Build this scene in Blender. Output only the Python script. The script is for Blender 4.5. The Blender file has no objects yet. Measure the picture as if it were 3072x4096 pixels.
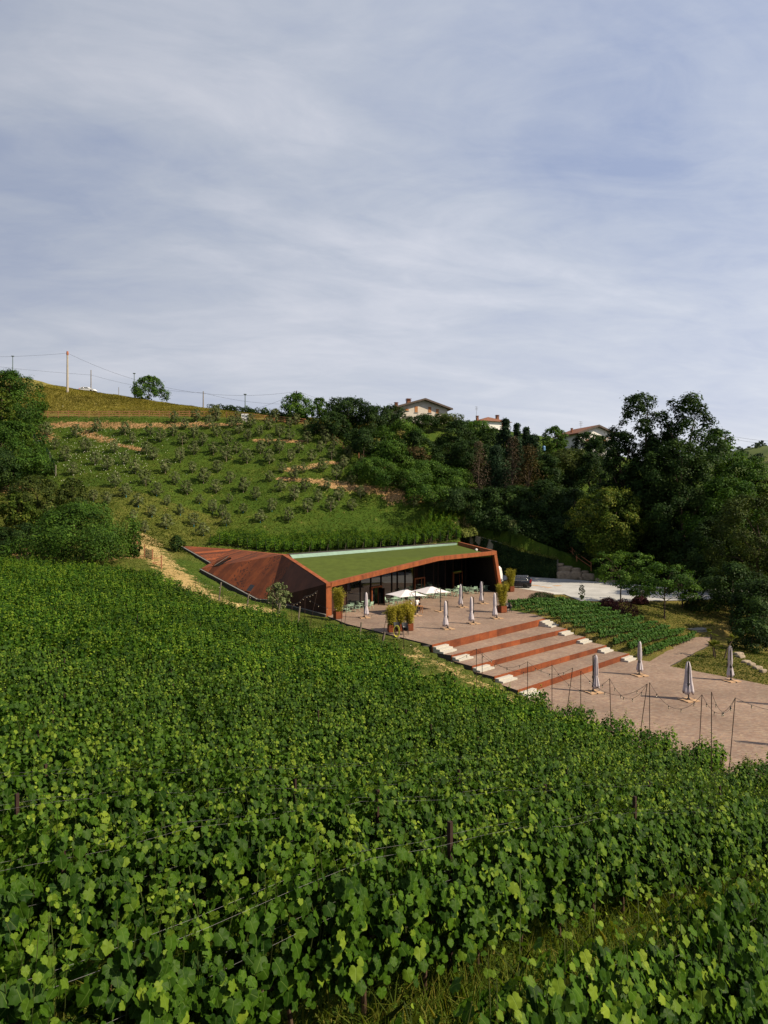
import bpy, math, random
import numpy as np
from mathutils import Vector, Matrix, noise as mnoise
S = bpy.context.scene
COL = S.collection
R = math.radians
F = 2840.0            # focal length in pixels of the 3072 x 4096 photograph

# ---------------------------------------------------------------- camera, sky, sun, exposure
cam = bpy.data.objects.new('camera', bpy.data.cameras.new('camera'))
COL.objects.link(cam)
cam.location = (0, 0, 0)
cam.rotation_euler = (R(90), 0, 0)
cam.data.sensor_fit = 'HORIZONTAL'
cam.data.sensor_width = 36.0
cam.data.lens = 36.0 * F / 3072.0
cam.data.clip_start = 0.1
cam.data.clip_end = 12000
S.camera = cam
S.view_settings.view_transform = 'Standard'
S.view_settings.look = 'None'
S.view_settings.gamma = 1.0
S.view_settings.exposure = 0.75
SUN_EL, SUN_AZ = 41.0, 110.0          # azimuth from +Y towards +X
sd = Vector((math.sin(R(SUN_AZ)) * math.cos(R(SUN_EL)), math.cos(R(SUN_AZ)) * math.cos(R(SUN_EL)), math.sin(R(SUN_EL))))
sun = bpy.data.objects.new('sun', bpy.data.lights.new('sun', 'SUN'))
COL.objects.link(sun)
sun.data.energy = 5.0
sun.data.angle = R(0.6)
sun.data.color = (1.0, 0.86, 0.64)
sun.rotation_euler = sd.to_track_quat('Z', 'Y').to_euler()
sun.location = (60, -30, 80)

W = bpy.data.worlds.new('World')
S.world = W
W.use_nodes = True
def world_sky():
    nt = W.node_tree
    N = nt.nodes
    N.clear()
    L = nt.links.new
    out = N.new('ShaderNodeOutputWorld')
    bg = N.new('ShaderNodeBackground')
    bg.inputs['Strength'].default_value = 0.06
    sky = N.new('ShaderNodeTexSky')
    sky.sky_type = 'NISHITA'
    sky.sun_disc = False
    sky.sun_elevation = R(SUN_EL)
    sky.sun_rotation = R(SUN_AZ)
    sky.air_density = 1.0
    sky.dust_density = 1.5
    tc = N.new('ShaderNodeTexCoord')
    sep = N.new('ShaderNodeSeparateXYZ')
    L(tc.outputs['Generated'], sep.inputs[0])
    def m(op, a, b=None):
        n = N.new('ShaderNodeMath'); n.operation = op
        for i, v in enumerate((a, b)):
            if v is None: continue
            if isinstance(v, (int, float)): n.inputs[i].default_value = v
            else: L(v, n.inputs[i])
        return n.outputs[0]
    zz = m('ADD', m('MAXIMUM', sep.outputs['Z'], 0.0), 0.16)
    u = m('DIVIDE', sep.outputs['X'], zz)
    v = m('DIVIDE', sep.outputs['Y'], zz)
    cmb = N.new('ShaderNodeCombineXYZ')
    L(m('MULTIPLY', m('ADD', u, m('MULTIPLY', v, -0.35)), 0.42), cmb.inputs[0])
    L(m('MULTIPLY', v, 0.72), cmb.inputs[1])
    def noise(scale, detail, rough, dist, off):
        mp = N.new('ShaderNodeMapping'); mp.inputs['Location'].default_value = off
        L(cmb.outputs[0], mp.inputs['Vector'])
        n = N.new('ShaderNodeTexNoise')
        n.inputs['Scale'].default_value = scale; n.inputs['Detail'].default_value = detail
        n.inputs['Roughness'].default_value = rough; n.inputs['Distortion'].default_value = dist
        L(mp.outputs[0], n.inputs['Vector'])
        return n.outputs[0]
    a = noise(1.3, 9, 0.52, 0.5, (3.1, 1.7, 0))
    b = noise(4.2, 8, 0.58, 0.7, (7.3, 2.2, 0))
    b2 = noise(11.0, 7, 0.62, 1.1, (1.3, 6.2, 0))
    f = m('ADD', m('MULTIPLY', a, 0.58), m('ADD', m('MULTIPLY', b, 0.3), m('MULTIPLY', b2, 0.12)))
    rp = N.new('ShaderNodeValToRGB')
    rp.color_ramp.elements[0].position = 0.37; rp.color_ramp.elements[0].color = (3.55, 4.2, 6.0, 1)
    rp.color_ramp.elements[1].position = 0.68; rp.color_ramp.elements[1].color = (7.9, 8.0, 8.7, 1)
    e = rp.color_ramp.elements.new(0.52); e.color = (5.5, 5.95, 7.0, 1)
    L(f, rp.inputs[0])
    hz = N.new('ShaderNodeValToRGB')                    # haze band towards the horizon
    hz.color_ramp.elements[0].position = 0.0; hz.color_ramp.elements[0].color = (1, 1, 1, 1)
    hz.color_ramp.elements[1].position = 0.36; hz.color_ramp.elements[1].color = (0, 0, 0, 1)
    L(sep.outputs['Z'], hz.inputs[0])
    mh = N.new('ShaderNodeMix'); mh.data_type = 'RGBA'
    L(m('MULTIPLY', hz.outputs[0], 0.62), mh.inputs[0])
    L(rp.outputs[0], mh.inputs[6]); mh.inputs[7].default_value = (8.1, 8.05, 8.6, 1)
    mx = N.new('ShaderNodeMix'); mx.data_type = 'RGBA'
    mx.inputs[0].default_value = 0.86
    L(sky.outputs[0], mx.inputs[6]); L(mh.outputs[2], mx.inputs[7])
    gain = N.new('ShaderNodeMix'); gain.data_type = 'RGBA'; gain.blend_type = 'MULTIPLY'; gain.inputs[0].default_value = 1.0
    g1 = m('ADD', m('MULTIPLY', sep.outputs['X'], 0.30), 0.99)
    gc = N.new('ShaderNodeCombineColor')
    for i in range(3): L(g1, gc.inputs[i])
    L(mx.outputs[2], gain.inputs[6]); L(gc.outputs[0], gain.inputs[7])
    L(gain.outputs[2], bg.inputs['Color'])
    L(bg.outputs[0], out.inputs['Surface'])
world_sky()

# ---------------------------------------------------------------- helpers
def px(x, y, Y):
    """photo pixel + distance -> point"""
    return Vector(((x - 1536) / F * Y, Y, (2048 - y) / F * Y))
def onz(x, y, z):
    """photo pixel on the level z"""
    Y = -z * F / (y - 2048.0)
    return Vector(((x - 1536) / F * Y, Y, z))

def tag(o, label=None, cat=None, group=None, kind=None):
    if label: o['label'] = label
    if cat: o['category'] = cat
    if group: o['group'] = group
    if kind: o['kind'] = kind
    return o
def thing(name, label, cat, loc=(0, 0, 0), rz=0, group=None):
    o = bpy.data.objects.new(name, None)
    COL.objects.link(o)
    o.empty_display_size = 0.3
    o.location = loc
    o.rotation_euler = (0, 0, rz)
    return tag(o, label, cat, group)
def link(name, me, parent=None, loc=None, rz=None):
    o = bpy.data.objects.new(name, me)
    COL.objects.link(o)
    if parent is not None: o.parent = parent
    if loc is not None: o.location = loc
    if rz is not None: o.rotation_euler = (0, 0, rz)
    return o
def dup(root, loc, rz=None, label=None, scale=None):
    r = root.copy(); COL.objects.link(r)
    r.location = loc
    if rz is not None: r.rotation_euler = (0, 0, rz)
    if scale is not None: r.scale = (scale,) * 3 if isinstance(scale, (int, float)) else scale
    if label: r['label'] = label
    for ch in list(root.children):
        c = ch.copy(); COL.objects.link(c); c.parent = r
        for g in list(ch.children):
            d = g.copy(); COL.objects.link(d); d.parent = c
    return r

class MB:
    """collects shapes, then builds ONE mesh object"""
    def __init__(s): s.v = []; s.f = []; s.m = []; s.cur = 0
    def add(s, vs, fs):
        n = len(s.v)
        s.v += [tuple(p) for p in vs]
        s.f += [tuple(i + n for i in f) for f in fs]
        s.m += [s.cur] * len(fs)
        return s
    def poly(s, pts): return s.add(pts, [tuple(range(len(pts)))])
    def hexa(s, b, t):
        return s.add(list(b) + list(t), [(3, 2, 1, 0), (4, 5, 6, 7), (0, 1, 5, 4), (1, 2, 6, 5), (2, 3, 7, 6), (3, 0, 4, 7)])
    def box(s, c, d, M=None, rz=0.0):
        x, y, z = d[0] / 2, d[1] / 2, d[2] / 2
        P = [Vector(p) for p in ((-x, -y, -z), (x, -y, -z), (x, y, -z), (-x, y, -z), (-x, -y, z), (x, -y, z), (x, y, z), (-x, y, z))]
        Rm = M if M is not None else Matrix.Rotation(rz, 3, 'Z')
        P = [Rm @ p + Vector(c) for p in P]
        return s.hexa(P[:4], P[4:])
    def prism(s, pts, z0, z1):
        """closed vertical prism; z0/z1 number or list"""
        n = len(pts)
        a = [(p[0], p[1], z0 if not hasattr(z0, '__len__') else z0[i]) for i, p in enumerate(pts)]
        b = [(p[0], p[1], z1 if not hasattr(z1, '__len__') else z1[i]) for i, p in enumerate(pts)]
        return s.add(a + b, [tuple(range(n - 1, -1, -1)), tuple(range(n, 2 * n))] + [(i, (i + 1) % n, n + (i + 1) % n, n + i) for i in range(n)])
    def tube(s, pts, r, k=6, cap=True):
        pts = [Vector(p) for p in pts]
        rs = r if hasattr(r, '__len__') else [r] * len(pts)
        base = len(s.v); up = None
        for i, p in enumerate(pts):
            d = (pts[min(i + 1, len(pts) - 1)] - pts[max(i - 1, 0)])
            d = d.normalized() if d.length > 1e-9 else Vector((0, 0, 1))
            if up is None:
                up = Vector((1, 0, 0)) if abs(d.x) < 0.8 else Vector((0, 1, 0))
            a = up - d * up.dot(d)
            a = a.normalized() if a.length > 1e-6 else d.orthogonal().normalized()
            up = a
            b = d.cross(a)
            for j in range(k):
                t = 2 * math.pi * j / k
                s.v.append(tuple(p + (a * math.cos(t) + b * math.sin(t)) * rs[i]))
        for i in range(len(pts) - 1):
            for j in range(k):
                s.f.append((base + i * k + j, base + i * k + (j + 1) % k, base + (i + 1) * k + (j + 1) % k, base + (i + 1) * k + j)); s.m.append(s.cur)
        if cap:
            s.f.append(tuple(base + j for j in range(k - 1, -1, -1))); s.m.append(s.cur)
            e = base + (len(pts) - 1) * k
            s.f.append(tuple(e + j for j in range(k))); s.m.append(s.cur)
        return s
    def lathe(s, prof, c=(0, 0, 0), k=12, wob=None):
        base = len(s.v)
        for i, (r, z) in enumerate(prof):
            for j in range(k):
                t = 2 * math.pi * j / k
                w = wob(i, t) if wob else 1.0
                s.v.append((c[0] + r * w * math.cos(t), c[1] + r * w * math.sin(t), c[2] + z))
        n = len(prof)
        for i in range(n - 1):
            for j in range(k):
                s.f.append((base + i * k + j, base + i * k + (j + 1) % k, base + (i + 1) * k + (j + 1) % k, base + (i + 1) * k + j)); s.m.append(s.cur)
        s.f.append(tuple(base + j for j in range(k - 1, -1, -1))); s.m.append(s.cur)
        s.f.append(tuple(base + (n - 1) * k + j for j in range(k))); s.m.append(s.cur)
        return s
    def mesh(s, name, mats, smooth=False):
        me = bpy.data.meshes.new(name)
        me.from_pydata(s.v, [], s.f)
        for m in (mats if isinstance(mats, (list, tuple)) else [mats]): me.materials.append(m)
        if any(s.m): me.polygons.foreach_set('material_index', s.m)
        if smooth: me.polygons.foreach_set('use_smooth', [True] * len(s.f))
        me.update()
        return me
    def build(s, name, mats, parent=None, smooth=False, loc=None, rz=None):
        return link(name, s.mesh(name, mats, smooth), parent, loc, rz)

def np_mesh(name, V, Fa, mat, rnd=None, uv=None, smooth=False):
    V = np.ascontiguousarray(V, dtype=np.float32); Fa = np.ascontiguousarray(Fa, dtype=np.int32)
    n, k = Fa.shape
    me = bpy.data.meshes.new(name)
    me.vertices.add(len(V)); me.vertices.foreach_set('co', V.ravel())
    me.loops.add(n * k); me.loops.foreach_set('vertex_index', Fa.ravel())
    me.polygons.add(n); me.polygons.foreach_set('loop_start', np.arange(0, n * k, k, dtype=np.int32))
    try: me.polygons.foreach_set('loop_total', np.full(n, k, dtype=np.int32))
    except Exception: pass
    if rnd is not None:
        at = me.attributes.new('rnd', 'FLOAT', 'POINT'); at.data.foreach_set('value', np.ascontiguousarray(rnd, dtype=np.float32))
    if uv is not None:
        ul = me.uv_layers.new(name='UVMap'); ul.data.foreach_set('uv', np.ascontiguousarray(uv[Fa.ravel()], dtype=np.float32).ravel())
    me.update(calc_edges=True)
    if smooth: me.polygons.foreach_set('use_smooth', np.ones(n, dtype=bool))
    me.materials.append(mat)
    return me

# ---------------------------------------------------------------- materials
class Mat:
    def __init__(s, name, rough=0.8, spec=0.3):
        s.m = bpy.data.materials.new(name); s.m.use_nodes = True
        s.N = s.m.node_tree.nodes; s.L = s.m.node_tree.links.new
        s.b = s.N['Principled BSDF']; s.out = s.N['Material Output']
        s.b.inputs['Roughness'].default_value = rough
        s.b.inputs['Specular IOR Level'].default_value = spec
    def co(s, kind='Object', scale=(1, 1, 1), rot=(0, 0, 0)):
        if kind == 'World':
            g = s.N.new('ShaderNodeNewGeometry').outputs['Position']
        else:
            g = s.N.new('ShaderNodeTexCoord').outputs[kind]
        mp = s.N.new('ShaderNodeMapping'); mp.inputs['Scale'].default_value = scale; mp.inputs['Rotation'].default_value = rot
        s.L(g, mp.inputs['Vector'])
        return mp.outputs[0]
    def noise(s, vec, scale, detail=4, rough=0.55, dist=0.0):
        n = s.N.new('ShaderNodeTexNoise')
        n.inputs['Scale'].default_value = scale; n.inputs['Detail'].default_value = detail
        n.inputs['Roughness'].default_value = rough; n.inputs['Distortion'].default_value = dist
        s.L(vec, n.inputs['Vector'])
        return n.outputs[0]
    def voro(s, vec, scale, feat='F1', out='Color'):
        n = s.N.new('ShaderNodeTexVoronoi'); n.feature = feat; n.inputs['Scale'].default_value = scale
        s.L(vec, n.inputs['Vector'])
        return n.outputs[out]
    def ramp(s, fac, stops, interp='LINEAR'):
        r = s.N.new('ShaderNodeValToRGB'); r.color_ramp.interpolation = interp
        els = r.color_ramp.elements
        while len(els) < len(stops): els.new(0.5)
        for e, (p, c) in zip(els, stops):
            e.position = p; e.color = (c, c, c, 1) if isinstance(c, (int, float)) else (*c, 1)
        s.L(fac, r.inputs[0])
        return r.outputs[0]
    def mix(s, f, a, b, mode='MIX'):
        n = s.N.new('ShaderNodeMix'); n.data_type = 'RGBA'; n.blend_type = mode
        for i, v in ((0, f), (6, a), (7, b)):
            if isinstance(v, (int, float)): n.inputs[i].default_value = v
            elif isinstance(v, tuple): n.inputs[i].default_value = (*v, 1)
            else: s.L(v, n.inputs[i])
        return n.outputs[2]
    def math(s, op, a, b=0.0, clamp=False):
        n = s.N.new('ShaderNodeMath'); n.operation = op; n.use_clamp = clamp
        for i, v in enumerate((a, b)):
            if isinstance(v, (int, float)): n.inputs[i].default_value = v
            else: s.L(v, n.inputs[i])
        return n.outputs[0]
    def attr(s, name, out='Fac'):
        a = s.N.new('ShaderNodeAttribute'); a.attribute_name = name
        return a.outputs[out]
    def objrand(s): return s.N.new('ShaderNodeObjectInfo').outputs['Random']
    def color(s, c):
        if isinstance(c, tuple): s.b.inputs['Base Color'].default_value = (*c, 1)
        else: s.L(c, s.b.inputs['Base Color'])
        return s
    def bump(s, h, strength=0.5, dist=0.02):
        b = s.N.new('ShaderNodeBump'); b.inputs['Strength'].default_value = strength; b.inputs['Distance'].default_value = dist
        s.L(h, b.inputs['Height']); s.L(b.outputs[0], s.b.inputs['Normal'])
        return s
    def translucent(s, col, fac):
        t = s.N.new('ShaderNodeBsdfTranslucent')
        if isinstance(col, tuple): t.inputs['Color'].default_value = (*col, 1)
        else: s.L(col, t.inputs['Color'])
        mx = s.N.new('ShaderNodeMixShader'); mx.inputs[0].default_value = fac
        s.L(s.b.outputs[0], mx.inputs[1]); s.L(t.outputs[0], mx.inputs[2]); s.L(mx.outputs[0], s.out.inputs['Surface'])
        return s

def plain(name, col, rough=0.7, spec=0.3, var=0.18, scale=6.0, metallic=0.0):
    M = Mat(name, rough, spec)
    n = M.noise(M.co('Object'), scale, 5, 0.6)
    col = tuple(c * .86 for c in col)
    d = tuple(c * (1 - var) for c in col); l = tuple(min(1, c * (1 + var)) for c in col)
    M.color(M.ramp(n, [(0.3, d), (0.7, l)]))
    M.b.inputs['Metallic'].default_value = metallic
    return M.m

def leafmat(name, c0, c1, c2, trans=0.3, rough=0.5, spec=0.25, veins=False, clump=0.0):
    """per-leaf colour from the 'rnd' attribute, slight per-plant shift"""
    M = Mat(name, rough if veins else max(rough, .5), spec if veins else min(spec, .07))
    a = M.attr('rnd')
    c = M.ramp(a, [(0.0, c0), (0.55, c1), (1.0, c2)])
    if clump:
        n = M.noise(M.co('World'), clump, 3, 0.5)
        c = M.mix(1.0, c, M.ramp(n, [(0.32, 0.62), (0.68, 1.3)]), 'MULTIPLY')
    o = M.objrand()
    c = M.mix(1.0, c, M.ramp(o, [(0.0, (0.84, 0.86, 0.8)), (1.0, (1.12, 1.08, 1.05))]), 'MULTIPLY')
    if veins:
        uv = M.N.new('ShaderNodeUVMap').outputs[0]
        sp = M.N.new('ShaderNodeSeparateXYZ'); M.L(uv, sp.inputs[0])
        ax = M.math('ABSOLUTE', sp.outputs[0])
        t = M.math('SUBTRACT', sp.outputs[1], M.math('MULTIPLY', ax, 1.15))
        w = M.math('ABSOLUTE', M.math('SINE', M.math('MULTIPLY', t, 15.0)))
        side = M.ramp(w, [(0.0, 1.0), (0.14, 0.0)])
        mid = M.ramp(ax, [(0.0, 1.0), (0.035, 0.0)])
        v = M.math('MAXIMUM', M.math('MULTIPLY', side, 0.35), mid)
        c = M.mix(M.math('MULTIPLY', v, 0.45), c, (0.16, 0.24, 0.055))
        M.bump(M.math('MULTIPLY', v, -1.0), 0.35, 0.01)
    M.color(c)
    tc = M.mix(1.0, c, (1.25, 1.3, 0.5), 'MULTIPLY')
    M.translucent(tc, trans)
    return M.m

def corten(name, base=(0.19, 0.052, 0.018), streak=(1.2, 1.2, 0.35), panel=None, dark=0.35, pits=False, pv_=(0.66, 1.2)):
    M = Mat(name, 0.75, 0.25)
    v = M.co('World', streak)
    n1 = M.noise(v, 1.7, 7, 0.65)
    n2 = M.noise(M.co('World'), 9.0, 5, 0.7)
    base = tuple(c * .9 for c in base)
    d = tuple(c * dark for c in base); l = (base[0] * 1.45, base[1] * 1.6, base[2] * 1.5)
    c = M.ramp(M.math('ADD', M.math('MULTIPLY', n1, 0.7), M.math('MULTIPLY', n2, 0.3)), [(0.3, d), (0.5, base), (0.72, l)])
    if panel:
        sp = M.N.new('ShaderNodeSeparateXYZ'); M.L(M.co('World', (1, 1, 1), (0, 0, panel[0])), sp.inputs[0])
        q = M.math('MULTIPLY', sp.outputs[0], 1.0 / panel[1])
        wn = M.N.new('ShaderNodeTexWhiteNoise'); wn.noise_dimensions = '1D'; M.L(M.math('FLOOR', q), wn.inputs['W'])
        c = M.mix(1.0, c, M.ramp(wn.outputs[0], [(0.0, pv_[0]), (1.0, pv_[1])]), 'MULTIPLY')
        fr = M.math('FRACT', q)
        seam = M.ramp(M.math('ABSOLUTE', M.math('SUBTRACT', fr, 0.5)), [(0.475, 0.0), (0.497, 1.0)])
        c = M.mix(M.math('MULTIPLY', seam, 0.5), c, (0.03, 0.012, 0.008))
        if pits:                                        # punched holes in some of the panels
            pv = M.co('World', (3.1, 3.1, 3.1))
            dd = M.voro(pv, 1.0, 'F1', 'Distance')
            hole = M.ramp(dd, [(0.34, 1.0), (0.42, 0.0)])
            rnd = M.N.new('ShaderNodeSeparateXYZ'); M.L(M.voro(pv, 1.0, 'F1', 'Color'), rnd.inputs[0])
            some = M.ramp(rnd.outputs[0], [(0.3, 0.0), (0.34, 1.0)])
            band = M.ramp(M.noise(M.co('World', (0.32, 0.32, 0.05), (0, 0, panel[0])), 1.0, 2, 0.5), [(0.42, 0.0), (0.5, 1.0)])
            h = M.math('MULTIPLY', M.math('MULTIPLY', hole, some), band)
            c = M.mix(M.math('MULTIPLY', h, 0.85), c, (0.016, 0.008, 0.007))
    M.color(c)
    M.bump(n2, 0.25, 0.02)
    return M.m

def paving(name):
    M = Mat(name, 0.85, 0.2)
    v = M.co('World', (4.6, 9.5, 1), (0, 0, R(-18)))
    cell = M.N.new('ShaderNodeSeparateXYZ')
    M.L(M.voro(v, 1.0, 'F1', 'Color'), cell.inputs[0])
    c = M.ramp(cell.outputs[0], [(0.0, (0.18, 0.085, 0.055)), (0.22, (0.28, 0.145, 0.092)), (0.42, (0.25, 0.155, 0.118)), (0.6, (0.36, 0.205, 0.122)), (0.8, (0.31, 0.21, 0.16)), (1.0, (0.44, 0.3, 0.19))])
    e = M.voro(v, 1.0, 'DISTANCE_TO_EDGE', 'Distance')
    c = M.mix(M.ramp(e, [(0.02, 0.55), (0.09, 0.0)]), c, (0.13, 0.1, 0.08))
    w = M.noise(M.co('World'), 0.22, 6, 0.6)
    c = M.mix(0.4, c, (0.245, 0.208, 0.175))
    c = M.mix(1.0, c, M.ramp(w, [(0.3, 0.54), (0.7, 0.86)]), 'MULTIPLY')
    M.color(c)
    M.bump(e, 0.3, 0.02)
    return M.m

def rocky(name, a, b, c, sc=1.0):
    M = Mat(name, 0.9, 0.2)
    n = M.noise(M.co('World'), 2.2 * sc, 8, 0.65)
    k = M.noise(M.co('World', (1, 1, 4)), 5.0 * sc, 4, 0.6)
    M.color(M.ramp(M.math('ADD', M.math('MULTIPLY', n, 0.65), M.math('MULTIPLY', k, 0.35)), [(0.3, a), (0.52, b), (0.72, c)]))
    M.bump(n, 0.8, 0.12)
    return M.m

MT = {}
MT['vine'] = leafmat('vine_leaf', (0.007, 0.026, 0.003), (0.04, 0.09, 0.006), (0.145, 0.205, 0.02), 0.26, 0.48, 0.07, veins=True)
MT['vine_far'] = leafmat('vine_leaf_distant', (0.007, 0.027, 0.003), (0.039, 0.09, 0.006), (0.14, 0.2, 0.018), 0.25, 0.55, 0.05, clump=0.25)
MT['vine_bed'] = leafmat('trimmed_vine_leaf', (0.014, 0.045, 0.006), (0.038, 0.095, 0.014), (0.095, 0.165, 0.03), 0.25, 0.5, 0.15)
MT['vine_bark'] = plain('vine_bark', (0.07, 0.045, 0.03), 0.9, 0.1, 0.4, 20)
MT['shoot'] = plain('green_shoot', (0.045, 0.06, 0.012), 0.7, 0.2, 0.3, 20)
MT['rust_post'] = corten('rusty_post', (0.03, 0.015, 0.011))
MT['wire'] = plain('galvanised_wire', (0.13, 0.13, 0.13), 0.6, 0.3, 0.1, 5, 0.3)
MT['bark'] = plain('tree_bark', (0.075, 0.055, 0.04), 0.9, 0.1, 0.4, 5)
MT['olive_bark'] = plain('olive_bark', (0.2, 0.16, 0.12), 0.9, 0.1, 0.3, 12)
MT['guard'] = plain('trunk_guard', (0.03, 0.16, 0.17), 0.6, 0.3, 0.1)
MT['olive'] = leafmat('olive_leaf', (0.05, 0.07, 0.024), (0.108, 0.135, 0.055), (0.19, 0.21, 0.1), 0.15, 0.55, 0.25)
MT['dark'] = leafmat('dark_foliage', (0.008, 0.022, 0.006), (0.02, 0.042, 0.01), (0.045, 0.078, 0.016), 0.22, 0.55, 0.15, clump=0.45)
MT['mid'] = leafmat('green_foliage', (0.016, 0.042, 0.007), (0.04, 0.088, 0.012), (0.09, 0.15, 0.02), 0.28, 0.55, 0.15, clump=0.5)
MT['tan'] = leafmat('olive_tan_foliage', (0.016, 0.03, 0.006), (0.04, 0.06, 0.012), (0.092, 0.105, 0.024), 0.25, 0.55, 0.2, clump=0.5)
MT['lime'] = leafmat('yellow_green_foliage', (0.018, 0.042, 0.005), (0.048, 0.08, 0.01), (0.16, 0.175, 0.03), 0.25, 0.55, 0.2, clump=0.7)
MT['conifer'] = leafmat('conifer_foliage', (0.006, 0.02, 0.01), (0.017, 0.038, 0.017), (0.035, 0.06, 0.025), 0.1, 0.6, 0.15, clump=0.5)
MT['dead'] = leafmat('dead_brown_foliage', (0.045, 0.034, 0.027), (0.085, 0.062, 0.046), (0.14, 0.1, 0.07), 0.15, 0.8, 0.1)
MT['rusty'] = leafmat('rusty_foliage', (0.03, 0.024, 0.01), (0.058, 0.042, 0.018), (0.1, 0.068, 0.03), 0.2, 0.7, 0.1)
MT['purple'] = leafmat('purple_foliage', (0.018, 0.006, 0.008), (0.035, 0.01, 0.013), (0.06, 0.02, 0.02), 0.15, 0.5, 0.2)
MT['bamboo'] = leafmat('bamboo_leaf', (0.15, 0.14, 0.016), (0.28, 0.245, 0.032), (0.42, 0.36, 0.07), 0.35, 0.5, 0.2)
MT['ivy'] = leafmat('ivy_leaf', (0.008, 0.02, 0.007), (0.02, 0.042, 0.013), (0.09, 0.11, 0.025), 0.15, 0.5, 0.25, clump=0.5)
MT['ivy_lit'] = leafmat('sunlit_ivy_leaf', (0.05, 0.075, 0.015), (0.11, 0.135, 0.03), (0.2, 0.2, 0.06), 0.2, 0.5, 0.25)  # lighter copy of the ivy leaf, sunlight put into its colour
MT['palm'] = leafmat('palm_frond', (0.12, 0.14, 0.02), (0.22, 0.22, 0.035), (0.34, 0.31, 0.06), 0.25, 0.5, 0.3)
MT['far'] = leafmat('far_foliage', (0.022, 0.04, 0.026), (0.045, 0.07, 0.04), (0.075, 0.1, 0.055), 0.15, 0.7, 0.1, clump=0.06)
MT['grass'] = leafmat('grass_blade', (0.035, 0.065, 0.006), (0.085, 0.115, 0.013), (0.21, 0.18, 0.04), 0.35, 0.6, 0.1)
MT['meadow'] = leafmat('meadow_blade', (0.08, 0.086, 0.014), (0.19, 0.165, 0.03), (0.34, 0.27, 0.075), 0.3, 0.7, 0.1, clump=0.12)
MT['hillgrass'] = leafmat('hill_grass_blade', (0.022, 0.048, 0.005), (0.052, 0.078, 0.009), (0.11, 0.115, 0.02), 0.3, 0.7, 0.1, clump=0.15)
MT['flower'] = plain('white_flower', (0.75, 0.75, 0.62), 0.8, 0.1, 0.05)
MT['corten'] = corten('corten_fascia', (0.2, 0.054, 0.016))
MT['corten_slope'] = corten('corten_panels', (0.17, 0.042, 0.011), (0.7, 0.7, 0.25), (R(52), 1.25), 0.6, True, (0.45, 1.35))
MT['corten_shaded'] = corten('shaded_corten_panels', (0.04, 0.014, 0.009), (0.7, 0.7, 0.25), (R(32), 0.8), 0.55)  # same steel as the slope, its colour darkened for the wall's shade
MT['corten_riser'] = corten('corten_retaining_plate', (0.175, 0.042, 0.012), (0.5, 0.5, 0.8), (R(-49), 1.5), 0.5)
MT['paving'] = paving('porphyry_paving')
MT['dark_edge'] = plain('dark_stone_edge', (0.05, 0.045, 0.042), 0.85, 0.2, 0.3, 4)
MT['greyedge'] = plain('grey_metal_edge', (0.15, 0.145, 0.135), 0.7, 0.3, 0.15, 3)
MT['concrete'] = plain('concrete', (0.32, 0.3, 0.27), 0.9, 0.2, 0.2, 2.5)
MT['pad'] = plain('pale_concrete_pad', (0.47, 0.455, 0.425), 0.9, 0.2, 0.08, 1.5)
MT['step'] = plain('white_stone_step', (0.42, 0.395, 0.35), 0.85, 0.25, 0.12, 4)
MT['turf'] = plain('roof_turf', (0.062, 0.084, 0.015), 0.95, 0.1, 0.16, 1.2)
MT['mint'] = plain('mint_roof_membrane', (0.17, 0.255, 0.205), 0.7, 0.3, 0.14, 1.3)
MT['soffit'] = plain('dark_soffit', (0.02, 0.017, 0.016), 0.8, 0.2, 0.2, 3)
MT['black'] = plain('black_metal', (0.016, 0.016, 0.018), 0.5, 0.4, 0.2, 8)
MT['blackplastic'] = plain('black_plastic', (0.02, 0.02, 0.022), 0.4, 0.5, 0.1, 8)
MT['rubber'] = plain('tyre_rubber', (0.02, 0.02, 0.02), 0.9, 0.2, 0.1)
MT['cloth'] = plain('lilac_grey_canvas', (0.46, 0.42, 0.45), 0.9, 0.1, 0.12, 5)
MT['canopy'] = plain('off_white_canvas', (0.6, 0.56, 0.57), 0.9, 0.1, 0.05, 3)
MT['slab'] = plain('tan_slab', (0.42, 0.27, 0.16), 0.85, 0.2, 0.15, 3)
MT['greenmetal'] = plain('sage_green_metal', (0.34, 0.48, 0.35), 0.5, 0.4, 0.08, 5)
MT['wood'] = plain('brown_fence_wood', (0.34, 0.155, 0.08), 0.85, 0.2, 0.3, 5)
MT['greywood'] = plain('grey_stake_wood', (0.15, 0.125, 0.095), 0.9, 0.1, 0.25, 6)
MT['tablewood'] = plain('table_wood', (0.3, 0.14, 0.06), 0.6, 0.3, 0.2, 5)
MT['whitepaint'] = plain('white_car_paint', (0.78, 0.78, 0.78), 0.25, 0.6, 0.02)
MT['blackpaint'] = plain('black_car_paint', (0.014, 0.016, 0.024), 0.2, 0.7, 0.05)
MT['chrome'] = plain('bright_trim', (0.7, 0.7, 0.72), 0.25, 0.6, 0.03, 5, 0.9)
MT['red'] = plain('red_lamp_lens', (0.45, 0.015, 0.012), 0.2, 0.6, 0.05)
MT['carglass'] = plain('dark_car_glass', (0.03, 0.035, 0.04), 0.06, 0.8, 0.1)
MT['stucco'] = plain('beige_render_wall', (0.52, 0.47, 0.42), 0.95, 0.1, 0.1, 0.8)
MT['white_wall'] = plain('white_render_wall', (0.7, 0.68, 0.67), 0.95, 0.1, 0.07, 0.8)
MT['tile'] = plain('terracotta_tiles', (0.17, 0.075, 0.045), 0.85, 0.2, 0.3, 3)
MT['eave'] = plain('dark_eave_wood', (0.09, 0.07, 0.06), 0.85, 0.2, 0.2, 3)
MT['shutter'] = plain('wooden_shutter', (0.34, 0.15, 0.06), 0.8, 0.2, 0.15, 3)
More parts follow.
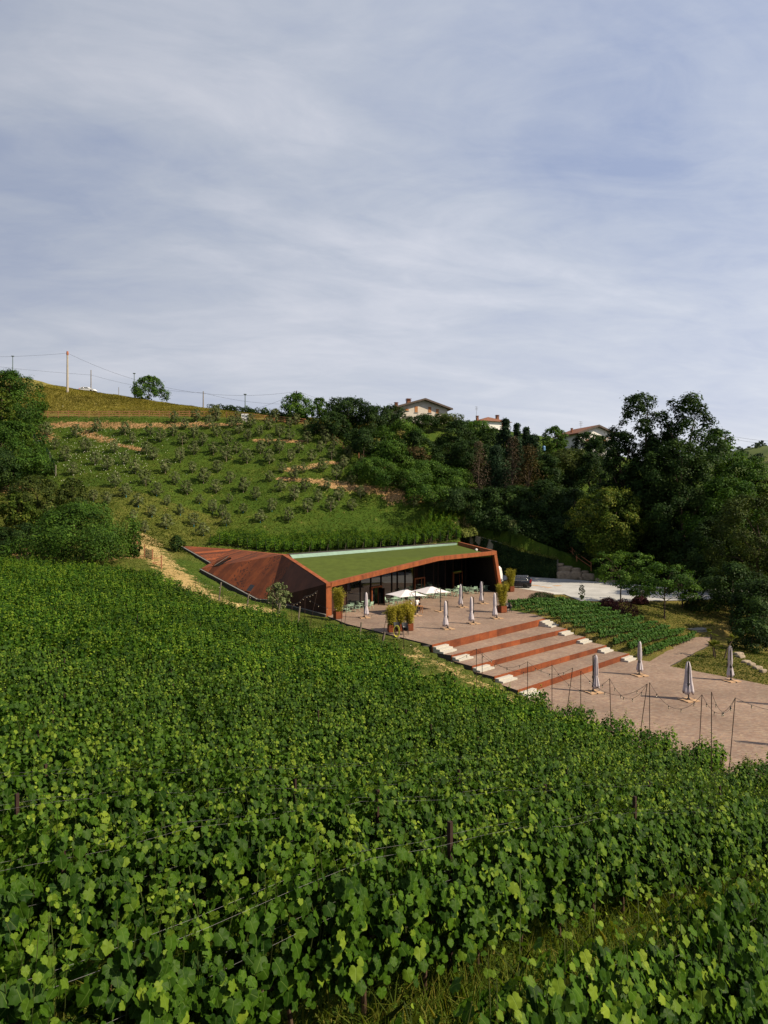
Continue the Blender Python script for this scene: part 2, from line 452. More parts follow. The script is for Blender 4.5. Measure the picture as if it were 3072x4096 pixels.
MT['poleconc'] = plain('concrete_pole', (0.36, 0.32, 0.27), 0.9, 0.1, 0.12, 2)
MT['polewood'] = plain('grey_wooden_pole', (0.2, 0.18, 0.16), 0.9, 0.1, 0.2, 3)
MT['polegreen'] = plain('green_grey_lamp_post', (0.09, 0.13, 0.13), 0.6, 0.3, 0.1, 3)
MT['cable'] = plain('overhead_cable', (0.05, 0.05, 0.055), 0.7, 0.2, 0.1)
MT['orange'] = plain('orange_pole_cap', (0.35, 0.13, 0.07), 0.7, 0.2, 0.1)
MT['boxwhite'] = plain('white_cabinet', (0.72, 0.72, 0.7), 0.6, 0.3, 0.05)
MT['skin'] = plain('skin', (0.48, 0.27, 0.18), 0.6, 0.3, 0.05)
MT['hair'] = plain('dark_brown_hair', (0.025, 0.015, 0.01), 0.6, 0.3, 0.2)
MT['shirt'] = plain('white_shirt', (0.8, 0.79, 0.8), 0.9, 0.1, 0.04)
MT['trouser'] = plain('dark_trousers', (0.05, 0.04, 0.036), 0.9, 0.1, 0.1)
MT['brownskirt'] = plain('rust_brown_trousers', (0.15, 0.06, 0.035), 0.9, 0.1, 0.1)
MT['blackcloth'] = plain('black_cloth', (0.022, 0.022, 0.026), 0.9, 0.1, 0.1)
MT['shoe'] = plain('pale_shoes', (0.5, 0.44, 0.36), 0.7, 0.2, 0.05)
MT['hose'] = plain('yellow_hose', (0.5, 0.46, 0.05), 0.5, 0.4, 0.05)
MT['boulder'] = rocky('tan_boulder', (0.13, 0.1, 0.075), (0.26, 0.21, 0.155), (0.38, 0.32, 0.25))
MT['stone'] = rocky('grey_stone', (0.1, 0.095, 0.085), (0.2, 0.19, 0.165), (0.32, 0.3, 0.26), 2)
MT['bulb'] = plain('clear_bulb', (0.45, 0.36, 0.26), 0.15, 0.6, 0.05)
def _mk():
    M = Mat('facade_glass', 0.025, 0.5)
    n = M.noise(M.co('World'), 0.4, 2, 0.5)
    M.color(M.ramp(n, [(0.3, (0.004, 0.004, 0.005)), (0.7, (0.009, 0.009, 0.01))]))
    M.b.inputs['IOR'].default_value = 1.7
    M.bump(n, 0.04, 0.05)
    MT['glass'] = M.m
    M = Mat('green_netting', 0.8, 0.1)
    M.color((0.02, 0.09, 0.07))
    t = M.N.new('ShaderNodeBsdfTransparent'); mx = M.N.new('ShaderNodeMixShader')
    ch = M.N.new('ShaderNodeTexChecker'); ch.inputs['Scale'].default_value = 9.0
    M.L(M.co('World'), ch.inputs['Vector'])
    M.L(M.ramp(ch.outputs['Fac'], [(0.0, 0.25), (1.0, 0.7)]), mx.inputs[0]); M.L(t.outputs[0], mx.inputs[1]); M.L(M.b.outputs[0], mx.inputs[2]); M.L(mx.outputs[0], M.out.inputs['Surface'])
    MT['net'] = M.m
    M = Mat('gravel_road', 0.95, 0.15)
    v = M.co('World')
    n = M.noise(v, 0.28, 7, 0.62); g = M.noise(v, 6.0, 4, 0.7)
    c = M.ramp(n, [(0.3, (0.25, 0.247, 0.243)), (0.55, (0.33, 0.325, 0.32)), (0.75, (0.39, 0.385, 0.375))])
    M.color(M.mix(1.0, c, M.ramp(g, [(0.3, 0.8), (0.7, 1.18)]), 'MULTIPLY'))
    M.bump(g, 0.4, 0.03)
    MT['road'] = M.m
    # the ground: green / dry / straw path / bare soil by painted-in masks of the land cover
    M = Mat('ground_cover', 0.95, 0.1)
    v = M.co('World')
    a = M.noise(v, 0.09, 6, 0.6); b = M.noise(v, 0.9, 6, 0.65); d = M.noise(v, 5.0, 4, 0.7)
    f = M.math('ADD', M.math('MULTIPLY', a, 0.35), M.math('ADD', M.math('MULTIPLY', b, 0.35), M.math('MULTIPLY', d, 0.3)))
    green = M.ramp(f, [(0.32, (0.018, 0.04, 0.004)), (0.48, (0.036, 0.066, 0.007)), (0.58, (0.058, 0.082, 0.01)), (0.7, (0.09, 0.1, 0.018))])
    dry = M.ramp(f, [(0.32, (0.075, 0.08, 0.015)), (0.5, (0.145, 0.125, 0.03)), (0.7, (0.235, 0.19, 0.06))])
    straw = M.ramp(f, [(0.34, (0.2, 0.135, 0.05)), (0.5, (0.33, 0.235, 0.1)), (0.66, (0.46, 0.35, 0.17))])
    soil = M.ramp(f, [(0.34, (0.17, 0.09, 0.04)), (0.5, (0.28, 0.16, 0.075)), (0.66, (0.42, 0.28, 0.14))])
    lawn = M.ramp(f, [(0.32, (0.05, 0.06, 0.012)), (0.5, (0.1, 0.088, 0.02)), (0.68, (0.19, 0.13, 0.045))])
    br = M.math('MULTIPLY', M.math('SUBTRACT', M.math('ADD', M.math('MULTIPLY', b, 0.6), M.math('MULTIPLY', d, 0.4)), 0.5), 3.6)
    def msk(n): return M.math('MULTIPLY', M.math('SUBTRACT', M.math('ADD', M.attr(n), br), 0.44), 3.2, True)
    c = M.mix(M.attr('dry'), green, dry)
    c = M.mix(M.attr('lawn'), c, lawn)
    c = M.mix(msk('straw'), c, straw)
    c = M.mix(msk('soil'), c, soil)
    M.color(c)
    M.bump(M.math('ADD', b, d), 0.9, 0.18)
    MT['ground'] = M.m
_mk()

# ---------------------------------------------------------------- terrain
Z_UP, Z_LOW = -11.0, -13.3
RL = [onz(1726.6, 2579.4, -11.0), onz(1803.8, 2620.8, -11.63), onz(1885.8, 2664, -12.05), onz(1975, 2706, -12.45), onz(2069, 2760.7, -12.87)]
RR = [onz(2184.7, 2472.3, -11.0), onz(2266.7, 2514.8, -11.63), onz(2339, 2547, -12.05), onz(2423, 2581.5, -12.45), onz(2513.6, 2614, -12.87)]
CP = [  # control points of the ground (X, Y, Z)
    (0, 0, -5.0), (0, -15, -2.6), (15, -10, -6), (-15, -10, -1.8), (-5, 5, -5.1), (1.5, 4, -5.5), (4.3, 8.2, -6.5), (-.56, 7, -5.2), (.91, 8.47, -5.5), (3.55, 11.1, -6.4), (6.7, 14.2, -7.7),
    (9.7, 18, -9.1), (7.5, 20, -9.3), (-2.3, 8.8, -5.6), (-10, 12, -5.7), (0, 13, -6.9), (0, 19, -8.4), (0, 38, -10.7), (-16, 30, -7.6), (-8, 40, -9.6), (-25, 50, -7.7), (-40, 75, -7.2),
    (-30, 30, -6.2), (-45, 50, -6.4), (-60, 75, -5.6), (13.3, 38.6, -13.0), (16.8, 34, -13.0), (20, 30, -13.1), (11.1, 41.4, -12.9), (8.7, 45, -12.7), (9.2, 50.6, -12.95), (1.2, 54, -11.7), (3.4, 58.2, -11.15), (4.9, 57.2, -11.7), (7.8, 53.2, -12.4),
    (6.4, 55.2, -12.0), (5, 48, -12.0), (-4.5, 60, -11.4), (-8, 63, -10.7), (-14, 67, -10.0), (-20.5, 71, -8.2), (-7, 74, -11.1), (-4, 68, -11.15), (16, 18, -11.6), (24, 20, -13.4), (40, 20, -14.5), (25, 5, -10),
    (29.5, 54.0, -13.35), (36, 54, -13.5), (40, 60, -14.6), (33, 66, -13.4), (50, 72, -14.5), (60, 60, -17), (27, 62, -13.3),
    (17.6, 73.8, -11.2), (18.9, 70.8, -11.8), (20.2, 68.4, -12.3), (21.6, 66.2, -12.7), (23.1, 64.6, -13.2), (31.4, 75.4, -13.1), (29.2, 78, -12.1), (24.5, 86, -11.1), (30, 87, -11.15), (40, 89, -11.6), (36, 80, -12.6), (20, 84, -11.05), (44, 80, -13.5),
    (48, 96, -11.6), (52, 104, -10.5)]
CPX = [  # (pixel x, pixel y, distance)
    (560, 2165, 104), (731, 2190, 109), (900, 2165, 114), (480, 2000, 119), (300, 1900, 131), (200, 1760, 150), (150, 1690, 157), (150, 1655, 161), (600, 2205, 99), (700, 2330, 83), (650, 2260, 91), (805, 2290, 91.5), (1033, 2408, 79.5), (1180, 2440, 77),
    (500, 2240, 88), (350, 2250, 88), (0, 2255, 90), (0, 2200, 100), (0, 2110, 113), (100, 1960, 125), (-300, 2150, 105), (-300, 1800, 140), (-300, 1560, 170),
    (800, 2120, 120), (800, 2000, 129), (800, 1850, 142), (800, 1720, 155), (800, 1668, 161), (800, 1634, 176), (520, 1720, 154), (520, 1672, 160), (560, 1605, 190), (400, 1581, 190), (300, 1562, 186), (272, 1570, 174), (100, 1520, 182), (-150, 1490, 182), (300, 1671, 160),
    (1000, 2190, 114), (1147, 2212, 113), (1400, 2190, 117), (1700, 2168, 121), (1850, 2140, 124), (1200, 2110, 125), (1200, 2000, 131), (1200, 1880, 141), (1200, 1780, 150), (1230, 1725, 156), (1250, 1693, 164), (1000, 1676, 160), (1000, 1655, 172),
    (1600, 2090, 131), (1600, 1980, 135), (1575, 1918, 141), (1794, 2030, 132), (1900, 2085, 129), (2060, 2130, 125), (2284, 2215, 121), (2388, 2284, 118.2), (1370, 1795, 150), (1492, 1861, 145), (1648, 1954, 138),
    (1350, 1690, 172), (1550, 1690, 184), (1770, 1690, 190), (1950, 1735, 198), (2330, 1800, 172), (1700, 1850, 156), (2000, 1900, 152), (2300, 2050, 141), (2500, 2200, 128), (2700, 2320, 118), (2450, 1900, 162), (2800, 2000, 152), (3072, 2050, 150), (3072, 2250, 118), (2950, 2380, 100),
    (2236, 2200, 124.0), (2110, 2190, 127), (1970, 2145, 130), (3400, 2000, 170), (3400, 2300, 110)]
pts = [Vector(c) for c in CP] + [px(*c) for c in CPX] + [Vector(c) for c in (
    (-90, 235, 26), (-20, 235, 12), (40, 240, 14), (100, 250, 6), (-150, 150, 30), (-140, 60, -4), (-100, 0, -3), (-80, 100, -1), (150, 150, 2), (120, 80, -16), (80, 0, -18), (0, -60, 2))]
def tps_fit(P):
    n = len(P); A = np.zeros((n + 3, n + 3)); b = np.zeros(n + 3)
    X = np.array([[p.x, p.y] for p in P]) / 100.0
    d2 = ((X[:, None] - X[None]) ** 2).sum(-1)
    A[:n, :n] = np.where(d2 > 0, 0.5 * d2 * np.log(np.maximum(d2, 1e-12)), 0) + np.eye(n) * 2e-4
    A[:n, n] = 1; A[:n, n + 1:] = X; A[n, :n] = 1; A[n + 1:, :n] = X.T
    b[:n] = [p.z for p in P]
    w = np.linalg.solve(A, b)
    def f(x, y):
        q = np.stack([np.ravel(x), np.ravel(y)], -1) / 100.0
        d2 = ((q[:, None] - X[None]) ** 2).sum(-1)
        K = np.where(d2 > 0, 0.5 * d2 * np.log(np.maximum(d2, 1e-12)), 0)
        return (K @ w[:n] + w[n] + q @ w[n + 1:]).reshape(np.shape(x))
    return f
_tps = tps_fit(pts)
def in_poly(x, y, poly):
    r = np.zeros(np.shape(x), bool); n = len(poly)
    for i in range(n):
        x1, y1 = poly[i][0], poly[i][1]; x2, y2 = poly[(i + 1) % n][0], poly[(i + 1) % n][1]
        c = (y1 > y) != (y2 > y)
        r ^= c & (x < (x2 - x1) * (y - y1) / ((y2 - y1) or 1e-9) + x1)
    return r
def seg_dist(x, y, line):
    d = np.full(np.shape(x), 1e9)
    for a, b in zip(line[:-1], line[1:]):
        vx, vy = b[0] - a[0], b[1] - a[1]
        t = np.clip(((x - a[0]) * vx + (y - a[1]) * vy) / (vx * vx + vy * vy), 0, 1)
        d = np.minimum(d, np.hypot(x - a[0] - t * vx, y - a[1] - t * vy))
    return d
WALL_A, WALL_B = Vector((28.8, 118.0, 0)), Vector((13.5, 130.2, 0))     # ivy wall, right and left end
POLY_UP = [RL[0] + Vector((-1.0, .85, 0)), RR[0] + Vector((-.9, .6, 0)), (16.6, 75), (15.5, 80), (18.5, 86), (24.4, 87.2), (30.2, 86.8), (40.5, 89.2), (60, 93), (60, 112), (44.5, 100), (37, 112.5), (35.4, 117.4), (29.4, 119.2), WALL_A + Vector((.25, .3, 0)), WALL_B + Vector((.25, .3, 0)),
           (12.6, 115.5), (8, 108), (-8, 99), (-11, 92), (-11.5, 80), (-6.3, 75.1), (-3.85, 69.9)]
POLY_LOW = [RL[0] + Vector((-.85, .7, 0)), RL[4] + Vector((.1, -.2, 0)), (12.6, 41.8), (16.2, 36), (20.2, 31), (24, 27.5), (46, 27), (46, 50), (29.4, 54.4), (24.6, 61.1), (32.3, 70.6), (34.6, 76.8), (32.2, 75.0), (23.6, 63.3), RR[4] + Vector((.1, .1, 0)), RR[0] + Vector((.2, -.2, 0)), RR[0] + Vector((-.8, .5, 0))]
POLY_LOW = [(p[0], p[1]) for p in POLY_LOW]; POLY_UP = [(p[0], p[1]) for p in POLY_UP]
def axis(lo, hi, a, b, step):
    """fine spacing inside a..b, growing outside"""
    c = list(np.arange(a, b + 1e-6, step)); s = step
    while c[-1] < hi: s *= 1.35; c.append(c[-1] + s)
    s = step; 
    while c[0] > lo: s *= 1.35; c.insert(0, c[0] - s)
    return np.array(c)
GX = axis(-6000, 6000, -85, 75, 0.62); GY = axis(-3000, 9000, -4, 204, 0.62)
MX, MY = np.meshgrid(GX, GY)
_cx, _cy = np.clip(MX, -170, 170), np.clip(MY, -40, 265)
GZ = np.concatenate([_tps(_cx[i:i + 8], _cy[i:i + 8]) for i in range(0, len(GY), 8)])
_out = np.hypot(MX - _cx, MY - _cy)
GZ = GZ + (-22 - GZ) * np.clip(_out / 260.0, 0, 1)
def wav(x, y, f, s): return np.sin(x * f + 1.3 * s + 1.7 * np.sin(y * f * .7 + s)) * np.sin(y * f * 1.1 + 2.1 * s + 1.3 * np.sin(x * f * .6))
GZ += 0.07 * wav(MX, MY, .9, 1.0) + 0.05 * wav(MX, MY, 1.9, 2.3)
GZ = np.where((MY > 120) & (MY < 200), GZ + 0.10 * wav(MX, MY, .45, 4.0), GZ)
_up, _lo = in_poly(MX, MY, POLY_UP), in_poly(MX, MY, POLY_LOW)
GZ = np.where(_up, Z_UP - 0.1, GZ)
GZ = np.where(_lo & ~_up, Z_LOW - 0.12, GZ)
def hgt(x, y):
    i = int(np.clip(np.searchsorted(GX, x) - 1, 0, len(GX) - 2)); j = int(np.clip(np.searchsorted(GY, y) - 1, 0, len(GY) - 2))
    u = (x - GX[i]) / (GX[i + 1] - GX[i]); v = (y - GY[j]) / (GY[j + 1] - GY[j])
    return float((GZ[j, i] * (1 - u) + GZ[j, i + 1] * u) * (1 - v) + (GZ[j + 1, i] * (1 - u) + GZ[j + 1, i + 1] * u) * v)
def hgts(x, y):
    i = np.clip(np.searchsorted(GX, x) - 1, 0, len(GX) - 2); j = np.clip(np.searchsorted(GY, y) - 1, 0, len(GY) - 2)
    u = (x - GX[i]) / (GX[i + 1] - GX[i]); v = (y - GY[j]) / (GY[j + 1] - GY[j])
    return (GZ[j, i] * (1 - u) + GZ[j, i + 1] * u) * (1 - v) + (GZ[j + 1, i] * (1 - u) + GZ[j + 1, i + 1] * u) * v
def ground(x, y, Y0=60.0, Y1=230.0):
    """where the line of sight through a photo pixel meets the ground"""
    Y = np.arange(Y0, Y1, 0.25)
    X, Zr = (x - 1536) / F * Y, (2048 - y) / F * Y
    k = np.nonzero(Zr < hgts(X, Y))[0]
    q = Y[k[0]] if len(k) else Y1
    return Vector(((x - 1536) / F * q, q, hgt((x - 1536) / F * q, q)))
def gpt(x, Y):
    X = (x - 1536) / F * Y
    return Vector((X, Y, hgt(X, Y)))
def make_ground():
    ny, nx = MX.shape
    V = np.stack([MX, MY, GZ], -1).reshape(-1, 3)
    a = (np.arange(ny - 1)[:, None] * nx + np.arange(nx - 1)[None]).ravel()
    me = np_mesh('ground', V, np.stack([a, a + 1, a + nx + 1, a + nx], -1), MT['ground'], smooth=True)
    x, y = MX.ravel(), MY.ravel()
    z = GZ.ravel()
    def g(p): return (ground(*p).x, ground(*p).y)
    def soft(d, w): return np.clip(1.15 - d / w, 0, 1)
    straw = np.maximum.reduce([soft(seg_dist(x, y, [g((585, 2150)), g((600, 2205)), g((655, 2260)), g((740, 2330)), g((850, 2390)), (-13, 74)]), 2.9),
                               0.6 * soft(seg_dist(x, y, [(2.0, 57.2), (4.2, 54.5), (6.5, 52), (9, 47.5)]), 1.7),
                               0.75 * soft(np.hypot(x - g((1700, 2165))[0], y - g((1700, 2165))[1]), 4.0), 0.8 * soft(seg_dist(x, y, [g((1760, 2155)), g((1880, 2120))]), 2.5)])
    soil = np.zeros_like(x)
    for a, b, w in (((190, 1703), (330, 1698), 1.9), ((330, 1698), (520, 1705), 2.4), ((520, 1705), (800, 1700), 2.0), ((800, 1698), (960, 1697), 1.2), ((330, 1730), (440, 1765), 1.6), ((470, 1778), (560, 1800), 1.3), ((170, 1740), (190, 1760), 2.6),
                    ((1020, 1763), (1220, 1767), .8), ((1150, 1880), (1270, 1862), 1.3), ((1310, 1853), (1345, 1853), 1.0), ((1120, 1915), (1300, 1928), 1.1), ((1300, 1930), (1400, 1950), 1.8), ((1400, 1950), (1520, 1958), 1.5), ((1530, 1965), (1570, 1985), 2.2), ((1560, 1985), (1670, 1985), 2.0)):
        soil = np.maximum(soil, soft(seg_dist(x, y, [g(a), g(b)]), w))
    soil = np.maximum(soil, 0.85 * soft(seg_dist(x, y, [g((20, 2190)), g((110, 2215))]), 4.5))
    soil = np.maximum(soil, 0.7 * soft(seg_dist(x, y, [g((450, 2235)), g((570, 2225))]), 3.0))
    soil = np.maximum(soil, 0.8 * soft(seg_dist(x, y, [g((40, 1955)), g((120, 1950))]), 3.0))
    fen = np.array([[g(p)[0], g(p)[1]] for p in ((190, 1668), (520, 1670), (900, 1674), (1043, 1686), (1142, 1693))])
    fy = np.interp(x, fen[:, 0], fen[:, 1])
    dry = np.where((y > fy - 0.5) & (y < 240) & (x < 5), np.clip((y - fy + .5) / 3.0, 0, 1), 0)
    dry = np.maximum(dry, 0.25 * np.clip((124 - y) / 20, 0, 1) * ((y > 98) & (x < 8)))
    lawn = np.where((x > 16) & (y > 50) & (y < 100), 1.0, 0.0)
    lawn = np.maximum(lawn, np.where((y < 76) & (y > 44) & (x > -30) & (x < 14), 0.35, 0))
    lawn = np.maximum(lawn, np.where((y > 80) & (y < 125) & (x < -28), 0.4, 0))
    for nme, arr in (('straw', straw), ('soil', soil), ('dry', dry), ('lawn', lawn)):
        at = me.attributes.new(nme, 'FLOAT', 'POINT'); at.data.foreach_set('value', arr.astype(np.float32))
    tag(link('ground', me), kind='structure')
make_ground()

# paved levels, road, path -------------------------------------------------------
def struct(name, mb, mats, smooth=False):
    return tag(mb.build(name, mats, smooth=smooth), kind='structure')
e1 = onz(1387, 2495, Z_UP)
def slab(name, pts, top, bottom, mats):
    m = MB(); n = len(pts)
    a = [(p[0], p[1], top) for p in pts]; b = [(p[0], p[1], bottom) for p in pts]
    m.cur = 0; m.poly(a)
    m.cur = 1; m.add(a + b, [(i, n + i, n + (i + 1) % n, (i + 1) % n) for i in range(n)] + [tuple(range(2 * n - 1, n - 1, -1))])
    struct(name, m, mats)
slab('upper_terrace', [RL[0], RR[0], onz(2140, 2458, -11), onz(2035, 2440, -11), onz(2060, 2405, -11), onz(2150, 2397, -11), onz(2215, 2374, -11), onz(2052, 2349, -11), (16, 106), (12.5, 106), (-4.5, 79.4), (-5.95, 75.0), e1], Z_UP, -12.2, [MT['paving'], MT['dark_edge']])
for i in range(4):
    slab('terrace_step', [RL[i] + (RL[i+1] - RL[i]) * .02, RL[i + 1], RR[i + 1], RR[i] + (RR[i+1] - RR[i]) * .02], RL[i + 1].z, -13.9, [MT['paving'], MT['dark_edge']])
slab('plaza', [RL[4] + Vector((.05, -.05, 0)), (12.9, 42.2), (16.5, 36.6), (20.5, 31.6), (24.3, 28.2), (46, 27.6), (46, 49.7), onz(3072, 2740, Z_LOW), onz(2677, 2664, Z_LOW), onz(2598, 2646, Z_LOW), RR[4] + Vector((.05, -.02, 0))], Z_LOW, -13.7, [MT['paving'], MT['dark_edge']])
slab('path', [onz(2677.5, 2664.5, Z_LOW), onz(2832, 2582, Z_LOW), onz(2842, 2548, Z_LOW), onz(2757, 2549, Z_LOW), onz(2598.3, 2646.3, Z_LOW)], Z_LOW + .004, -13.7, [MT['paving'], MT['dark_edge']])
slab('road', [onz(2050, 2349, -11.03), onz(2258, 2377, -11.03), onz(2323, 2403, -11.03), onz(2517, 2406, -11.03), onz(2814, 2398, -11.03), (58, 96, 0), (58, 108, 0), onz(2801, 2361, -11.03), onz(2388, 2326, -11.03), onz(2226, 2313, -11.03), WALL_A + Vector((-.1, -.1, 0)), WALL_B + Vector((-.1, -.6, 0)), (13.2, 116, 0), (16.9, 99, 0)], -11.03, -11.3, [MT['road'], MT['dark_edge']])
slab('concrete_pad', [onz(2052, 2350, -11), onz(2216, 2375.5, -11), onz(2260, 2375.5, -11), onz(2118, 2352, -11)], -11.02, -11.25, [MT['pad'], MT['pad']])
for (x, y, w) in ((2135, 2341, 1.1), (2152, 2343, .7), (2172, 2347, .9), (2194, 2350.5, 1.0), (2229, 2342.5, 1.2)):
    p = onz(x, y, -11.02)
    m = MB(); m.box((0, 0, 0), (w, w * .8, .012), rz=.6)
    struct('road_patch', m, MT['slab']).location = p
def hills():
    rng = np.random.default_rng(5)
    xs = np.linspace(-300, 1500, 120); ys = np.linspace(330, 1300, 60)
    X, Y = np.meshgrid(xs, ys)
    r = X / Y
    crest = 50 + 9 * np.clip((r - .40) / .2, -1, 1) + 5 * np.sin(X * .02) + 3 * np.sin(X * .05 + 2)
    Z = -20 + (crest + 20) * np.clip((Y - 330) / 330, 0, 1) ** .8 * np.clip((r - .12) / .22, 0, 1)
    Z += 3 * np.sin(X * .06 + Y * .03)
    ny, nx = X.shape
    a = (np.arange(ny - 1)[:, None] * nx + np.arange(nx - 1)[None]).ravel()
    tag(link('hills', np_mesh('hills', np.stack([X, Y, Z], -1).reshape(-1, 3), np.stack([a, a + 1, a + nx + 1, a + nx], -1), MT['hillside'], smooth=True)), kind='structure')
    return X, Y, Z
M = Mat('distant_hillside', 0.95, 0.1)
M.color(M.ramp(M.noise(M.co('World'), 0.012, 4, 0.5), [(0.42, (0.03, 0.05, 0.02)), (0.55, (0.08, 0.1, 0.03)), (0.7, (0.13, 0.13, 0.045))]))
MT['hillside'] = M.m
HX, HY, HZ = hills()

# ---------------------------------------------------------------- foliage tools
def unit(v): return v / np.maximum(np.linalg.norm(v, axis=-1, keepdims=True), 1e-9)
def frame(Nm, T):
    """leaf axes: t lies in the leaf plane (towards the tip), s sideways, n the face normal"""
    Nm = unit(Nm); t = T - Nm * (T * Nm).sum(-1, keepdims=True); t = unit(t)
    return t, np.cross(t, Nm), Nm
def leaves(C, Nm, T, L, Wd, fold=0.18):
    """diamond leaves: 4 vertices each, slightly folded along the midrib"""
    t, s, n = frame(Nm, T)
    L = L[:, None]; Wd = Wd[:, None]
    V = np.stack([C - t * L * .5, C + s * Wd * .5 + n * Wd * fold - t * L * .06, C + t * L * .5, C - s * Wd * .5 + n * Wd * fold - t * L * .06], 1)
    k = np.arange(len(C))[:, None] * 4 + np.arange(4)[None]
    return V.reshape(-1, 3), k
# palmate vine leaf outline (right half, petiole at the origin, tip at y = 1)
HALF = [(.0, .04), (.10, -.09), (.24, -.15), (.36, -.10), (.42, .0), (.53, .07), (.50, .20), (.52, .33), (.61, .46), (.52, .56), (.46, .62), (.40, .66), (.36, .78), (.24, .84), (.15, .94), (0, 1.03)]
HALF_LO = [(.0, .02), (.27, -.14), (.53, .10), (.50, .24), (.60, .47), (.40, .68), (0, 1.02)]
def leaf_shape(half):
    out = [np.array(p) for p in half] + [np.array((-p[0], p[1])) for p in half[-2:0:-1]]
    P = np.array([(0, .34)] + [tuple(p) for p in out])
    n = len(out)
    tri = np.array([(0, 1 + i, 1 + (i + 1) % n) for i in range(n)])
    return P, tri
LEAF_HI, LEAF_LO = leaf_shape(HALF), leaf_shape(HALF_LO)
def palm_leaves(rng, C, Nm, T, L, shape, curl=.75):
    P, tri = shape
    t, s, n = frame(Nm, T)
    k = len(C); m = len(P)
    cu = curl * (0.5 + rng.random(k))[:, None]
    x, y = P[:, 0][None], P[:, 1][None]
    rip = 0.06 * np.sin(y * 9 + rng.random(k)[:, None] * 6) * np.sign(x) * np.abs(x) * 2
    dz = 0.24 * np.abs(x) * (.4 + 1.2 * rng.random(k))[:, None] - cu * x * x - cu * .55 * np.clip(y - .3, 0, 2) ** 2 + rip
    sx = (0.85 + .3 * rng.random(k))[:, None]
    Lk = L[:, None]
    V = C[:, None, :] + s[:, None, :] * (x * sx * Lk)[..., None] + t[:, None, :] * (y * Lk)[..., None] + n[:, None, :] * (dz * Lk)[..., None]
    Fa = (np.arange(k)[:, None, None] * m + tri[None]).reshape(-1, 3)
    UV = np.broadcast_to(P[None], (k, m, 2)).reshape(-1, 2)
    return V.reshape(-1, 3), Fa, UV, m

# ---------------------------------------------------------------- vines of the main vineyard
def vine_cloud(rng, n, shape, size=(.10, .17), h0=.55, h1=1.95, half=.62, shoots=4, wide=1.0, canes=15):
    """leaves along fanned-out canes, some filling between them, and young shoots standing above"""
    C, Nm, T, L, rnd, stems = [], [], [], [], [], []
    def add(c, o, up, tip, ln, rd):
        C.append(c); Nm.append(o + np.array([0, 0, 1.0]) * up[:, None]); T.append(tip); L.append(ln); rnd.append(rd)
    per = int(n * .7 / canes)
    for i in range(canes):
        bx = -half + (i + rng.random()) / canes * 2 * half
        side = 1.0 if rng.random() < .5 else -1.0
        top = h0 + (h1 - h0) * rng.uniform(.62, 1.12); dx = rng.normal(0, .16); bul = rng.uniform(.1, .34) * wide
        u = np.sort(rng.beta(1.1, 1.0, per))
        z = .78 + (top - .78) * u
        dro = rng.random() < .45                      # some canes hang over outwards
        lat = side * bul * np.sin(np.pi * np.clip(.12 + u * (.95 if dro else .7), 0, 1)) + (side * .16 * u * u if dro else 0)
        if dro: z = z - (top - h0) * .55 * np.clip(u - .55, 0, 1) ** 1.3 * 1.6
        low = rng.random(per) < .28                   # leaves below the cordon
        z = np.where(low, rng.uniform(h0, .95, per), z)
        k = per; alt = np.where(np.arange(k) % 2 == 0, 1., -1.)
        c = np.stack([bx + dx * u + alt * rng.uniform(.02, .1, k), lat + rng.normal(0, .045, k), z], -1)
        o = np.stack([rng.normal(0, .42, k), side + rng.normal(0, .4, k), rng.normal(0, .2, k)], -1)
        tip = np.stack([alt * .35 + rng.normal(0, .35, k), side * .3 + rng.normal(0, .3, k), rng.normal(-1, .3, k)], -1)
        v = rng.normal(0, .1)
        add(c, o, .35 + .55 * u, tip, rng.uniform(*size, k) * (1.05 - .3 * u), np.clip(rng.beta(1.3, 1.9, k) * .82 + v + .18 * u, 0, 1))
    k = n - per * canes
    side = np.where(rng.random(k) < .5, -1., 1.); q = rng.random(k)
    add(np.stack([rng.uniform(-half, half, k), side * (.05 + .16 * rng.random(k)) * wide, h0 + (h1 - h0) * .92 * q], -1), np.stack([rng.normal(0, .5, k), side, rng.normal(0, .3, k)], -1), .4 + .3 * q,
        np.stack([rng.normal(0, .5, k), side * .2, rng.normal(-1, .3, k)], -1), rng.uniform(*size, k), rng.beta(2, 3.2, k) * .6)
    for _ in range(shoots):                         # young shoots above the wall
        bx, by = rng.uniform(-half, half), rng.normal(0, .14)
        ln = rng.uniform(.25, .7); dx, dy = rng.normal(0, .28), rng.normal(0, .34)
        k = int(ln / .065); u = np.linspace(.0, 1, k)
        p = np.stack([bx + dx * u * ln, by + dy * u * ln + .12 * dy * u * u, h1 - .2 + ln * (u - .18 * u * u)], -1)
        stems.append(p[::max(1, k // 4)])
        out = rng.normal(0, 1, (k, 3)); out[:, 2] = rng.normal(.35, .3, k); out = unit(out)
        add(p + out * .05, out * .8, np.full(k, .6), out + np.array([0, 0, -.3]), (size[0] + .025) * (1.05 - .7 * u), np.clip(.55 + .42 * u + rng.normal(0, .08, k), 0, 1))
    C, Nm, T, L, rnd = (np.concatenate(q) for q in (C, Nm, T, L, rnd))
    V, Fa, UV, m = palm_leaves(rng, C, Nm, T, L, shape)
    return V, Fa, UV, np.repeat(rnd, m), stems
V_POLY = [(4.5, -3), (10.5, 9.0), (20.1, 30.5), (16.2, 35.4), (12.5, 40.2), (9.6, 41.4), (7.2, 42.8), (4.0, 43.8), (1.3, 45.0), (0.9, 52.0), (1.2, 54.4), (-1.9, 58.4), (-4.8, 60.6), (-7.8, 62.0), (-13.2, 64.4), (-19.4, 68.0), (-26.0, 73.8), (-45.5, 81.5), (-60, 80), (-44, 48), (-24, 18), (-8, 0), (-3, -3)]
UV_, NV_ = Vector((1, 1, 0)).normalized(), Vector((-1, 1, 0)).normalized()
SP = 2.5
VINES = []        # position, row number
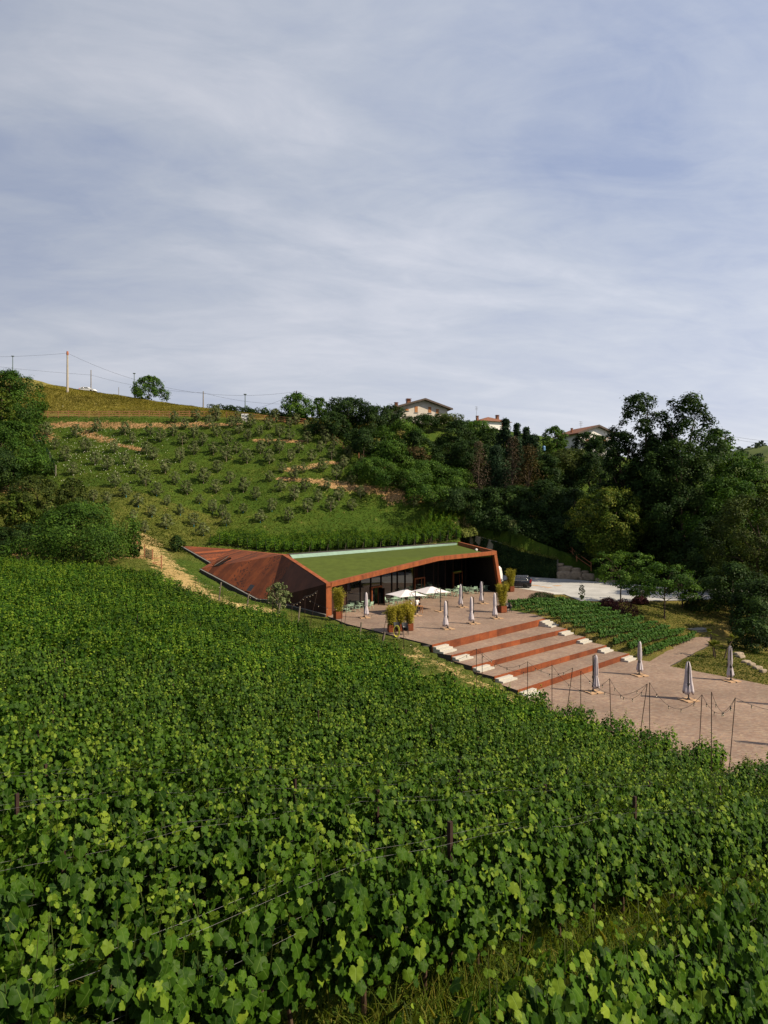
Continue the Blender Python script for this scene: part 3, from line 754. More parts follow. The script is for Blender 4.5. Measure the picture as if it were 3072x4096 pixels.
POSTS = []; ROWS = {}
rr = random.Random(4)
for k in range(0, 40):
    c = 2.85 + SP * k
    s0 = None; last = None
    j = 0
    for i in range(-90, 90):
        s = i * .95 + (k % 3) * .31
        p = UV_ * s + NV_ * c
        if not in_poly(np.array(p.x), np.array(p.y), V_POLY): continue
        if p.y < 0.5 or abs(p.x) / (p.y + 1.5) > .72: continue          # behind the camera or far outside the frame
        z = hgt(p.x, p.y)
        VINES.append((Vector((p.x, p.y, z)), k))
        ROWS.setdefault(k, []).append(Vector((p.x, p.y, z)))
        if i % 5 == k % 5: POSTS.append((Vector((p.x + UV_.x * .45, p.y + UV_.y * .45, z)), k))
ORD = 'first second third fourth fifth sixth seventh eighth ninth tenth eleventh twelfth thirteenth fourteenth fifteenth sixteenth seventeenth eighteenth nineteenth twentieth'.split()
VINES.sort(key=lambda v: v[0].length)
def seen_by_camera(p): return abs(p.x) < .60 * p.y + 1.2 and (p.z + 2.3) > -.82 * p.y - .8
NEAR = [v for v in VINES if seen_by_camera(v[0])][:300]
_nid = {id(v) for v in NEAR}
FAR = [v for v in VINES if id(v) not in _nid]
proto = []
for i in range(8):
    rng = np.random.default_rng(100 + i)
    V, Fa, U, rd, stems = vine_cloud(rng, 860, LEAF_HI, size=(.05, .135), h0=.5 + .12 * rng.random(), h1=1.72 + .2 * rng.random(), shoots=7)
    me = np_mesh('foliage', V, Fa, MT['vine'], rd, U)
    tb = MB()
    tb.tube([(0, 0, -.1), (.02, .01, .3), (-.02, .02, .62), (.02, 0, .8)], [.032, .028, .024, .02], 6)
    tb.tube([(0, 0, .78), (.3, .02, .84), (.62, 0, .86)], [.018, .014, .01], 5)
    tb.tube([(0, 0, .78), (-.3, .02, .84), (-.62, 0, .86)], [.018, .014, .01], 5)
    tb.cur = 1
    for _ in range(5):
        a = rng.uniform(-.45, .5)
        tb.tube([(a, 0, .83), (a + .03, rng.normal(0, .07), 1.3), (a + rng.normal(0, .1), rng.normal(0, .12), 1.85)], [.008, .006, .004], 4)
    for st in stems: tb.tube([(min(.6, max(-.6, st[0][0])), 0, .84), (st[0][0], st[0][1] * .6, 1.25)] + [tuple(p) for p in st], .003, 4, False)
    proto.append((me, tb.mesh('trunk', [MT['vine_bark'], MT['shoot']])))
yaw = math.atan2(UV_.y, UV_.x)
for n, (p, k) in enumerate(NEAR):
    fm, tm = proto[rr.randrange(8)]
    o = thing('grapevine', 'leafy grapevine in the %s foreground row counted from the lower right corner' % ORD[min(k, 19)], 'grapevine', p, yaw + (math.pi if rr.random() < .5 else 0) + rr.uniform(-.08, .08), 'vines of the foreground vineyard')
    link('foliage', fm, o); link('trunk', tm, o)
    sc = rr.uniform(.92, 1.08) * (1.08 if k == 0 else 1.0); o.scale = (1.0, rr.uniform(.9, 1.2), sc)
def scatter(protos, places, rng):
    """numpy copies of leaf clouds merged into one mesh"""
    VV, FF, RR_ = [], [], []; off = 0
    for (p, a, sx, sz) in places:
        V, Fa, rd = protos[rng.integers(len(protos))]
        c, s = math.cos(a), math.sin(a)
        X = np.stack([V[:, 0] * c * sx - V[:, 1] * s, V[:, 0] * s * sx + V[:, 1] * c, V[:, 2] * sz], -1) + np.array(p)
        VV.append(X); FF.append(Fa + off); RR_.append(np.clip(rd + rng.normal(0, .07), 0, 1)); off += len(V)
    return np.concatenate(VV), np.concatenate(FF), np.concatenate(RR_)
rng = np.random.default_rng(9)
lowp = []
for i in range(8):
    r2 = np.random.default_rng(300 + i)
    V, Fa, U, rd, _ = vine_cloud(r2, 520, LEAF_LO, size=(.08, .14), h0=.5, h1=1.85 + .2 * r2.random(), shoots=5)
    lowp.append((V, Fa, rd))
places = [(tuple(p), yaw + (math.pi if rr.random() < .5 else 0), 1.0, rr.uniform(.92, 1.08)) for p, k in FAR]
# the plot above the roof: rows running up the slope, ends towards the building
UPPER_ENDS = []
fa, fb = ground(850, 2188, 100), ground(1850, 2118, 100)
nrow = 30
for i in range(nrow):
    u = i / (nrow - 1)
    e = Vector((-27.0 + u * 41.0, 111.6 + u * 11.0 - 1.6 * math.sin(u * 3.1), 0))
    d = Vector((.42, .9, 0)).normalized()
    ln = 8.0 + 5.5 * u if u < .93 else 8
    rh = rr.uniform(.8, 1.2)
    UPPER_ENDS.append((Vector((e.x, e.y, hgt(e.x, e.y))), d))
    for j in range(int(ln / 1.0)):
        q = e + d * j * 1.0
        places.append(((q.x, q.y, hgt(q.x, q.y)), math.atan2(d.y, d.x), 1.0, rh * rr.uniform(.72, 1.12)))
V, Fa, rd = scatter(lowp, places, rng)
tag(link('distant_vines', np_mesh('distant_vines', V, Fa, MT['vine_far'], rd)), 'dense rows of farther grapevines covering the slope and the plot above the roof', 'grapevines', kind='stuff')
# posts of the trellis
pm = MB(); pm.box((0, 0, .85), (.042, .03, 1.85)); pm.box((.017, .025, .85), (.01, .028, 1.85)); pm.box((-.017, .025, .85), (.01, .028, 1.85))
pm = pm.mesh('vine_post', MT['rust_post'])
n = 0
for p, k in sorted(POSTS, key=lambda v: v[0].length):
    if not seen_by_camera(p) or k > 19: continue
    o = link('vine_post', pm, None, p, yaw + rr.uniform(-.2, .2)); o.scale = (1, 1, rr.uniform(.92, 1.04))
    tag(o, 'rust brown metal vineyard post in the %s row from the lower right corner' % ORD[min(k, 19)], 'post', 'vineyard trellis posts')
    n += 1
    if n >= 150: break
for k in range(0, 5):
    row = ROWS[k]
    for hh, nm in ((.85, 'lowest'), (1.3, 'middle'), (1.72, 'top')):
        m = MB()
        for sg in ((-1, 1) if hh > 1 else (0,)):
            m.tube([p + NV_ * (.1 * sg) + Vector((0, 0, hh + .02 * math.sin(i * 1.9))) for i, p in enumerate(row)], .0014, 4, False)
        tag(m.build('trellis_wire', MT['wire']), '%s trellis wire of the %s vine row counted from the bottom edge' % (nm, ('first', 'second', 'third', 'fourth', 'fifth')[k]), 'wire')
# leaning wooden end braces and dark posts in front of the upper plot
bm_ = MB(); bm_.tube([(0, 0, 0), (.0, .0, 1.75)], .04, 6); bm_ = bm_.mesh('end_post', MT['black'])
br_ = MB(); br_.tube([(0, 0, 0), (.5, -.0, 1.35)], .018, 5); br_ = br_.mesh('end_brace', MT['greywood'])
for i, (e, d) in enumerate(UPPER_ENDS):
    o = link('row_end_post', bm_, None, e - d * .5); tag(o, 'dark end post of a vine row in the plot above the green roof', 'post', 'end posts of the upper vine plot')
    if i > 9 and i % 2:
        b = e - d * 1.3; b.z = hgt(b.x, b.y)
        o = link('row_end_brace', br_, None, b, math.atan2(d.y, d.x)); tag(o, 'pale leaning brace at a vine row end behind the green roof', 'brace', 'leaning braces of the upper vine plot')

# ---------------------------------------------------------------- trees
PROF = {
    'olive': (.14, lambda t: math.sqrt(max(0.06, 1 - (1.75 * t - .8) ** 2)) * .98),
    'round': (.24, lambda t: math.sqrt(max(0, 1 - (2 * t - .95) ** 2)) * .98 + .02),
    'tall': (.08, lambda t: (.7 + .3 * math.sin(min(1, t / .4) * math.pi / 2)) * (1 - max(0, (t - .45) / .55) ** 2.0 * .62)),
    'bush': (.02, lambda t: (.86 + .14 * math.sin(t * 3)) * math.sqrt(max(0.02, 1 - t ** 2.2))),
    'cone': (.05, lambda t: max(.06, (1 - t) ** .75)),
    'flat': (.34, lambda t: math.sqrt(max(0.05, 1 - (1.5 * t - .62) ** 2)) if t < .8 else .65),
    'column': (.04, lambda t: (.8 + .2 * math.sin(t * 5)) * (1 - max(0, t - .6) * 1.6)),
}
def crown(rng, h, w, kind, n, leaf, ragged=.2, lobes=None, upb=.35):
    """many leaf clumps set on an uneven envelope: outline breaks up, gaps stay between the clumps"""
    z0f, prof = PROF[kind]
    z0 = z0f * h
    fz = .5 if kind == 'flat' else .8
    lim = 1.9 if kind == 'column' else 1.0
    nl = lobes or int(np.clip(36 * (h / max(w, .1)) ** .75 + 12, 26, 130))
    ph = rng.uniform(0, 6.28, 6)
    LC, LR = [], []
    for i in range(nl):
        t = ((i + rng.random()) / nl) ** .85
        a = i * 2.39996 + rng.normal(0, .35)
        env = 1 + .16 * math.sin(2 * a + ph[0]) * math.sin(4 * t + ph[1]) + .13 * math.sin(3 * a + ph[2] + 7 * t) + .08 * math.sin(5 * a + ph[3] - 9 * t)
        r = prof(t) * w / 2 * env
        lr = w * rng.uniform(.085, .17) * (1.1 - .35 * t) * lim
        inner = rng.random() < .22
        rad = max(0, r - lr * .75) * (math.sqrt(rng.uniform(.05, .6)) if inner else rng.uniform(.86, 1.06))
        LC.append((rad * math.cos(a), rad * math.sin(a), min(h - lr * fz, z0 + lr * fz * .6 + t * (h - z0 - lr * fz * .8))))
        LR.append(lr)
    LC, LR = np.array(LC), np.array(LR)
    ax = np.stack([LC[:, 0], LC[:, 1], (LC[:, 2] - z0 - .35 * (h - z0)) * .8], -1)
    LO = unit(ax + 1e-6)
    pr = LR ** 2; pr /= pr.sum()
    idx = rng.choice(nl, n, p=pr)
    D = rng.normal(0, 1, (n, 3)) + LO[idx] * .75; D[:, 2] += upb * 1.1; D = unit(D)
    wob = 1 + .22 * np.sin(D[:, 0] * 5 + idx * 1.7) * np.sin(D[:, 1] * 5 + idx * .9)
    rad = LR[idx] * rng.beta(4.5, 1.5, n) * 1.15 * wob * (1 + (rng.random(n) < ragged * .4) * rng.uniform(0, .5, n))
    C = LC[idx] + D * rad[:, None] * np.array([1, 1, fz])
    kp = C[:, 2] > .02 * h
    C, D, idx = C[kp], D[kp], idx[kp]; n = len(C)
    Nm = D * .8 + LO[idx] * .25 + rng.normal(0, .4, (n, 3)) + np.array([0, 0, upb])
    T = rng.normal(0, 1, (n, 3)) + np.array([0, 0, -.35]) + D * .6
    L = leaf * rng.uniform(.6, 1.35, n)
    lob = rng.normal(0, .13, nl)
    rd = np.clip(rng.beta(2.2, 2.6, n) + lob[idx], 0, 1)
    V, Fa = leaves(C, Nm, T, L, L * rng.uniform(.45, .75, n))
    return V, Fa, np.repeat(rd, 4), LC, LR
def trunk_mesh(rng, h, w, LC, LR, mat, r=None, bare=.3, limbs=7, name='trunk'):
    m = MB(); r = r or max(.05, h * .018)
    zt = h * .72
    pts = [(0, 0, -.3)] + [(rng.normal(0, .012) * h * (i > 0), rng.normal(0, .012) * h * (i > 0), zt * i / 4) for i in range(5)]
    m.tube(pts, [r * 1.35, r * 1.15, r * .9, r * .7, r * .5, r * .25], 7)
    for i in rng.permutation(len(LC))[:limbs]:
        c = LC[i]; zb = max(bare * h, min(c[2] * .62, zt * .85))
        f = zb / zt * 4; a = int(min(3, f)); b0 = Vector(pts[a + 1]).lerp(Vector(pts[a + 2]), f - a)
        mid = b0.lerp(Vector(c), .5) + Vector((0, 0, .05 * h))
        m.tube([b0, mid, Vector(c)], [r * .45, r * .3, r * .1], 5)
    return m.mesh(name, mat, True)
SEED = [1000]
def tree(name, label, cat, base, h, w, kind, mat, n=2600, leaf=.42, bark='bark', group=None, limbs=7, ragged=.3, upb=.35, lobes=None, tr=None):
    SEED[0] += 1
    rng = np.random.default_rng(SEED[0])
    o = thing(name, label, cat, base, rng.uniform(0, 6.28), group)
    if n is None: n = int(min(24000, max(1500, 1.45 * math.pi * w * h / (.30 * leaf * leaf))))
    V, Fa, rd, LC, LR = crown(rng, h, w, kind, n, leaf, ragged, lobes, upb)
    link('crown', np_mesh('crown', V, Fa, MT[mat], rd), o)
    link('trunk', trunk_mesh(rng, h, w, LC, LR, MT[bark], tr, limbs=limbs, bare=PROF[kind][0] * .9), o)
    return o
def treepx(name, label, cat, x, ytop, wpx, Y, kind, mat, **k):
    b = gpt(x, Y)
    return tree(name, label, cat, b, max(1.0, (2048 - ytop) / F * Y - b.z), wpx / F * Y, kind, mat, **k)
GW = 'trees of the wood right of the grove fence'
WOOD = [  # x, top y, width px, distance, shape, foliage, leaves, leaf size, label
    (1185, 1580, 132, 163, 'bush', 'mid', 3000, .45, 'round green tree on the ridge hiding a pole, just left of the wood'),
    (1278, 1598, 64, 168, 'tall', 'mid', 1200, .42, 'slim dark tree at the left end of the wood, next to the round ridge tree'),
    (1390, 1598, 170, 160, 'round', 'dark', 3600, .42, 'broad domed dark tree topping the left end of the wood'),
    (1325, 1655, 130, 154, 'bush', 'dark', 2600, .4, 'dark bushy tree below the slim tree, where the fence turns downhill'),
    (1475, 1632, 120, 160, 'tall', 'dark', 2400, .4, 'dark tree between the domed tree and the beige house, pointed top'),
    (1545, 1628, 140, 166, 'tall', 'dark', 2600, .42, 'dark tree standing just left of the beige house, covering its roof end'),
    (1600, 1690, 150, 152, 'round', 'mid', 3000, .4, 'grey-green tree below the beige house, left one of the pair under its wall'),
    (1455, 1720, 160, 147, 'bush', 'dark', 3000, .4, 'dark thicket tree above the steep fence, left of the brambles'),
    (1560, 1770, 160, 143, 'bush', 'mid', 3000, .38, 'green thicket tree beside the fence halfway up the wood edge'),
    (1650, 1735, 130, 150, 'bush', 'dark', 2600, .38, 'dark thicket tree in the middle of the slope below the beige house'),
    (1660, 1795, 110, 146, 'round', 'rusty', 1100, .36, 'small reddish brown tree in the thicket below the beige house'),
    (1690, 1668, 110, 172, 'round', 'dark', 2200, .4, 'dark round tree in front of the right half of the beige house'),
    (1775, 1665, 130, 176, 'round', 'tan', 2200, .4, 'pale feathery olive-green tree at the right corner of the beige house'),
    (1830, 1690, 130, 164, 'bush', 'dark', 2800, .42, 'dark tree left of the low red roof on the ridge'),
    (1900, 1690, 120, 168, 'round', 'mid', 2400, .42, 'green tree just below the low red hipped roof'),
    (1800, 1780, 160, 152, 'bush', 'dark', 3000, .4, 'dark broad bush above the bramble slope, upper one'),
    (1880, 1770, 150, 148, 'round', 'dark', 3000, .4, 'dark tree at the right of the bramble slope'),
    (1960, 1720, 110, 160, 'tall', 'dark', 2400, .4, 'dark tree covering the right end of the low red roof'),
    (2022, 1682, 110, 150, 'cone', 'conifer', 2600, .4, 'tallest pointed conifer right of the low red roof'),
    (2068, 1700, 90, 147, 'cone', 'conifer', 2300, .4, 'pointed conifer right beside the tallest conifer on the ridge'),
    (2105, 1715, 100, 152, 'cone', 'conifer', 2300, .4, 'lower conifer right of the two pointed conifers, above the dead trees'),
    (1985, 1790, 100, 143, 'column', 'conifer', 2500, .36, 'dark columnar conifer between the two dead brown trees'),
    (2135, 1745, 80, 149, 'column', 'conifer', 1900, .38, 'dark narrow conifer left of the gap with the blue barrel'),
    (1915, 1772, 80, 140, 'column', 'dead', 1200, .3, 'bare dead grey-brown conifer, the left dead tree in the wood'),
    (2052, 1752, 84, 139, 'column', 'dead', 1300, .3, 'tall dead grey-brown conifer, the right dead tree in the wood'),
    (2115, 1790, 120, 137, 'column', 'rusty', 1900, .34, 'half dead rust coloured conifer right of the tall dead one'),
    (2218, 1712, 84, 158, 'round', 'mid', 2000, .38, 'round green tree at the left side of the white gabled house'),
    (2190, 1825, 170, 142, 'bush', 'dark', 3000, .38, 'dark bush below the round tree by the white house'),
    (2262, 1805, 200, 146, 'round', 'tan', 3200, .4, 'yellowish green tree below the white gabled house'),
    (2345, 1735, 90, 160, 'round', 'dark', 1700, .38, 'dark tree in front of the white gabled house wall'),
    (2400, 1750, 120, 156, 'tall', 'dark', 2200, .4, 'dark tree at the right corner of the white gabled house'),
    (2360, 1820, 180, 142, 'bush', 'dark', 3000, .4, 'dark broad tree right below the white gabled house'),
    (2566, 1585, 230, 120, 'tall', 'dark', 7000, .46, 'very tall dark tree right of the white house, left of the two tallest'),
    (2752, 1590, 250, 116.5, 'tall', 'dark', 7400, .46, 'very tall dark tree, right of the two tallest in the photo'),
    (2650, 1740, 200, 121, 'tall', 'dark', 4200, .44, 'dark tree filling the gap between the two tallest trees'),
    (2490, 1735, 150, 119.5, 'tall', 'dark', 3200, .42, 'dark tree at the left foot of the very tall left tree'),
    (2870, 1725, 180, 126, 'tall', 'mid', 3800, .44, 'green tree stepping down right of the tallest right tree'),
    (2965, 1835, 250, 118, 'round', 'mid', 5200, .4, 'broad green tree on the right, lower than the tallest two'),
    (3060, 1925, 200, 114, 'round', 'tan', 3800, .4, 'olive-green tree cut by the right edge, below the distant hill'),
    (2910, 1920, 260, 106, 'tall', 'mid', 5600, .36, 'mid green tree above the lawn trees at the right'),
    (3030, 1985, 320, 92, 'tall', 'tan', 7600, .32, 'large olive-tan speckled tree at the right edge over the grass patch'),
    (2850, 2080, 220, 100, 'bush', 'dark', 4200, .34, 'dark tree left of the large speckled tree, beyond the lawn'),
    (2446, 1962, 235, 113, 'round', 'lime', 6500, .36, 'yellow-green flowering tree lit bright amid the dark wood'),
    (2170, 1930, 240, 131, 'bush', 'dark', 3800, .38, 'dark tree mass under the rust coloured conifer'),
    (2060, 1950, 220, 130, 'bush', 'dark', 3600, .38, 'dark tree mass under the right dead tree'),
    (2290, 1960, 230, 130, 'bush', 'dark', 3600, .38, 'dark tree left of the yellow-green flowering tree'),
    (1960, 1960, 200, 131, 'bush', 'dark', 3400, .38, 'dark tree mass under the left dead tree, near the fence'),
    (2240, 2070, 220, 125, 'bush', 'dark', 3400, .36, 'dark undergrowth tree above the boulders and fence end'),
    (2340, 2120, 180, 122, 'bush', 'dark', 3000, .36, 'dark undergrowth tree left below the yellow-green tree'),
    (2610, 1800, 250, 120, 'tall', 'dark', 4600, .4, 'dark tree right behind the yellow-green tree'),
    (2720, 1770, 260, 112, 'tall', 'dark', 4600, .38, 'dark tree below the very tall right tree'),
    (2620, 2110, 220, 114, 'bush', 'dark', 3600, .34, 'dark undergrowth tree behind the lawn maples, left one'),
    (2740, 2160, 180, 112, 'bush', 'rusty', 1500, .32, 'brownish bush behind the lawn maples'),
    (2930, 2260, 260, 84, 'bush', 'dark', 5200, .3, 'dark tree overhanging the end of the paved path'),
    (3050, 2330, 240, 76, 'bush', 'dark', 5000, .28, 'dark shrub tree at the right edge above the stone edging'),
    (3010, 2480, 150, 70, 'bush', 'dark', 3000, .25, 'low dark shrub between the palms and the right edge'),
    (1960, 2050, 170, 129, 'bush', 'dark', 2800, .36, 'dark low thicket along the lower fence, upper part'),
    (2080, 2080, 190, 126.5, 'bush', 'dark', 3000, .36, 'dark low thicket along the lower fence, middle part'),
    (2180, 2120, 170, 125, 'bush', 'dark', 2800, .36, 'dark low thicket along the lower fence, above the ivy wall end'),
    (2470, 2180, 150, 117, 'bush', 'dark', 2600, .34, 'dark shrub behind the left lawn maple across the road'),
    (2570, 2230, 160, 114, 'bush', 'dark', 2600, .32, 'dark shrub across the road between the lawn maples'),
    (1500, 1840, 190, 139, 'bush', 'mid', 3000, .34, 'bright green bramble bank just right of the fence, upper part'),
    (1610, 1885, 200, 136, 'bush', 'mid', 3200, .34, 'bright green bramble bank just right of the fence, middle part'),
    (1700, 1850, 190, 141, 'bush', 'mid', 3200, .34, 'green bramble bank in the middle of the open wood slope'),
    (1790, 1880, 190, 140, 'bush', 'mid', 3000, .34, 'green bramble bank below the dark broad bush'),
    (1720, 1945, 200, 133.5, 'bush', 'mid', 3200, .34, 'green bramble bank by the fence, lower part'),
    (1830, 1960, 200, 133, 'bush', 'dark', 3200, .34, 'dark bramble bank below the left dead tree'),
    (1820, 2010, 170, 131, 'bush', 'dark', 2800, .34, 'dark bramble bank by the fence, lowest part'),
]
for (x, yt, w, Y, kd, mt, n, lf, lab) in WOOD:
    nm = 'shrub' if kd == 'bush' and 'tree' not in lab else ('conifer' if kd in ('cone', 'column') else 'tree')
    treepx(nm, lab, 'shrub' if kd == 'bush' else 'tree', x, yt - 6, w * 1.22, Y, kd, mt, n=None if mt not in ('dead', 'rusty') else n * 2, leaf=lf * .9, group=GW, upb=.3 if mt != 'conifer' else .1)
LEFT = [
    (40, 1488, 285, 152, 'bush', 'mid', 6500, .42, 'large round dark green tree at the left edge in front of the meadow'),
    (5, 1555, 100, 142, 'round', 'lime', 1800, .38, 'yellow-green tree cut by the left edge'),
    (50, 1690, 290, 130, 'bush', 'mid', 5600, .4, 'big dark tree on the left edge below the large round tree'),
    (-40, 1790, 240, 122, 'round', 'dark', 4600, .38, 'dark tree cut by the left edge, with shaded bare ground under it'),
    (150, 1908, 210, 108, 'round', 'tan', 3600, .32, 'light yellowish green small tree with a bare trunk, left side'),
    (70, 1975, 130, 104, 'round', 'lime', 1400, .3, 'pale flowering bush at the left, beside the light green tree'),
    (290, 1915, 130, 113, 'bush', 'tan', 2600, .3, 'grey-green bushy tree at the lower left corner of the olive grove'),
    (330, 2017, 430, 86, 'bush', 'mid', 11000, .27, 'big bright green hazel-like bush behind the top of the vineyard'),
    (110, 2095, 190, 96, 'bush', 'dark', 3200, .28, 'dark hedge-like shrub left of the big bright bush'),
    (215, 2085, 150, 93, 'bush', 'dark', 2600, .27, 'dark shrub touching the left side of the big bright bush'),
    (0, 2110, 100, 95, 'bush', 'dark', 2000, .27, 'dark shrub cut by the left edge, above the bare soil'),
    (10, 2185, 90, 86, 'bush', 'mid', 1700, .24, 'small green shrub at the left edge just above the vines'),
    (40, 2235, 70, 84, 'bush', 'mid', 1200, .22, 'low green shrub on the bare soil by the vines'),
    (535, 2090, 60, 92, 'bush', 'mid', 1300, .24, 'light green shrub at the right flank of the big bright bush'),
    (595, 1506, 138, 184, 'bush', 'mid', 3600, .46, 'lone round dark green tree on the dry meadow ridge'),
    (705, 2143, 62, 103, 'bush', 'dark', 900, .22, 'low dark shrub beside the straw path, above the rusty tip'),
    (1005, 1652, 40, 172, 'bush', 'mid', 500, .3, 'tiny bush with bare twigs on the ridge above the white cabinets'),
    (1060, 1632, 34, 174, 'bush', 'mid', 450, .3, 'tiny round bush on the ridge, left of the round ridge tree'),
    (1105, 1640, 40, 176, 'tall', 'tan', 380, .3, 'thin sparse sapling on the ridge, left of the round ridge tree'),
    (985, 1625, 26, 178, 'tall', 'mid', 260, .3, 'thin sapling beside the ridge lamp post'),
    (925, 1622, 34, 180, 'bush', 'mid', 350, .3, 'small tuft of bush on top of the ridge hedge'),
]
for (x, yt, w, Y, kd, mt, n, lf, lab) in LEFT:
    treepx('shrub' if kd == 'bush' and 'tree' not in lab else 'tree', lab, 'shrub' if kd == 'bush' else 'tree', x, yt - 2, w * 1.02, Y, kd, mt, lobes=90 if n > 8000 else None, n=None if n > 600 else n, leaf=lf * .92, limbs=9)

def leafy_strip(name, label, cat, pts, width, h, mat, n, leaf, seed, up=.5, kind=None):
    """hedge along a line: leaves spread over a rounded bank"""
    rng = np.random.default_rng(seed)
    P = np.array([tuple(p) for p in pts]); d = np.r_[0, np.cumsum(np.linalg.norm(np.diff(P, axis=0), axis=1))]
    s = rng.uniform(0, d[-1], n)
    B = np.stack([np.interp(s, d, P[:, i]) for i in range(3)], -1)
    tn = unit(np.stack([np.gradient(P[:, 0]), np.gradient(P[:, 1])], -1))
    tx, ty = np.interp(s, d, tn[:, 0]), np.interp(s, d, tn[:, 1])
    a = rng.uniform(0, math.pi, n)
    bumpy = 1 + .16 * np.sin(s * 2.1) + .12 * np.sin(s * 5.3 + 1)
    r = (.78 + .3 * rng.random(n)) * bumpy
    off = np.cos(a) * width / 2 * r; zz = np.sin(a) * h * r
    C = B + np.stack([-ty * off, tx * off, zz], -1)
    Nm = np.stack([-ty * np.cos(a), tx * np.cos(a), np.sin(a) + up * .4], -1) + rng.normal(0, .4, (n, 3))
    V, Fa = leaves(C, Nm, rng.normal(0, 1, (n, 3)), leaf * rng.uniform(.6, 1.4, n), leaf * rng.uniform(.4, .8, n))
    return tag(link(name, np_mesh(name, V, Fa, MT[mat], np.repeat(rng.beta(2, 2.4, n), 4))), label, cat, kind=kind)
hp = [gpt(x, Y) for x, Y in ((838, 176), (880, 174), (930, 172), (985, 170), (1040, 168), (1100, 166), (1160, 165), (1240, 164))]
leafy_strip('hedge', 'low dark clipped hedge following the ridge right of the dry meadow', 'hedge', hp, 2.2, 1.3, 'dark', 3800, .36, 77)

# ---------------------------------------------------------------- olive grove
OL = [(345, 735), (565, 740), (715, 700), (920, 720), (1110, 725), (1275, 730), (1285, 632), (1360, 680), (1450, 622), (1545, 672), (1595, 617), (1600, 732), (1430, 742), (1490, 800), (1345, 797), (1180, 775), (980, 785), (405, 832), (630, 848), (845, 852), (1080, 862), (1130, 905), (1430, 867), (1575, 867), (1330, 925), (485, 912), (920, 940)]
OL = [(x * .5425, 1350 + y * .5425) for x, y in OL]
O2 = [(470, 97), (700, 112), (1430, 27), (1570, 22), (535, 188), (790, 152), (1000, 182), (1075, 268), (850, 278), (1220, 178), (1420, 172), (1500, 252), (1605, 172), (1290, 262), (1155, 343), (930, 352), (690, 382), (790, 410), (1020, 425), (1235, 412), (1380, 332), (1595, 325), (1470, 402), (1330, 487), (1120, 502), (1570, 474), (1225, 585), (1430, 574), (1500, 635), (1640, 505), (985, 525), (1070, 610)]
OL += [(x * .5425, 1800 + y * .5425) for x, y in O2]
O3 = [(245, 268), (380, 282), (255, 368), (340, 322), (385, 358), (455, 322), (570, 333), (605, 292), (690, 322), (730, 302), (790, 342), (510, 372), (630, 378), (565, 428), (690, 402), (800, 418), (850, 355), (910, 418), (440, 402), (318, 424), (370, 478), (515, 478), (630, 472), (750, 472), (875, 468), (960, 445), (435, 538), (570, 538), (700, 528), (825, 523), (945, 518), (1055, 513), (1130, 560), (310, 524), (255, 594), (645, 594), (770, 594), (893, 588), (1015, 575), (1210, 612), (570, 648), (720, 640), (975, 634), (1100, 624), (1265, 652), (330, 657), (250, 720), (412, 714), (640, 708), (785, 704), (915, 698), (1065, 664), (1380, 704), (1465, 727), (325, 778), (490, 758), (720, 764), (865, 768), (990, 764), (1120, 748), (225, 844), (412, 838), (585, 828), (800, 834), (940, 828), (1070, 818), (1440, 804), (1560, 802), (1640, 834), (310, 914), (515, 894), (685, 894)]
OL += [(700 + x * .663, 1500 + y * .663) for x, y in O3 if x > 215]
OL += [(1797, 2056), (1875, 2087), (1962, 2111), (2050, 2131), (2056, 2128), (2152, 2168), (1733, 2032)]
ol_protos = []
for i in range(7):
    rng = np.random.default_rng(500 + i)
    V, Fa, rd, LC, LR = crown(rng, 2.6, 2.15, 'olive', 2300, .15, .5, 24, .3)
    cm = np_mesh('crown', V, Fa, MT['olive'], rd)
    tm = trunk_mesh(rng, 2.6, 2.2, LC, LR, MT['olive_bark'], .05, .25, 8)
    gm = MB(); gm.lathe([(.07, 0), (.07, .45)], k=8); gm = gm.mesh('trunk_guard', MT['guard'])
    ol_protos.append((cm, tm, gm))
seen_xy = []
for i, (x, y) in enumerate(OL):
    g = ground(x, y, 95, 215)
    if any((g - q).length < 1.1 for q in seen_xy): continue
    seen_xy.append(g)
    cm, tm, gm = ol_protos[rr.randrange(7)]
    low = y > 1985 and x < 1150
    if x > 1780: lab, grp = 'grey-green olive tree on the grass between lower fence and ivy wall', 'olive trees by the ivy wall'
    elif low: lab, grp = 'young olive tree with blue-green trunk guard at the foot of the hill', 'guarded young olives'
    elif y < 1725: lab, grp = 'grey-green olive tree on the bare soil strip along the top fence', 'olives along the top fence'
    else: lab, grp = 'grey-green olive tree in the %s %s of the hillside grove' % ('upper' if y < 1850 else 'lower', 'left part' if x < 520 else ('middle' if x < 950 else 'right part')), 'olives of the hillside grove'
    o = thing('olive_tree', lab, 'olive tree', g, rr.uniform(0, 6.28), grp)
    sc = rr.uniform(.85, 1.2) * (.82 if low else 1.0) * (1.05 if y < 1850 else .98)
    o.scale = (sc * rr.uniform(.85, 1.15), sc * rr.uniform(.85, 1.1), sc)
    link('crown', cm, o); link('trunk', tm, o)
    if low: link('trunk_guard', gm, o)

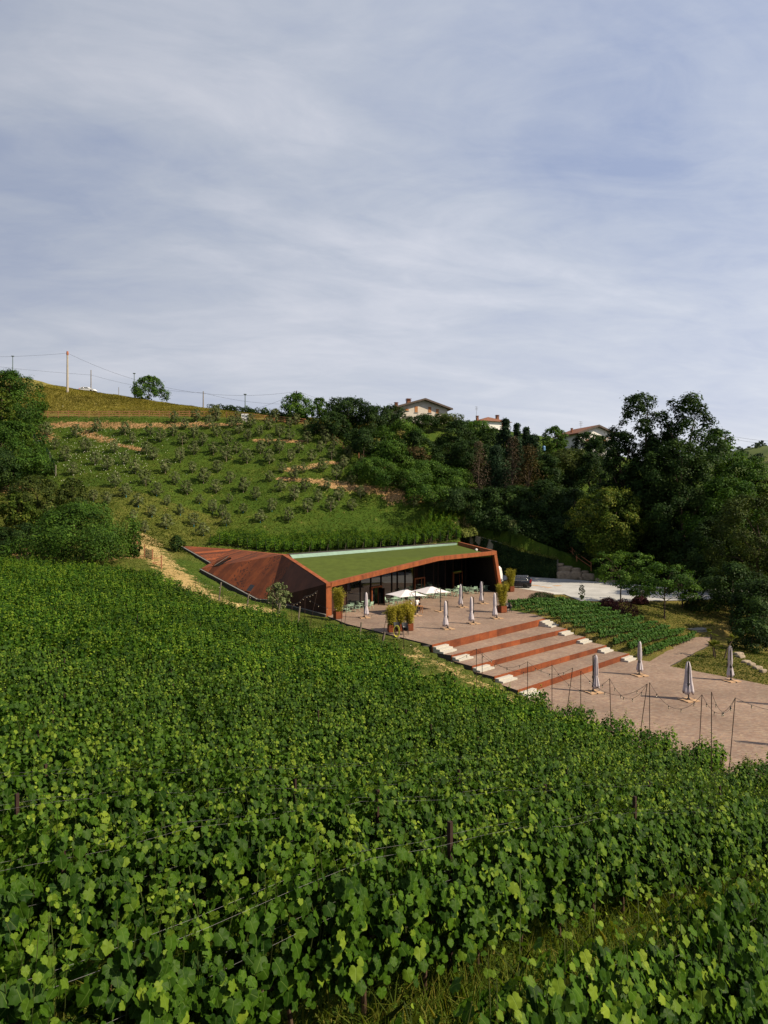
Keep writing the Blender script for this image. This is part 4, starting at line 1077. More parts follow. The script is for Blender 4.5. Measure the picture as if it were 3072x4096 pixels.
# ---------------------------------------------------------------- grass, flowers, far wood
def blades(name, label, XY, hmin, hmax, wd, mat, seed, lean=.35, per=1, spread=.1):
    rng = np.random.default_rng(seed)
    XY = np.repeat(XY, per, axis=0) + rng.normal(0, spread, (len(XY) * per, 2))
    n = len(XY); z = hgts(XY[:, 0], XY[:, 1])
    B = np.stack([XY[:, 0], XY[:, 1], z - .02], -1)
    a = rng.uniform(0, 6.28, n); h = rng.uniform(hmin, hmax, n); w = wd * rng.uniform(.6, 1.4, n)
    s = np.stack([np.cos(a), np.sin(a), np.zeros(n)], -1) * w[:, None] * .5
    ln = np.stack([rng.normal(0, lean, n), rng.normal(0, lean, n), np.ones(n)], -1) * h[:, None]
    mid = B + ln * .55; tip = B + ln + np.stack([ln[:, 0] * .6, ln[:, 1] * .6, -.12 * h], -1)
    V = np.stack([B - s, B + s, mid + s * .7, tip, mid - s * .7], 1).reshape(-1, 3)
    Fa = np.arange(n)[:, None] * 5 + np.arange(5)[None]
    return tag(link(name, np_mesh(name, V, Fa, MT[mat], np.repeat(rng.beta(2, 2.2, n), 5))), label, 'grass', kind='stuff')
rng = np.random.default_rng(21)
q = np.stack([rng.uniform(-8, 14, 60000), rng.uniform(2, 20, 60000)], -1)
q = q[(np.abs(q[:, 0]) < .6 * q[:, 1] + .6) & (rng.random(len(q)) < np.clip(1.2 - q[:, 1] / 22, .2, 1))]
blades('vineyard_grass', 'tall green and yellow grass growing under the front vine rows', q, .12, .5, .016, 'grass', 31, per=3, spread=.05)
q = np.stack([rng.uniform(-85, 2, 150000), rng.uniform(159, 196, 150000)], -1)
gx = np.interp(q[:, 0], [-76, -57, -36, -28, -22, -16], [160, 160, 160, 160, 161, 163])
q = q[(q[:, 1] > gx + 1.5)]
blades('meadow_grass', 'dry golden meadow grass on the ridge above the wooden fence', q, .2, .5, .09, 'meadow', 32, per=1)
q = np.stack([rng.uniform(-75, 26, 150000), rng.uniform(103, 160, 150000)], -1)
q = q[~in_poly(q[:, 0], q[:, 1], POLY_UP)]
blades('hill_grass', 'green grass of the olive grove hillside', q, .1, .3, .09, 'hillgrass', 33, lean=.6)
q = []
for poly, n in (([(-3.9, 69.4), (3.6, 58.2), (9.4, 50.9), (12.3, 42), (9.6, 44), (5, 50.6), (1.2, 55), (-4.5, 61.5), (-12, 66), (-20, 72), (-24, 90), (-14.5, 79.2), (-6.6, 74.6)], 26000), ([(24.8, 60.9), (29.8, 54.2), (37, 52), (44, 60), (36, 72), (32.6, 70.4)], 12000), ([(17.5, 74), (23.2, 65), (31.8, 75.5), (44, 86), (40, 88.5), (25, 86.5), (18.5, 85)], 16000), ([(-45, 82), (-28, 79), (-22, 95), (-29, 106), (-34, 118), (-64, 118)], 20000)):
    xs = [p[0] for p in poly]; ys = [p[1] for p in poly]
    z = np.stack([rng.uniform(min(xs), max(xs), n * 2), rng.uniform(min(ys), max(ys), n * 2)], -1)
    z = z[in_poly(z[:, 0], z[:, 1], poly)][:n]; q.append(z)
q = np.concatenate(q); q = q[~in_poly(q[:, 0], q[:, 1], POLY_UP) & ~in_poly(q[:, 0], q[:, 1], POLY_LOW)]
blades('verge_grass', 'short green and dry grass beside the terraces, the bed and the path', q, .05, .16, .07, 'hillgrass', 34, lean=.7)
n = 420
fx, fy = rng.normal(440, 120, n), rng.normal(1810, 55, n)
FV, FF = [], []
for i in range(n):
    g = ground(fx[i], fy[i], 100, 200)
    s = rng.uniform(.03, .06)
    for d in ((1, 0), (0, 1)):
        b = len(FV)
        FV += [(g.x - s * d[0], g.y - s * d[1], g.z + .25), (g.x + s * d[0], g.y + s * d[1], g.z + .25), (g.x + s * d[0], g.y + s * d[1], g.z + .25 + 2 * s), (g.x - s * d[0], g.y - s * d[1], g.z + .25 + 2 * s)]
        FF.append((b, b + 1, b + 2, b + 3))
tag(link('wild_flowers', np_mesh('wild_flowers', np.array(FV), np.array(FF), MT['flower'])), 'scattered small white wild flowers in the upper grove grass', 'flowers', kind='stuff')
# far wood on the right-hand horizon: clumps standing on the distant hill
rng = np.random.default_rng(8)
cp = []
for i in range(4):
    r2 = np.random.default_rng(700 + i)
    V, Fa, rd, _, _ = crown(r2, 9, 10, 'bush', 300, 1.6, .2, 16)
    cp.append((V, Fa, rd))
pl = []
for _ in range(2600):
    j, i = rng.integers(4, HX.shape[0] - 4), rng.integers(2, HX.shape[1] - 2)
    x, y, z = HX[j, i], HX[j, i] * 0 + HY[j, i], HZ[j, i]
    if not (.38 < x / y < .75) or (y < 560 and .5 < math.sin(x * .013 + y * .02)): continue
    pl.append(((x + rng.normal(0, 4), y + rng.normal(0, 4), z - 2), rng.uniform(0, 6.28), 1.0, rng.uniform(.7, 1.3)))
V, Fa, rd = scatter(cp, pl, rng)
tag(link('far_wood', np_mesh('far_wood', V, Fa, MT['far'], rd)), 'distant wooded hill on the right horizon', 'wood', kind='stuff')

# ---------------------------------------------------------------- the rusty steel building
def build_house():
    root = thing('winery_building', 'low angular rusty steel building with a sloping green roof and dark glass front', 'building', (0, 0, -11.0))
    off = Vector((0, 0, 11.0))
    def part(name, mb, mats, parent=root, smooth=False):
        mb.v = [tuple(Vector(p) + off) for p in mb.v]
        return mb.build(name, mats, parent, smooth)
    A, K, B, C = px(1305, 2335, 75), px(1755.7, 2226, 87.7), px(1987, 2204, 97), px(1840, 2167, 115)
    D, E = px(1128, 2219, 84.5), px(1170, 2245, 81)
    A0 = Vector((A.x, A.y, -11.1)); B0 = px(2012, 2372, 97.2); B0.z = -11.1
    G, H, I = px(805, 2274, 92), px(1033, 2394, 80), px(1075, 2396, 79.3)
    T, U, V = px(731, 2184, 108), px(928, 2197.7, 107), px(843.5, 2248, 97.2)
    N = Vector((A.x, A.y, -11.1)); I0 = Vector((I.x, I.y, -11.3))
    def shell(pts, th, mats, name):
        """facet with thickness behind it"""
        n = len(pts); nn = Vector((0, 0, 0))
        for i in range(n): nn += pts[i].cross(pts[(i + 1) % n])
        nn.normalize()
        if nn.dot(-pts[0]) < 0: nn = -nn
        b = [p - nn * th for p in pts]
        m = MB(); m.add(pts + b, [tuple(range(n)), tuple(range(2 * n - 1, n - 1, -1))] + [(i, n + i, n + (i + 1) % n, (i + 1) % n) for i in range(n)])
        return part(name, m, mats)
    shell([G, U, D], .18, MT['corten_slope'], 'upper_cladding')
    f2 = shell([G, D, E, I, H], .18, MT['corten_slope'], 'sloping_cladding')
    shell([E, A, N, I0, I], .2, MT['corten_shaded'], 'side_wall')
    shell([T, U, V], .15, MT['corten_slope'], 'rear_cladding')
    m = MB()                                              # flat rusty ridge cap along the back
    for a, b, w in ((T, U, .8), (U, D, .9)):
        n = Vector((-(b - a).y, (b - a).x, 0)).normalized()
        m.add([a, b, b + n * w, a + n * w * .4, a + Vector((0, 0, -.6)), b + Vector((0, 0, -.6)), b + n * w + Vector((0, 0, -.6)), a + n * w * .4 + Vector((0, 0, -.6))], [(0, 1, 2, 3), (4, 7, 6, 5), (0, 4, 5, 1), (1, 5, 6, 2), (2, 6, 7, 3), (3, 7, 4, 0)])
    part('ridge_cap', m, MT['corten'])
    for a, b in ((T, V), (G, H), (H, I), (I, N)):          # concrete base and its pale coping
        d = (b - a); d.z = 0; d.normalize(); n = Vector((d.y, -d.x, 0))
        if n.dot(-a) < 0: n = -n
        zb = min(hgt(a.x, a.y), hgt(b.x, b.y)) - .5
        b2 = b.copy()
        if b is N: b2.z = -10.75
        if a is I: a = Vector((I.x, I.y, I.z - .02))
        lo_a, lo_b = Vector((a.x, a.y, min(zb, a.z - .8))), Vector((b2.x, b2.y, min(zb, b2.z - .8)))
        m = MB(); t = n * .22; u = Vector((0, 0, -.09))
        m.hexa([lo_a, lo_b, lo_b + t, lo_a + t], [a + u, b2 + u, b2 + u + t, a + u + t])
        p = part('plinth', m, MT['dark_edge'])
        m = MB(); t = n * .24
        m.hexa([a + u + Vector((0, 0, .004)), b2 + u + Vector((0, 0, .004)), b2 + u + t + Vector((0, 0, .004)), a + u + t + Vector((0, 0, .004))], [a + u * .45, b2 + u * .45, b2 + u * .45 + t, a + u * .45 + t])
        part('coping', m, MT['greyedge'], p)
    # roof ------------------------------------------------------------------
    dz = Vector((0, 0, -.16))
    a_ = A + Vector((.15, .75, -.12)); k_ = K + Vector((-.2, .55, -.12)); b_ = B + Vector((-.45, .25, -.5)); c_ = px(1823, 2180, 114); d_ = px(1174.7, 2233.5, 84.6); e_ = E + Vector((.55, .35, -.2))
    m = MB()
    m.add([a_, k_, d_, e_], [(0, 1, 2), (0, 2, 3)])
    m.add([d_, k_, c_, b_], [(0, 1, 2), (1, 3, 2)])
    lo = Vector((0, 0, -.3))
    m.add([a_ + lo, k_ + lo, b_ + lo, c_ + lo, d_ + lo, e_ + lo, a_, k_, b_, c_, d_, e_], [(0, 1, 7, 6), (1, 2, 8, 7), (2, 3, 9, 8), (3, 4, 10, 9), (4, 5, 11, 10), (5, 0, 6, 11)])
    part('roof', m, MT['turf'])
    m = MB()                                              # pale green membrane upstand at the back edge
    D1, C1 = px(1153, 2219, 85.3), px(1823, 2172.5, 114.6)
    k = Vector((.25, -.2, 0))
    m.hexa([d_ + Vector((0, 0, -.2)), c_ + Vector((0, 0, -.2)), c_ + Vector((-.5, .8, -.2)), d_ + Vector((-.5, .8, -.2))], [D1 + k, C1 + k, C1 + Vector((-.3, .5, 0)), D1 + Vector((-.3, .5, 0))])
    part('roof_membrane', m, MT['mint'])
    m = MB(); k2 = Vector((-.3, .5, .0)); up = Vector((0, 0, .1))
    m.hexa([D1 + k * .6 + Vector((0, 0, .004)), C1 + k * .6 + Vector((0, 0, .004)), C1 + k2, D1 + k2], [D1 + k * .6 + up, C1 + k * .6 + up, C1 + k2 + up, D1 + k2 + up])
    part('back_coping', m, MT['dark_edge'])
    def beam(name, a, b, h0, h1, w, mats=MT['corten'], inward=None, sub=None):
        """fascia beam hanging from the edge a-b, w deep"""
        d = (b - a); d.z = 0; d.normalize(); n = Vector((-d.y, d.x, 0))
        if inward is not None and n.dot(inward) < 0: n = -n
        t = n * w
        m = MB(); m.hexa([a + Vector((0, 0, -h0)), b + Vector((0, 0, -h1)), b + t + Vector((0, 0, -h1)), a + t + Vector((0, 0, -h0))], [a, b, b + t, a + t])
        return part(name, m, mats)
    inn = Vector((-1, 1, 0))
    beam('front_fascia', A, K, .5, .52, .55, inward=inn)
    beam('front_fascia', K + Vector((.003, .003, 0)), B, .52, .48, .5, inward=inn)
    beam('roof_parapet', B + Vector((.0, .01, 0)), C, .9, .7, .35, inward=Vector((-1, -.3, 0)))
    m = MB()                                              # coping of the left roof edge
    for a, b in ((D, E), (E, A)):
        d = (b - a).normalized(); n = Vector((-d.y, d.x, 0)).normalized()
        if n.x < 0: n = -n
        t = n * .55
        m.hexa([a + Vector((0, 0, -.3)), b + Vector((0, 0, -.3)), b + t + Vector((0, 0, -.3)), a + t + Vector((0, 0, -.3))], [a + Vector((0, 0, .03)), b + Vector((0, 0, .03)), b + t + Vector((0, 0, .03)), a + t + Vector((0, 0, .03))])
    part('roof_edge_coping', m, MT['corten'])
    # corner pier at the left, leaning column at the right --------------------
    f = (K - A); f.z = 0; f.normalize(); g = Vector((-f.y, f.x, 0))
    m = MB(); q = [A0 + g * .0, A0 + f * .75, A0 + f * .75 + g * .5, A0 + g * .5]
    m.hexa(q, [Vector((p.x, p.y, A.z - .02 + .10 * (i in (1, 2)))) for i, p in enumerate(q)])
    part('corner_pier', m, MT['corten'])
    m = MB(); w = Vector((.42, .3, 0)); t = Vector((-.25, .45, 0))
    Bt = B + Vector((0, 0, -.3))
    m.hexa([B0 - w, B0, B0 + t, B0 - w + t], [Bt - w, Bt, Bt + t, Bt - w + t])
    part('leaning_column', m, MT['corten'])
    # glass line ---------------------------------------------------------------
    g0, g1 = Vector((-4.2, 79.0, 0)), Vector((12.7, 104.6, 0))
    gl = (g1 - g0); L = gl.length; gd = gl.normalized(); gn = Vector((gd.y, -gd.x, 0))
    def ztop(p):
        """underside of the roof above the point p"""
        q = (Vector((p[0], p[1], 0)) - Vector((A.x, A.y, 0))).dot(f)
        front = A.z + (K.z - A.z) * q / ((K - A).xy.length) if q < (K - A).xy.length else K.z + (B.z - K.z) * (q - (K - A).xy.length) / (B - K).xy.length
        return front - .5
    m = MB(); ns = 14
    front = [A.lerp(K, i / 6) for i in range(6)] + [K.lerp(B, i / 8) for i in range(9)]
    back = [g0 + gl * (i / 14) for i in range(15)]
    fr = [Vector((p.x, p.y, p.z - .47)) + g * .5 for p in front]; bk = [Vector((p.x, p.y, ztop(p) + .02)) + g * .4 for p in back]
    for i in range(14): m.poly([fr[i], bk[i], bk[i + 1], fr[i + 1]])
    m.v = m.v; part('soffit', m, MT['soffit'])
    m = MB(); a1 = A0 + f * .7 + g * .45
    m.hexa([a1, Vector((g0.x, g0.y, -11.1)), Vector((g0.x - .25, g0.y + .1, -11.1)), a1 - f * .25], [Vector((a1.x, a1.y, A.z - .3)), Vector((g0.x, g0.y, ztop(g0) + .1)), Vector((g0.x - .25, g0.y + .1, ztop(g0) + .1)), Vector((a1.x - .2, a1.y, A.z - .3))])
    part('return_wall', m, MT['corten_shaded'])
    m = MB(); b1 = B0 + t - w
    m.hexa([Vector((g1.x, g1.y, -11.1)), Vector((b1.x, b1.y, -11.1)), Vector((b1.x + .3, b1.y + .2, -11.1)), Vector((g1.x + .3, g1.y + .2, -11.1))], [Vector((g1.x - .3, g1.y, ztop(g1) + .1)), Vector((b1.x - .75, b1.y, B.z - .4)), Vector((b1.x - .4, b1.y + .2, B.z - .4)), Vector((g1.x + .1, g1.y + .2, ztop(g1) + .1))])
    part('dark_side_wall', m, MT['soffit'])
    def at(x):
        """position along the glass line seen at photo column x"""
        r = (x - 1536) / F
        return (r * g0.y - g0.x) / (gd.x - r * gd.y)
    xs = [1384, 1441, 1483, 1524, 1567, 1589, 1620, 1656, 1695, 1733, 1751, 1780, 1811, 1846, 1862, 1881]
    doors = {2: ('open', 2.25), 7: ('shut', 2.5), 12: ('shut', 2.5)}
    ss = [max(0.0, at(x)) for x in xs]; ss[-1] = L
    for i in range(len(ss) - 1):
        s0, s1 = ss[i] + .035, ss[i + 1] - .035
        p0, p1 = g0 + gd * s0, g0 + gd * s1
        zb = -11.0
        if i in doors:
            st, hh = doors[i]
            m = MB(); c0 = p0 + gn * .1; c1 = p1 + gn * .1
            for c in (c0, c1): m.box((c.x, c.y, zb + hh / 2), (.14, .16, hh), rz=math.atan2(gd.y, gd.x))
            cm = (c0 + c1) / 2
            m.box((cm.x, cm.y, zb + hh - .09), ((p1 - p0).length - .14, .157, .16), rz=math.atan2(gd.y, gd.x))
            c = c0.lerp(c1, .68); m.box((c.x, c.y, zb + (hh - .18) / 2), (.1, .1, hh - .18), rz=math.atan2(gd.y, gd.x))
            dr = part('door', m, MT['corten'])
            m = MB()
            if st == 'open':
                lv = c0.lerp(c1, .66)
                m.box((lv.x + gn.x * .5, lv.y + gn.y * .5, zb + hh / 2 - .1), (.05, .9, hh - .25), rz=math.atan2(gd.y, gd.x))
            else:
                m.box((cm.x, cm.y, zb + hh / 2 - .08), ((p1 - p0).length - .2, .05, hh - .22), rz=math.atan2(gd.y, gd.x))
            part('door_glass', m, MT['glass'], dr)
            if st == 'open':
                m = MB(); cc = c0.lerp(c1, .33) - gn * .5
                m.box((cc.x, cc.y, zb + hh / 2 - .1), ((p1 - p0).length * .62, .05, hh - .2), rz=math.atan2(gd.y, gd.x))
                part('doorway_shade', m, MT['soffit'], dr)  # dark panel standing for the shade inside the open doorway
            zb += hh + .01
        m = MB(); th = gn * -.04
        m.hexa([Vector((p0.x, p0.y, zb)), Vector((p1.x, p1.y, zb)), Vector((p1.x, p1.y, zb)) + th, Vector((p0.x, p0.y, zb)) + th],
               [Vector((p0.x, p0.y, ztop(p0))), Vector((p1.x, p1.y, ztop(p1))), Vector((p1.x, p1.y, ztop(p1))) + th, Vector((p0.x, p0.y, ztop(p0))) + th])
        part('window', m, MT['glass'])
    for s in ss:
        p = g0 + gd * s + gn * .05
        m = MB(); m.box((p.x, p.y, (-11.0 + ztop(p)) / 2), (.06, .12, ztop(p) + 11.0), rz=math.atan2(gd.y, gd.x))
        part('mullion', m, MT['rust_post'])
    # skylight flap, black slab for the window recess, roof vent ----------------------------------
    fn = (D - G).cross(H - G).normalized(); fn = -fn if fn.z < 0 else fn
    def onf(x, y, lift=0.0):
        r = Vector(((x - 1536) / F, 1, (2048 - y) / F)); t_ = G.dot(fn) / r.dot(fn)
        return r * t_ + fn * lift
    q = [onf(847.7, 2256.7), onf(860, 2264.5), onf(923.6, 2231.4), onf(911, 2227)]
    m = MB(); m.hexa([p - fn * .15 for p in q], [q[0] + fn * .12, q[1] + fn * .1, q[2] + fn * .1, q[3] + fn * .12]); sk = part('skylight', m, MT['corten_slope'])
    q2 = [onf(860, 2265.5), onf(878, 2262.5), onf(925, 2231.5), onf(911, 2230)]
    m = MB(); m.hexa([p - fn * .05 for p in q2], [p + fn * .05 for p in q2]); part('skylight_glass', m, MT['soffit'], sk)
    m = MB(); m.tube([onf(861, 2265, .15), onf(915, 2230, .15)], .035, 6); part('skylight_frame', m, MT['concrete'], sk)
    q = [onf(983, 2366), onf(1000, 2369), onf(1019, 2342), onf(1003, 2338)]
    m = MB(); m.hexa([p - fn * .1 for p in q], [p + fn * .02 for p in q]); wr = part('window_recess_shade', m, MT['black'])  # black slab on the facet stands in for the shade of a recess
    m = MB(); m.hexa([p - fn * .05 for p in (onf(981, 2365), onf(1001, 2369.5), onf(1002, 2368), onf(984, 2363.5))], [p + fn * .09 for p in (onf(981, 2365), onf(1001, 2369.5), onf(1002, 2368), onf(984, 2363.5))]); part('sill', m, MT['corten'], wr)
    v = px(1905.5, 2200, 103)
    m = MB(); m.lathe([(.15, -.5), (.15, .0), (.2, .02), (.2, .1), (.08, .2)], tuple(v), 12); part('roof_vent', m, MT['boxwhite'])
build_house()

# ---------------------------------------------------------------- terraces: rusty risers and white steps
rd_ = (RR[2] - RL[2]); rd_.z = 0; rd_.normalize(); rn_ = Vector((rd_.y, -rd_.x, 0))
lev = [RL[1].z, RL[2].z, RL[3].z, RL[4].z, Z_LOW]
ordn = ['topmost', 'second', 'third', 'fourth', 'lowest']
for i in range(5):
    a, b = RL[i], RR[i]
    d = (b - a).normalized(); n = Vector((d.y, -d.x, 0)).normalized()
    m = MB(); z0, z1 = lev[i] + .003, a.z + .012
    P = [a + n * .08, b + n * .08, b + n * .0 , a + n * .0]
    m.hexa([Vector((p.x, p.y, z0)) for p in P], [Vector((p.x, p.y, z1)) for p in P])
    tag(m.build('retaining_wall', MT['corten_riser']), '%s long rusty steel riser of the five paved terraces' % ordn[i], 'retaining wall')
    h = a.z - lev[i]
    for side in (0, 1):
        ns = (4 if side else 3) if i == 0 else 2
        ln = 1.9 if side == 0 else 1.75
        o = thing('stone_steps', '%s white stone steps at the %s end of the %s riser' % ('four' if ns == 4 else 'three' if ns == 3 else 'two', 'right' if side else 'left', ordn[i]), 'steps',
                  (a + n * .09 + d * .05 if side == 0 else b + n * .09 - d * (ln + .05)).xy.to_3d() + Vector((0, 0, lev[i])), math.atan2(d.y, d.x))
        st = h / (ns + 1)
        for k in range(ns):
            m = MB(); dep = .36 * (ns - k)
            z0 = st * k + (.004 if k else .0); z1 = st * (k + 1)
            m.box((ln / 2 + .035 * k * (1 if side else -1), -dep / 2, (z0 + z1) / 2 + .004), (ln - .05 * k, dep, z1 - z0 - .004))
            m.build('step', MT['step'], o)
# thin dark kerb across the grass at the top left steps
m = MB(); p, q = onz(1724, 2585, -11.15), onz(1612, 2607, -11.6)
m.tube([p + Vector((-.1, -.1, .05)), q], .13, 4)
tag(m.build('kerb_strip', MT['dark_edge']), kind='structure')

# ---------------------------------------------------------------- parasols
def cross_base(o):
    m = MB(); m.box((0, 0, .04), (1.16, .08, .06)); m.box((0, .32, .041), (.078, .52, .058)); m.box((0, -.32, .041), (.078, .52, .058)); m.build('cross_base', MT['black'], o)
    for sx in (-1, 1):
        for sy in (-1, 1):
            m = MB(); m.box((sx * .29, sy * .29, .035), (.48, .48, .06)); m.build('base_slab', MT['slab'], o)
def closed_parasol(p, ang, label, shape=0, tall=2.6, mast=True, rz=.35, group=None):
    o = thing('closed_parasol', label, 'parasol', p, rz, group)
    cross_base(o)
    m = MB(); m.lathe([(.1, .06), (.1, .16), (.045, .2), (.045, tall)], k=10)
    m.box((.0, 0, 1.12), (.1, .13, .2)); m.tube([(.05, 0, 1.15), (.17, 0, 1.2)], .018, 5)
    m.build('mast', MT['black'], o)
    a = ang - rz; ex = (.24 * math.cos(a), .24 * math.sin(a))
    rng = np.random.default_rng(int(p.x * 100) % 9999)
    ph = rng.uniform(0, 6); top = tall + .02
    prof = [(.02, top + .04), (.075, top - .02), (.11, top - .2), (.135, top - .6), (.15, top - 1.0), (.15, 1.35), (.115, 1.2), (.14, 1.08), (.2, .75), (.235, .5), (.245, .36)]
    if shape == 1: prof = [(.02, top), (.1, top - .05), (.17, top - .4), (.2, top - .9), (.24, 1.3), (.29, 1.0), (.33, .68), (.35, .5)]
    prof = prof[::-1]
    def wob(i, t): return 1 + .2 * math.sin(8 * t + ph) * (1 if i < len(prof) - 2 else .3) + .1 * math.sin(3 * t + 2 * ph)
    m = MB(); m.lathe(prof, (ex[0], ex[1], 0), 40, wob)
    # ragged hem: shift lower rim points
    for j in range(40):
        x, y, z = m.v[j]; m.v[j] = (x, y, z - .1 * math.sin(4 * 6.283 * j / 40 + ph) + .05 * math.sin(9 * j))
    m.build('folded_canopy', MT['cloth'], o, True)
    if shape == 0:
        m = MB(); m.lathe([(.13, 1.17), (.135, 1.2), (.13, 1.23)], (ex[0], ex[1], 0), 20); m.build('tie_strap', MT['canopy'], o)
    m = MB(); m.tube([(0, 0, tall - .05), (ex[0] * .6, ex[1] * .6, tall + .06), (ex[0], ex[1], top)], .028, 6); m.tube([(.0, 0, 1.3), (ex[0] * .4, ex[1] * .4, 1.8), (ex[0] * .5, ex[1] * .5, tall - .3)], .02, 5); m.build('arm', MT['black'], o)
    return o
for (x, y, ang, lab) in ((1456.7, 2471, R(-25), 'closed lilac-grey parasol nearest the left corner planter on the upper terrace'),
                         (1790.9, 2515.7, R(195), 'closed lilac-grey parasol nearest the rusty topmost riser, left of the front pair'),
                         (1850, 2428.9, R(195), 'closed lilac-grey parasol in the back of the upper terrace, right of the open parasols'),
                         (1894, 2494.4, R(195), 'closed lilac-grey parasol in the middle of the front row on the upper terrace'),
                         (1932.6, 2414.4, R(195), 'closed lilac-grey parasol farthest back, in front of the black side wall'),
                         (1986.7, 2473.7, R(200), 'closed lilac-grey parasol beside the tall bamboo planter on the upper terrace')):
    closed_parasol(onz(x, y, Z_UP), ang, lab)
for (x, y, ang, sh, lab) in ((2372.4, 2769.5, R(15), 0, 'closed parasol with its dark mast on the left, nearest the lowest riser on the plaza'),
                             (2557, 2702, R(60), 0, 'closed parasol standing in front of the small vine bed on the plaza'),
                             (2754.4, 2801.7, R(75), 1, 'wide loosely folded parasol nearest the string lights on the plaza'),
                             (2923.8, 2724.4, R(80), 0, 'closed parasol in front of the grass patch with palms')):
    closed_parasol(onz(x, y, Z_LOW), ang, lab, sh, 2.7)
closed_parasol(Vector((27.6, 48.6, Z_LOW)), R(80), 'closed parasol outside the right edge casting a shadow on the plaza', 0)
closed_parasol(Vector((23.2, 40.0, Z_LOW)), R(80), 'closed parasol outside the right edge at the near end of the plaza', 0)
def open_parasol(p, d, label):
    ang = math.atan2(d.y, d.x)
    o = thing('open_parasol', label, 'parasol', p, ang)
    cross_base(o)
    m = MB(); m.lathe([(.1, .06), (.1, .16), (.045, .2), (.045, 2.62)], k=10); m.box((0, 0, 1.15), (.1, .13, .2)); m.build('mast', MT['black'], o)
    m = MB(); m.tube([(0, 0, 2.5), (.5, 0, 2.42), (1.0, 0, 2.36)], .028, 6); m.tube([(0, 0, 2.0), (.55, 0, 2.12), (1.0, 0, 2.36)], .022, 6); m.build('arm', MT['black'], o)
    cx, hw, ze, za = 2.02, 1.66, 1.98, 2.62
    m = MB(); N = 8
    rim = []
    for sgn in range(4):
        c0 = (hw * (1 if sgn in (0, 3) else -1), hw * (1 if sgn in (0, 1) else -1)); nx = (sgn + 1) % 4
        c1 = (hw * (1 if nx in (0, 3) else -1), hw * (1 if nx in (0, 1) else -1))
        for k in range(N):
            t = k / N; b = 1 - .04 * math.sin(math.pi * t)
            rim.append((cx + (c0[0] + (c1[0] - c0[0]) * t) * b, (c0[1] + (c1[1] - c0[1]) * t) * b, ze + .04 * math.sin(math.pi * t)))
    R_ = len(rim); rings = []
    for f_, dz in ((1, 0), (.66, .015), (.33, .01), (.09, 0)):
        rings.append([(cx + (x - cx) * f_, y * f_, za - (za - z) * f_ - dz) for x, y, z in rim])
    vs = [p_ for r_ in rings for p_ in r_] + [(x, y, z - .015) for x, y, z in rings[0]]
    fs = [(a * R_ + j, a * R_ + (j + 1) % R_, (a + 1) * R_ + (j + 1) % R_, (a + 1) * R_ + j) for a in range(3) for j in range(R_)]
    m.add(vs, fs); m.poly(rings[3])
    m.build('canopy', MT['canopy'], o)
    m = MB(); m.box((cx, 0, za + .03), (.3, .3, .03)); m.lathe([(.03, 1.9), (.03, za - .02)], (cx, 0, 0), 8)
    for c in ((1, 1), (1, -1), (-1, 1), (-1, -1)): m.tube([(cx, 0, za - .06), (cx + hw * .97 * c[0], hw * .97 * c[1], ze - .03)], .016, 5)
    m.build('ribs', MT['black'], o)
dv = Vector((-.95, 1.8, 0)).normalized()
open_parasol(onz(1661.7, 2462.6, Z_UP), dv, 'open off-white square parasol over the people at the wooden table')
open_parasol(onz(1762, 2445.7, Z_UP), dv, 'open off-white square parasol, the right one of the two, over green chairs')

# ---------------------------------------------------------------- green chairs and tables, black chairs
def make_chair():
    o = thing('garden_chair', 'x', 'chair', (0, 0, 0))
    m = MB(); m.hexa([(-.24, -.24, .40), (.24, -.24, .40), (.22, .22, .37), (-.22, .22, .37)], [(-.24, -.24, .43), (.24, -.24, .43), (.22, .22, .40), (-.22, .22, .40)]); m.build('seat', MT['greenmetal'], o)
    m = MB(); m.hexa([(-.23, .22, .5), (.23, .22, .5), (.23, .245, .5), (-.23, .245, .5)], [(-.22, .31, .84), (.22, .31, .84), (.22, .335, .84), (-.22, .335, .84)]); m.build('backrest', MT['greenmetal'], o)
    for s in (-1, 1):
        m = MB(); m.tube([(s * .27, -.28, 0), (s * .27, -.24, .42), (s * .27, -.22, .64), (s * .27, .05, .66), (s * .25, .26, .62)], .016, 6); m.build('front_leg', MT['greenmetal'], o)
        m = MB(); m.tube([(s * .25, .3, 0), (s * .25, .2, .4), (s * .24, .24, .5), (s * .235, .32, .84)], .016, 6); m.build('rear_leg', MT['greenmetal'], o)
    return o
def make_table():
    o = thing('bistro_table', 'x', 'table', (0, 0, 0))
    m = MB(); m.lathe([(.36, .715), (.37, .73), (.36, .745)], k=24); m.build('tabletop', MT['greenmetal'], o)
    m = MB(); m.lathe([(.03, .1), (.03, .715)], k=8)
    for a in range(4): m.tube([(0, 0, .14), (.36 * math.cos(a * 1.571 + .5), .36 * math.sin(a * 1.571 + .5), .02)], .02, 5)
    m.build('pedestal', MT['greenmetal'], o)
    return o
ch0, tb0 = make_chair(), make_table(); used = {'c': False, 't': False}
rc = random.Random(12)
TB = [(1398, 2447, 4), (1458, 2432, 4), (1575, 2418, 4), (1612, 2404, 3), (1656, 2398, 3), (1700, 2391, 4), (1748, 2391, 4), (1791, 2379, 3), (1822, 2384, 3), (1853, 2369, 4), (1893, 2374, 4), (1948, 2363, 3)]
nm_t = ['by the left corner planter', 'left of the open door', 'just right of the open door', 'under the back edge of the left open parasol', 'behind the people under the left open parasol', 'between the two open parasols', 'under the right open parasol', 'behind the mast of the right open parasol', 'right of the right open parasol', 'behind the back closed parasol', 'in front of the black side wall, left group', 'in front of the black side wall, right group']
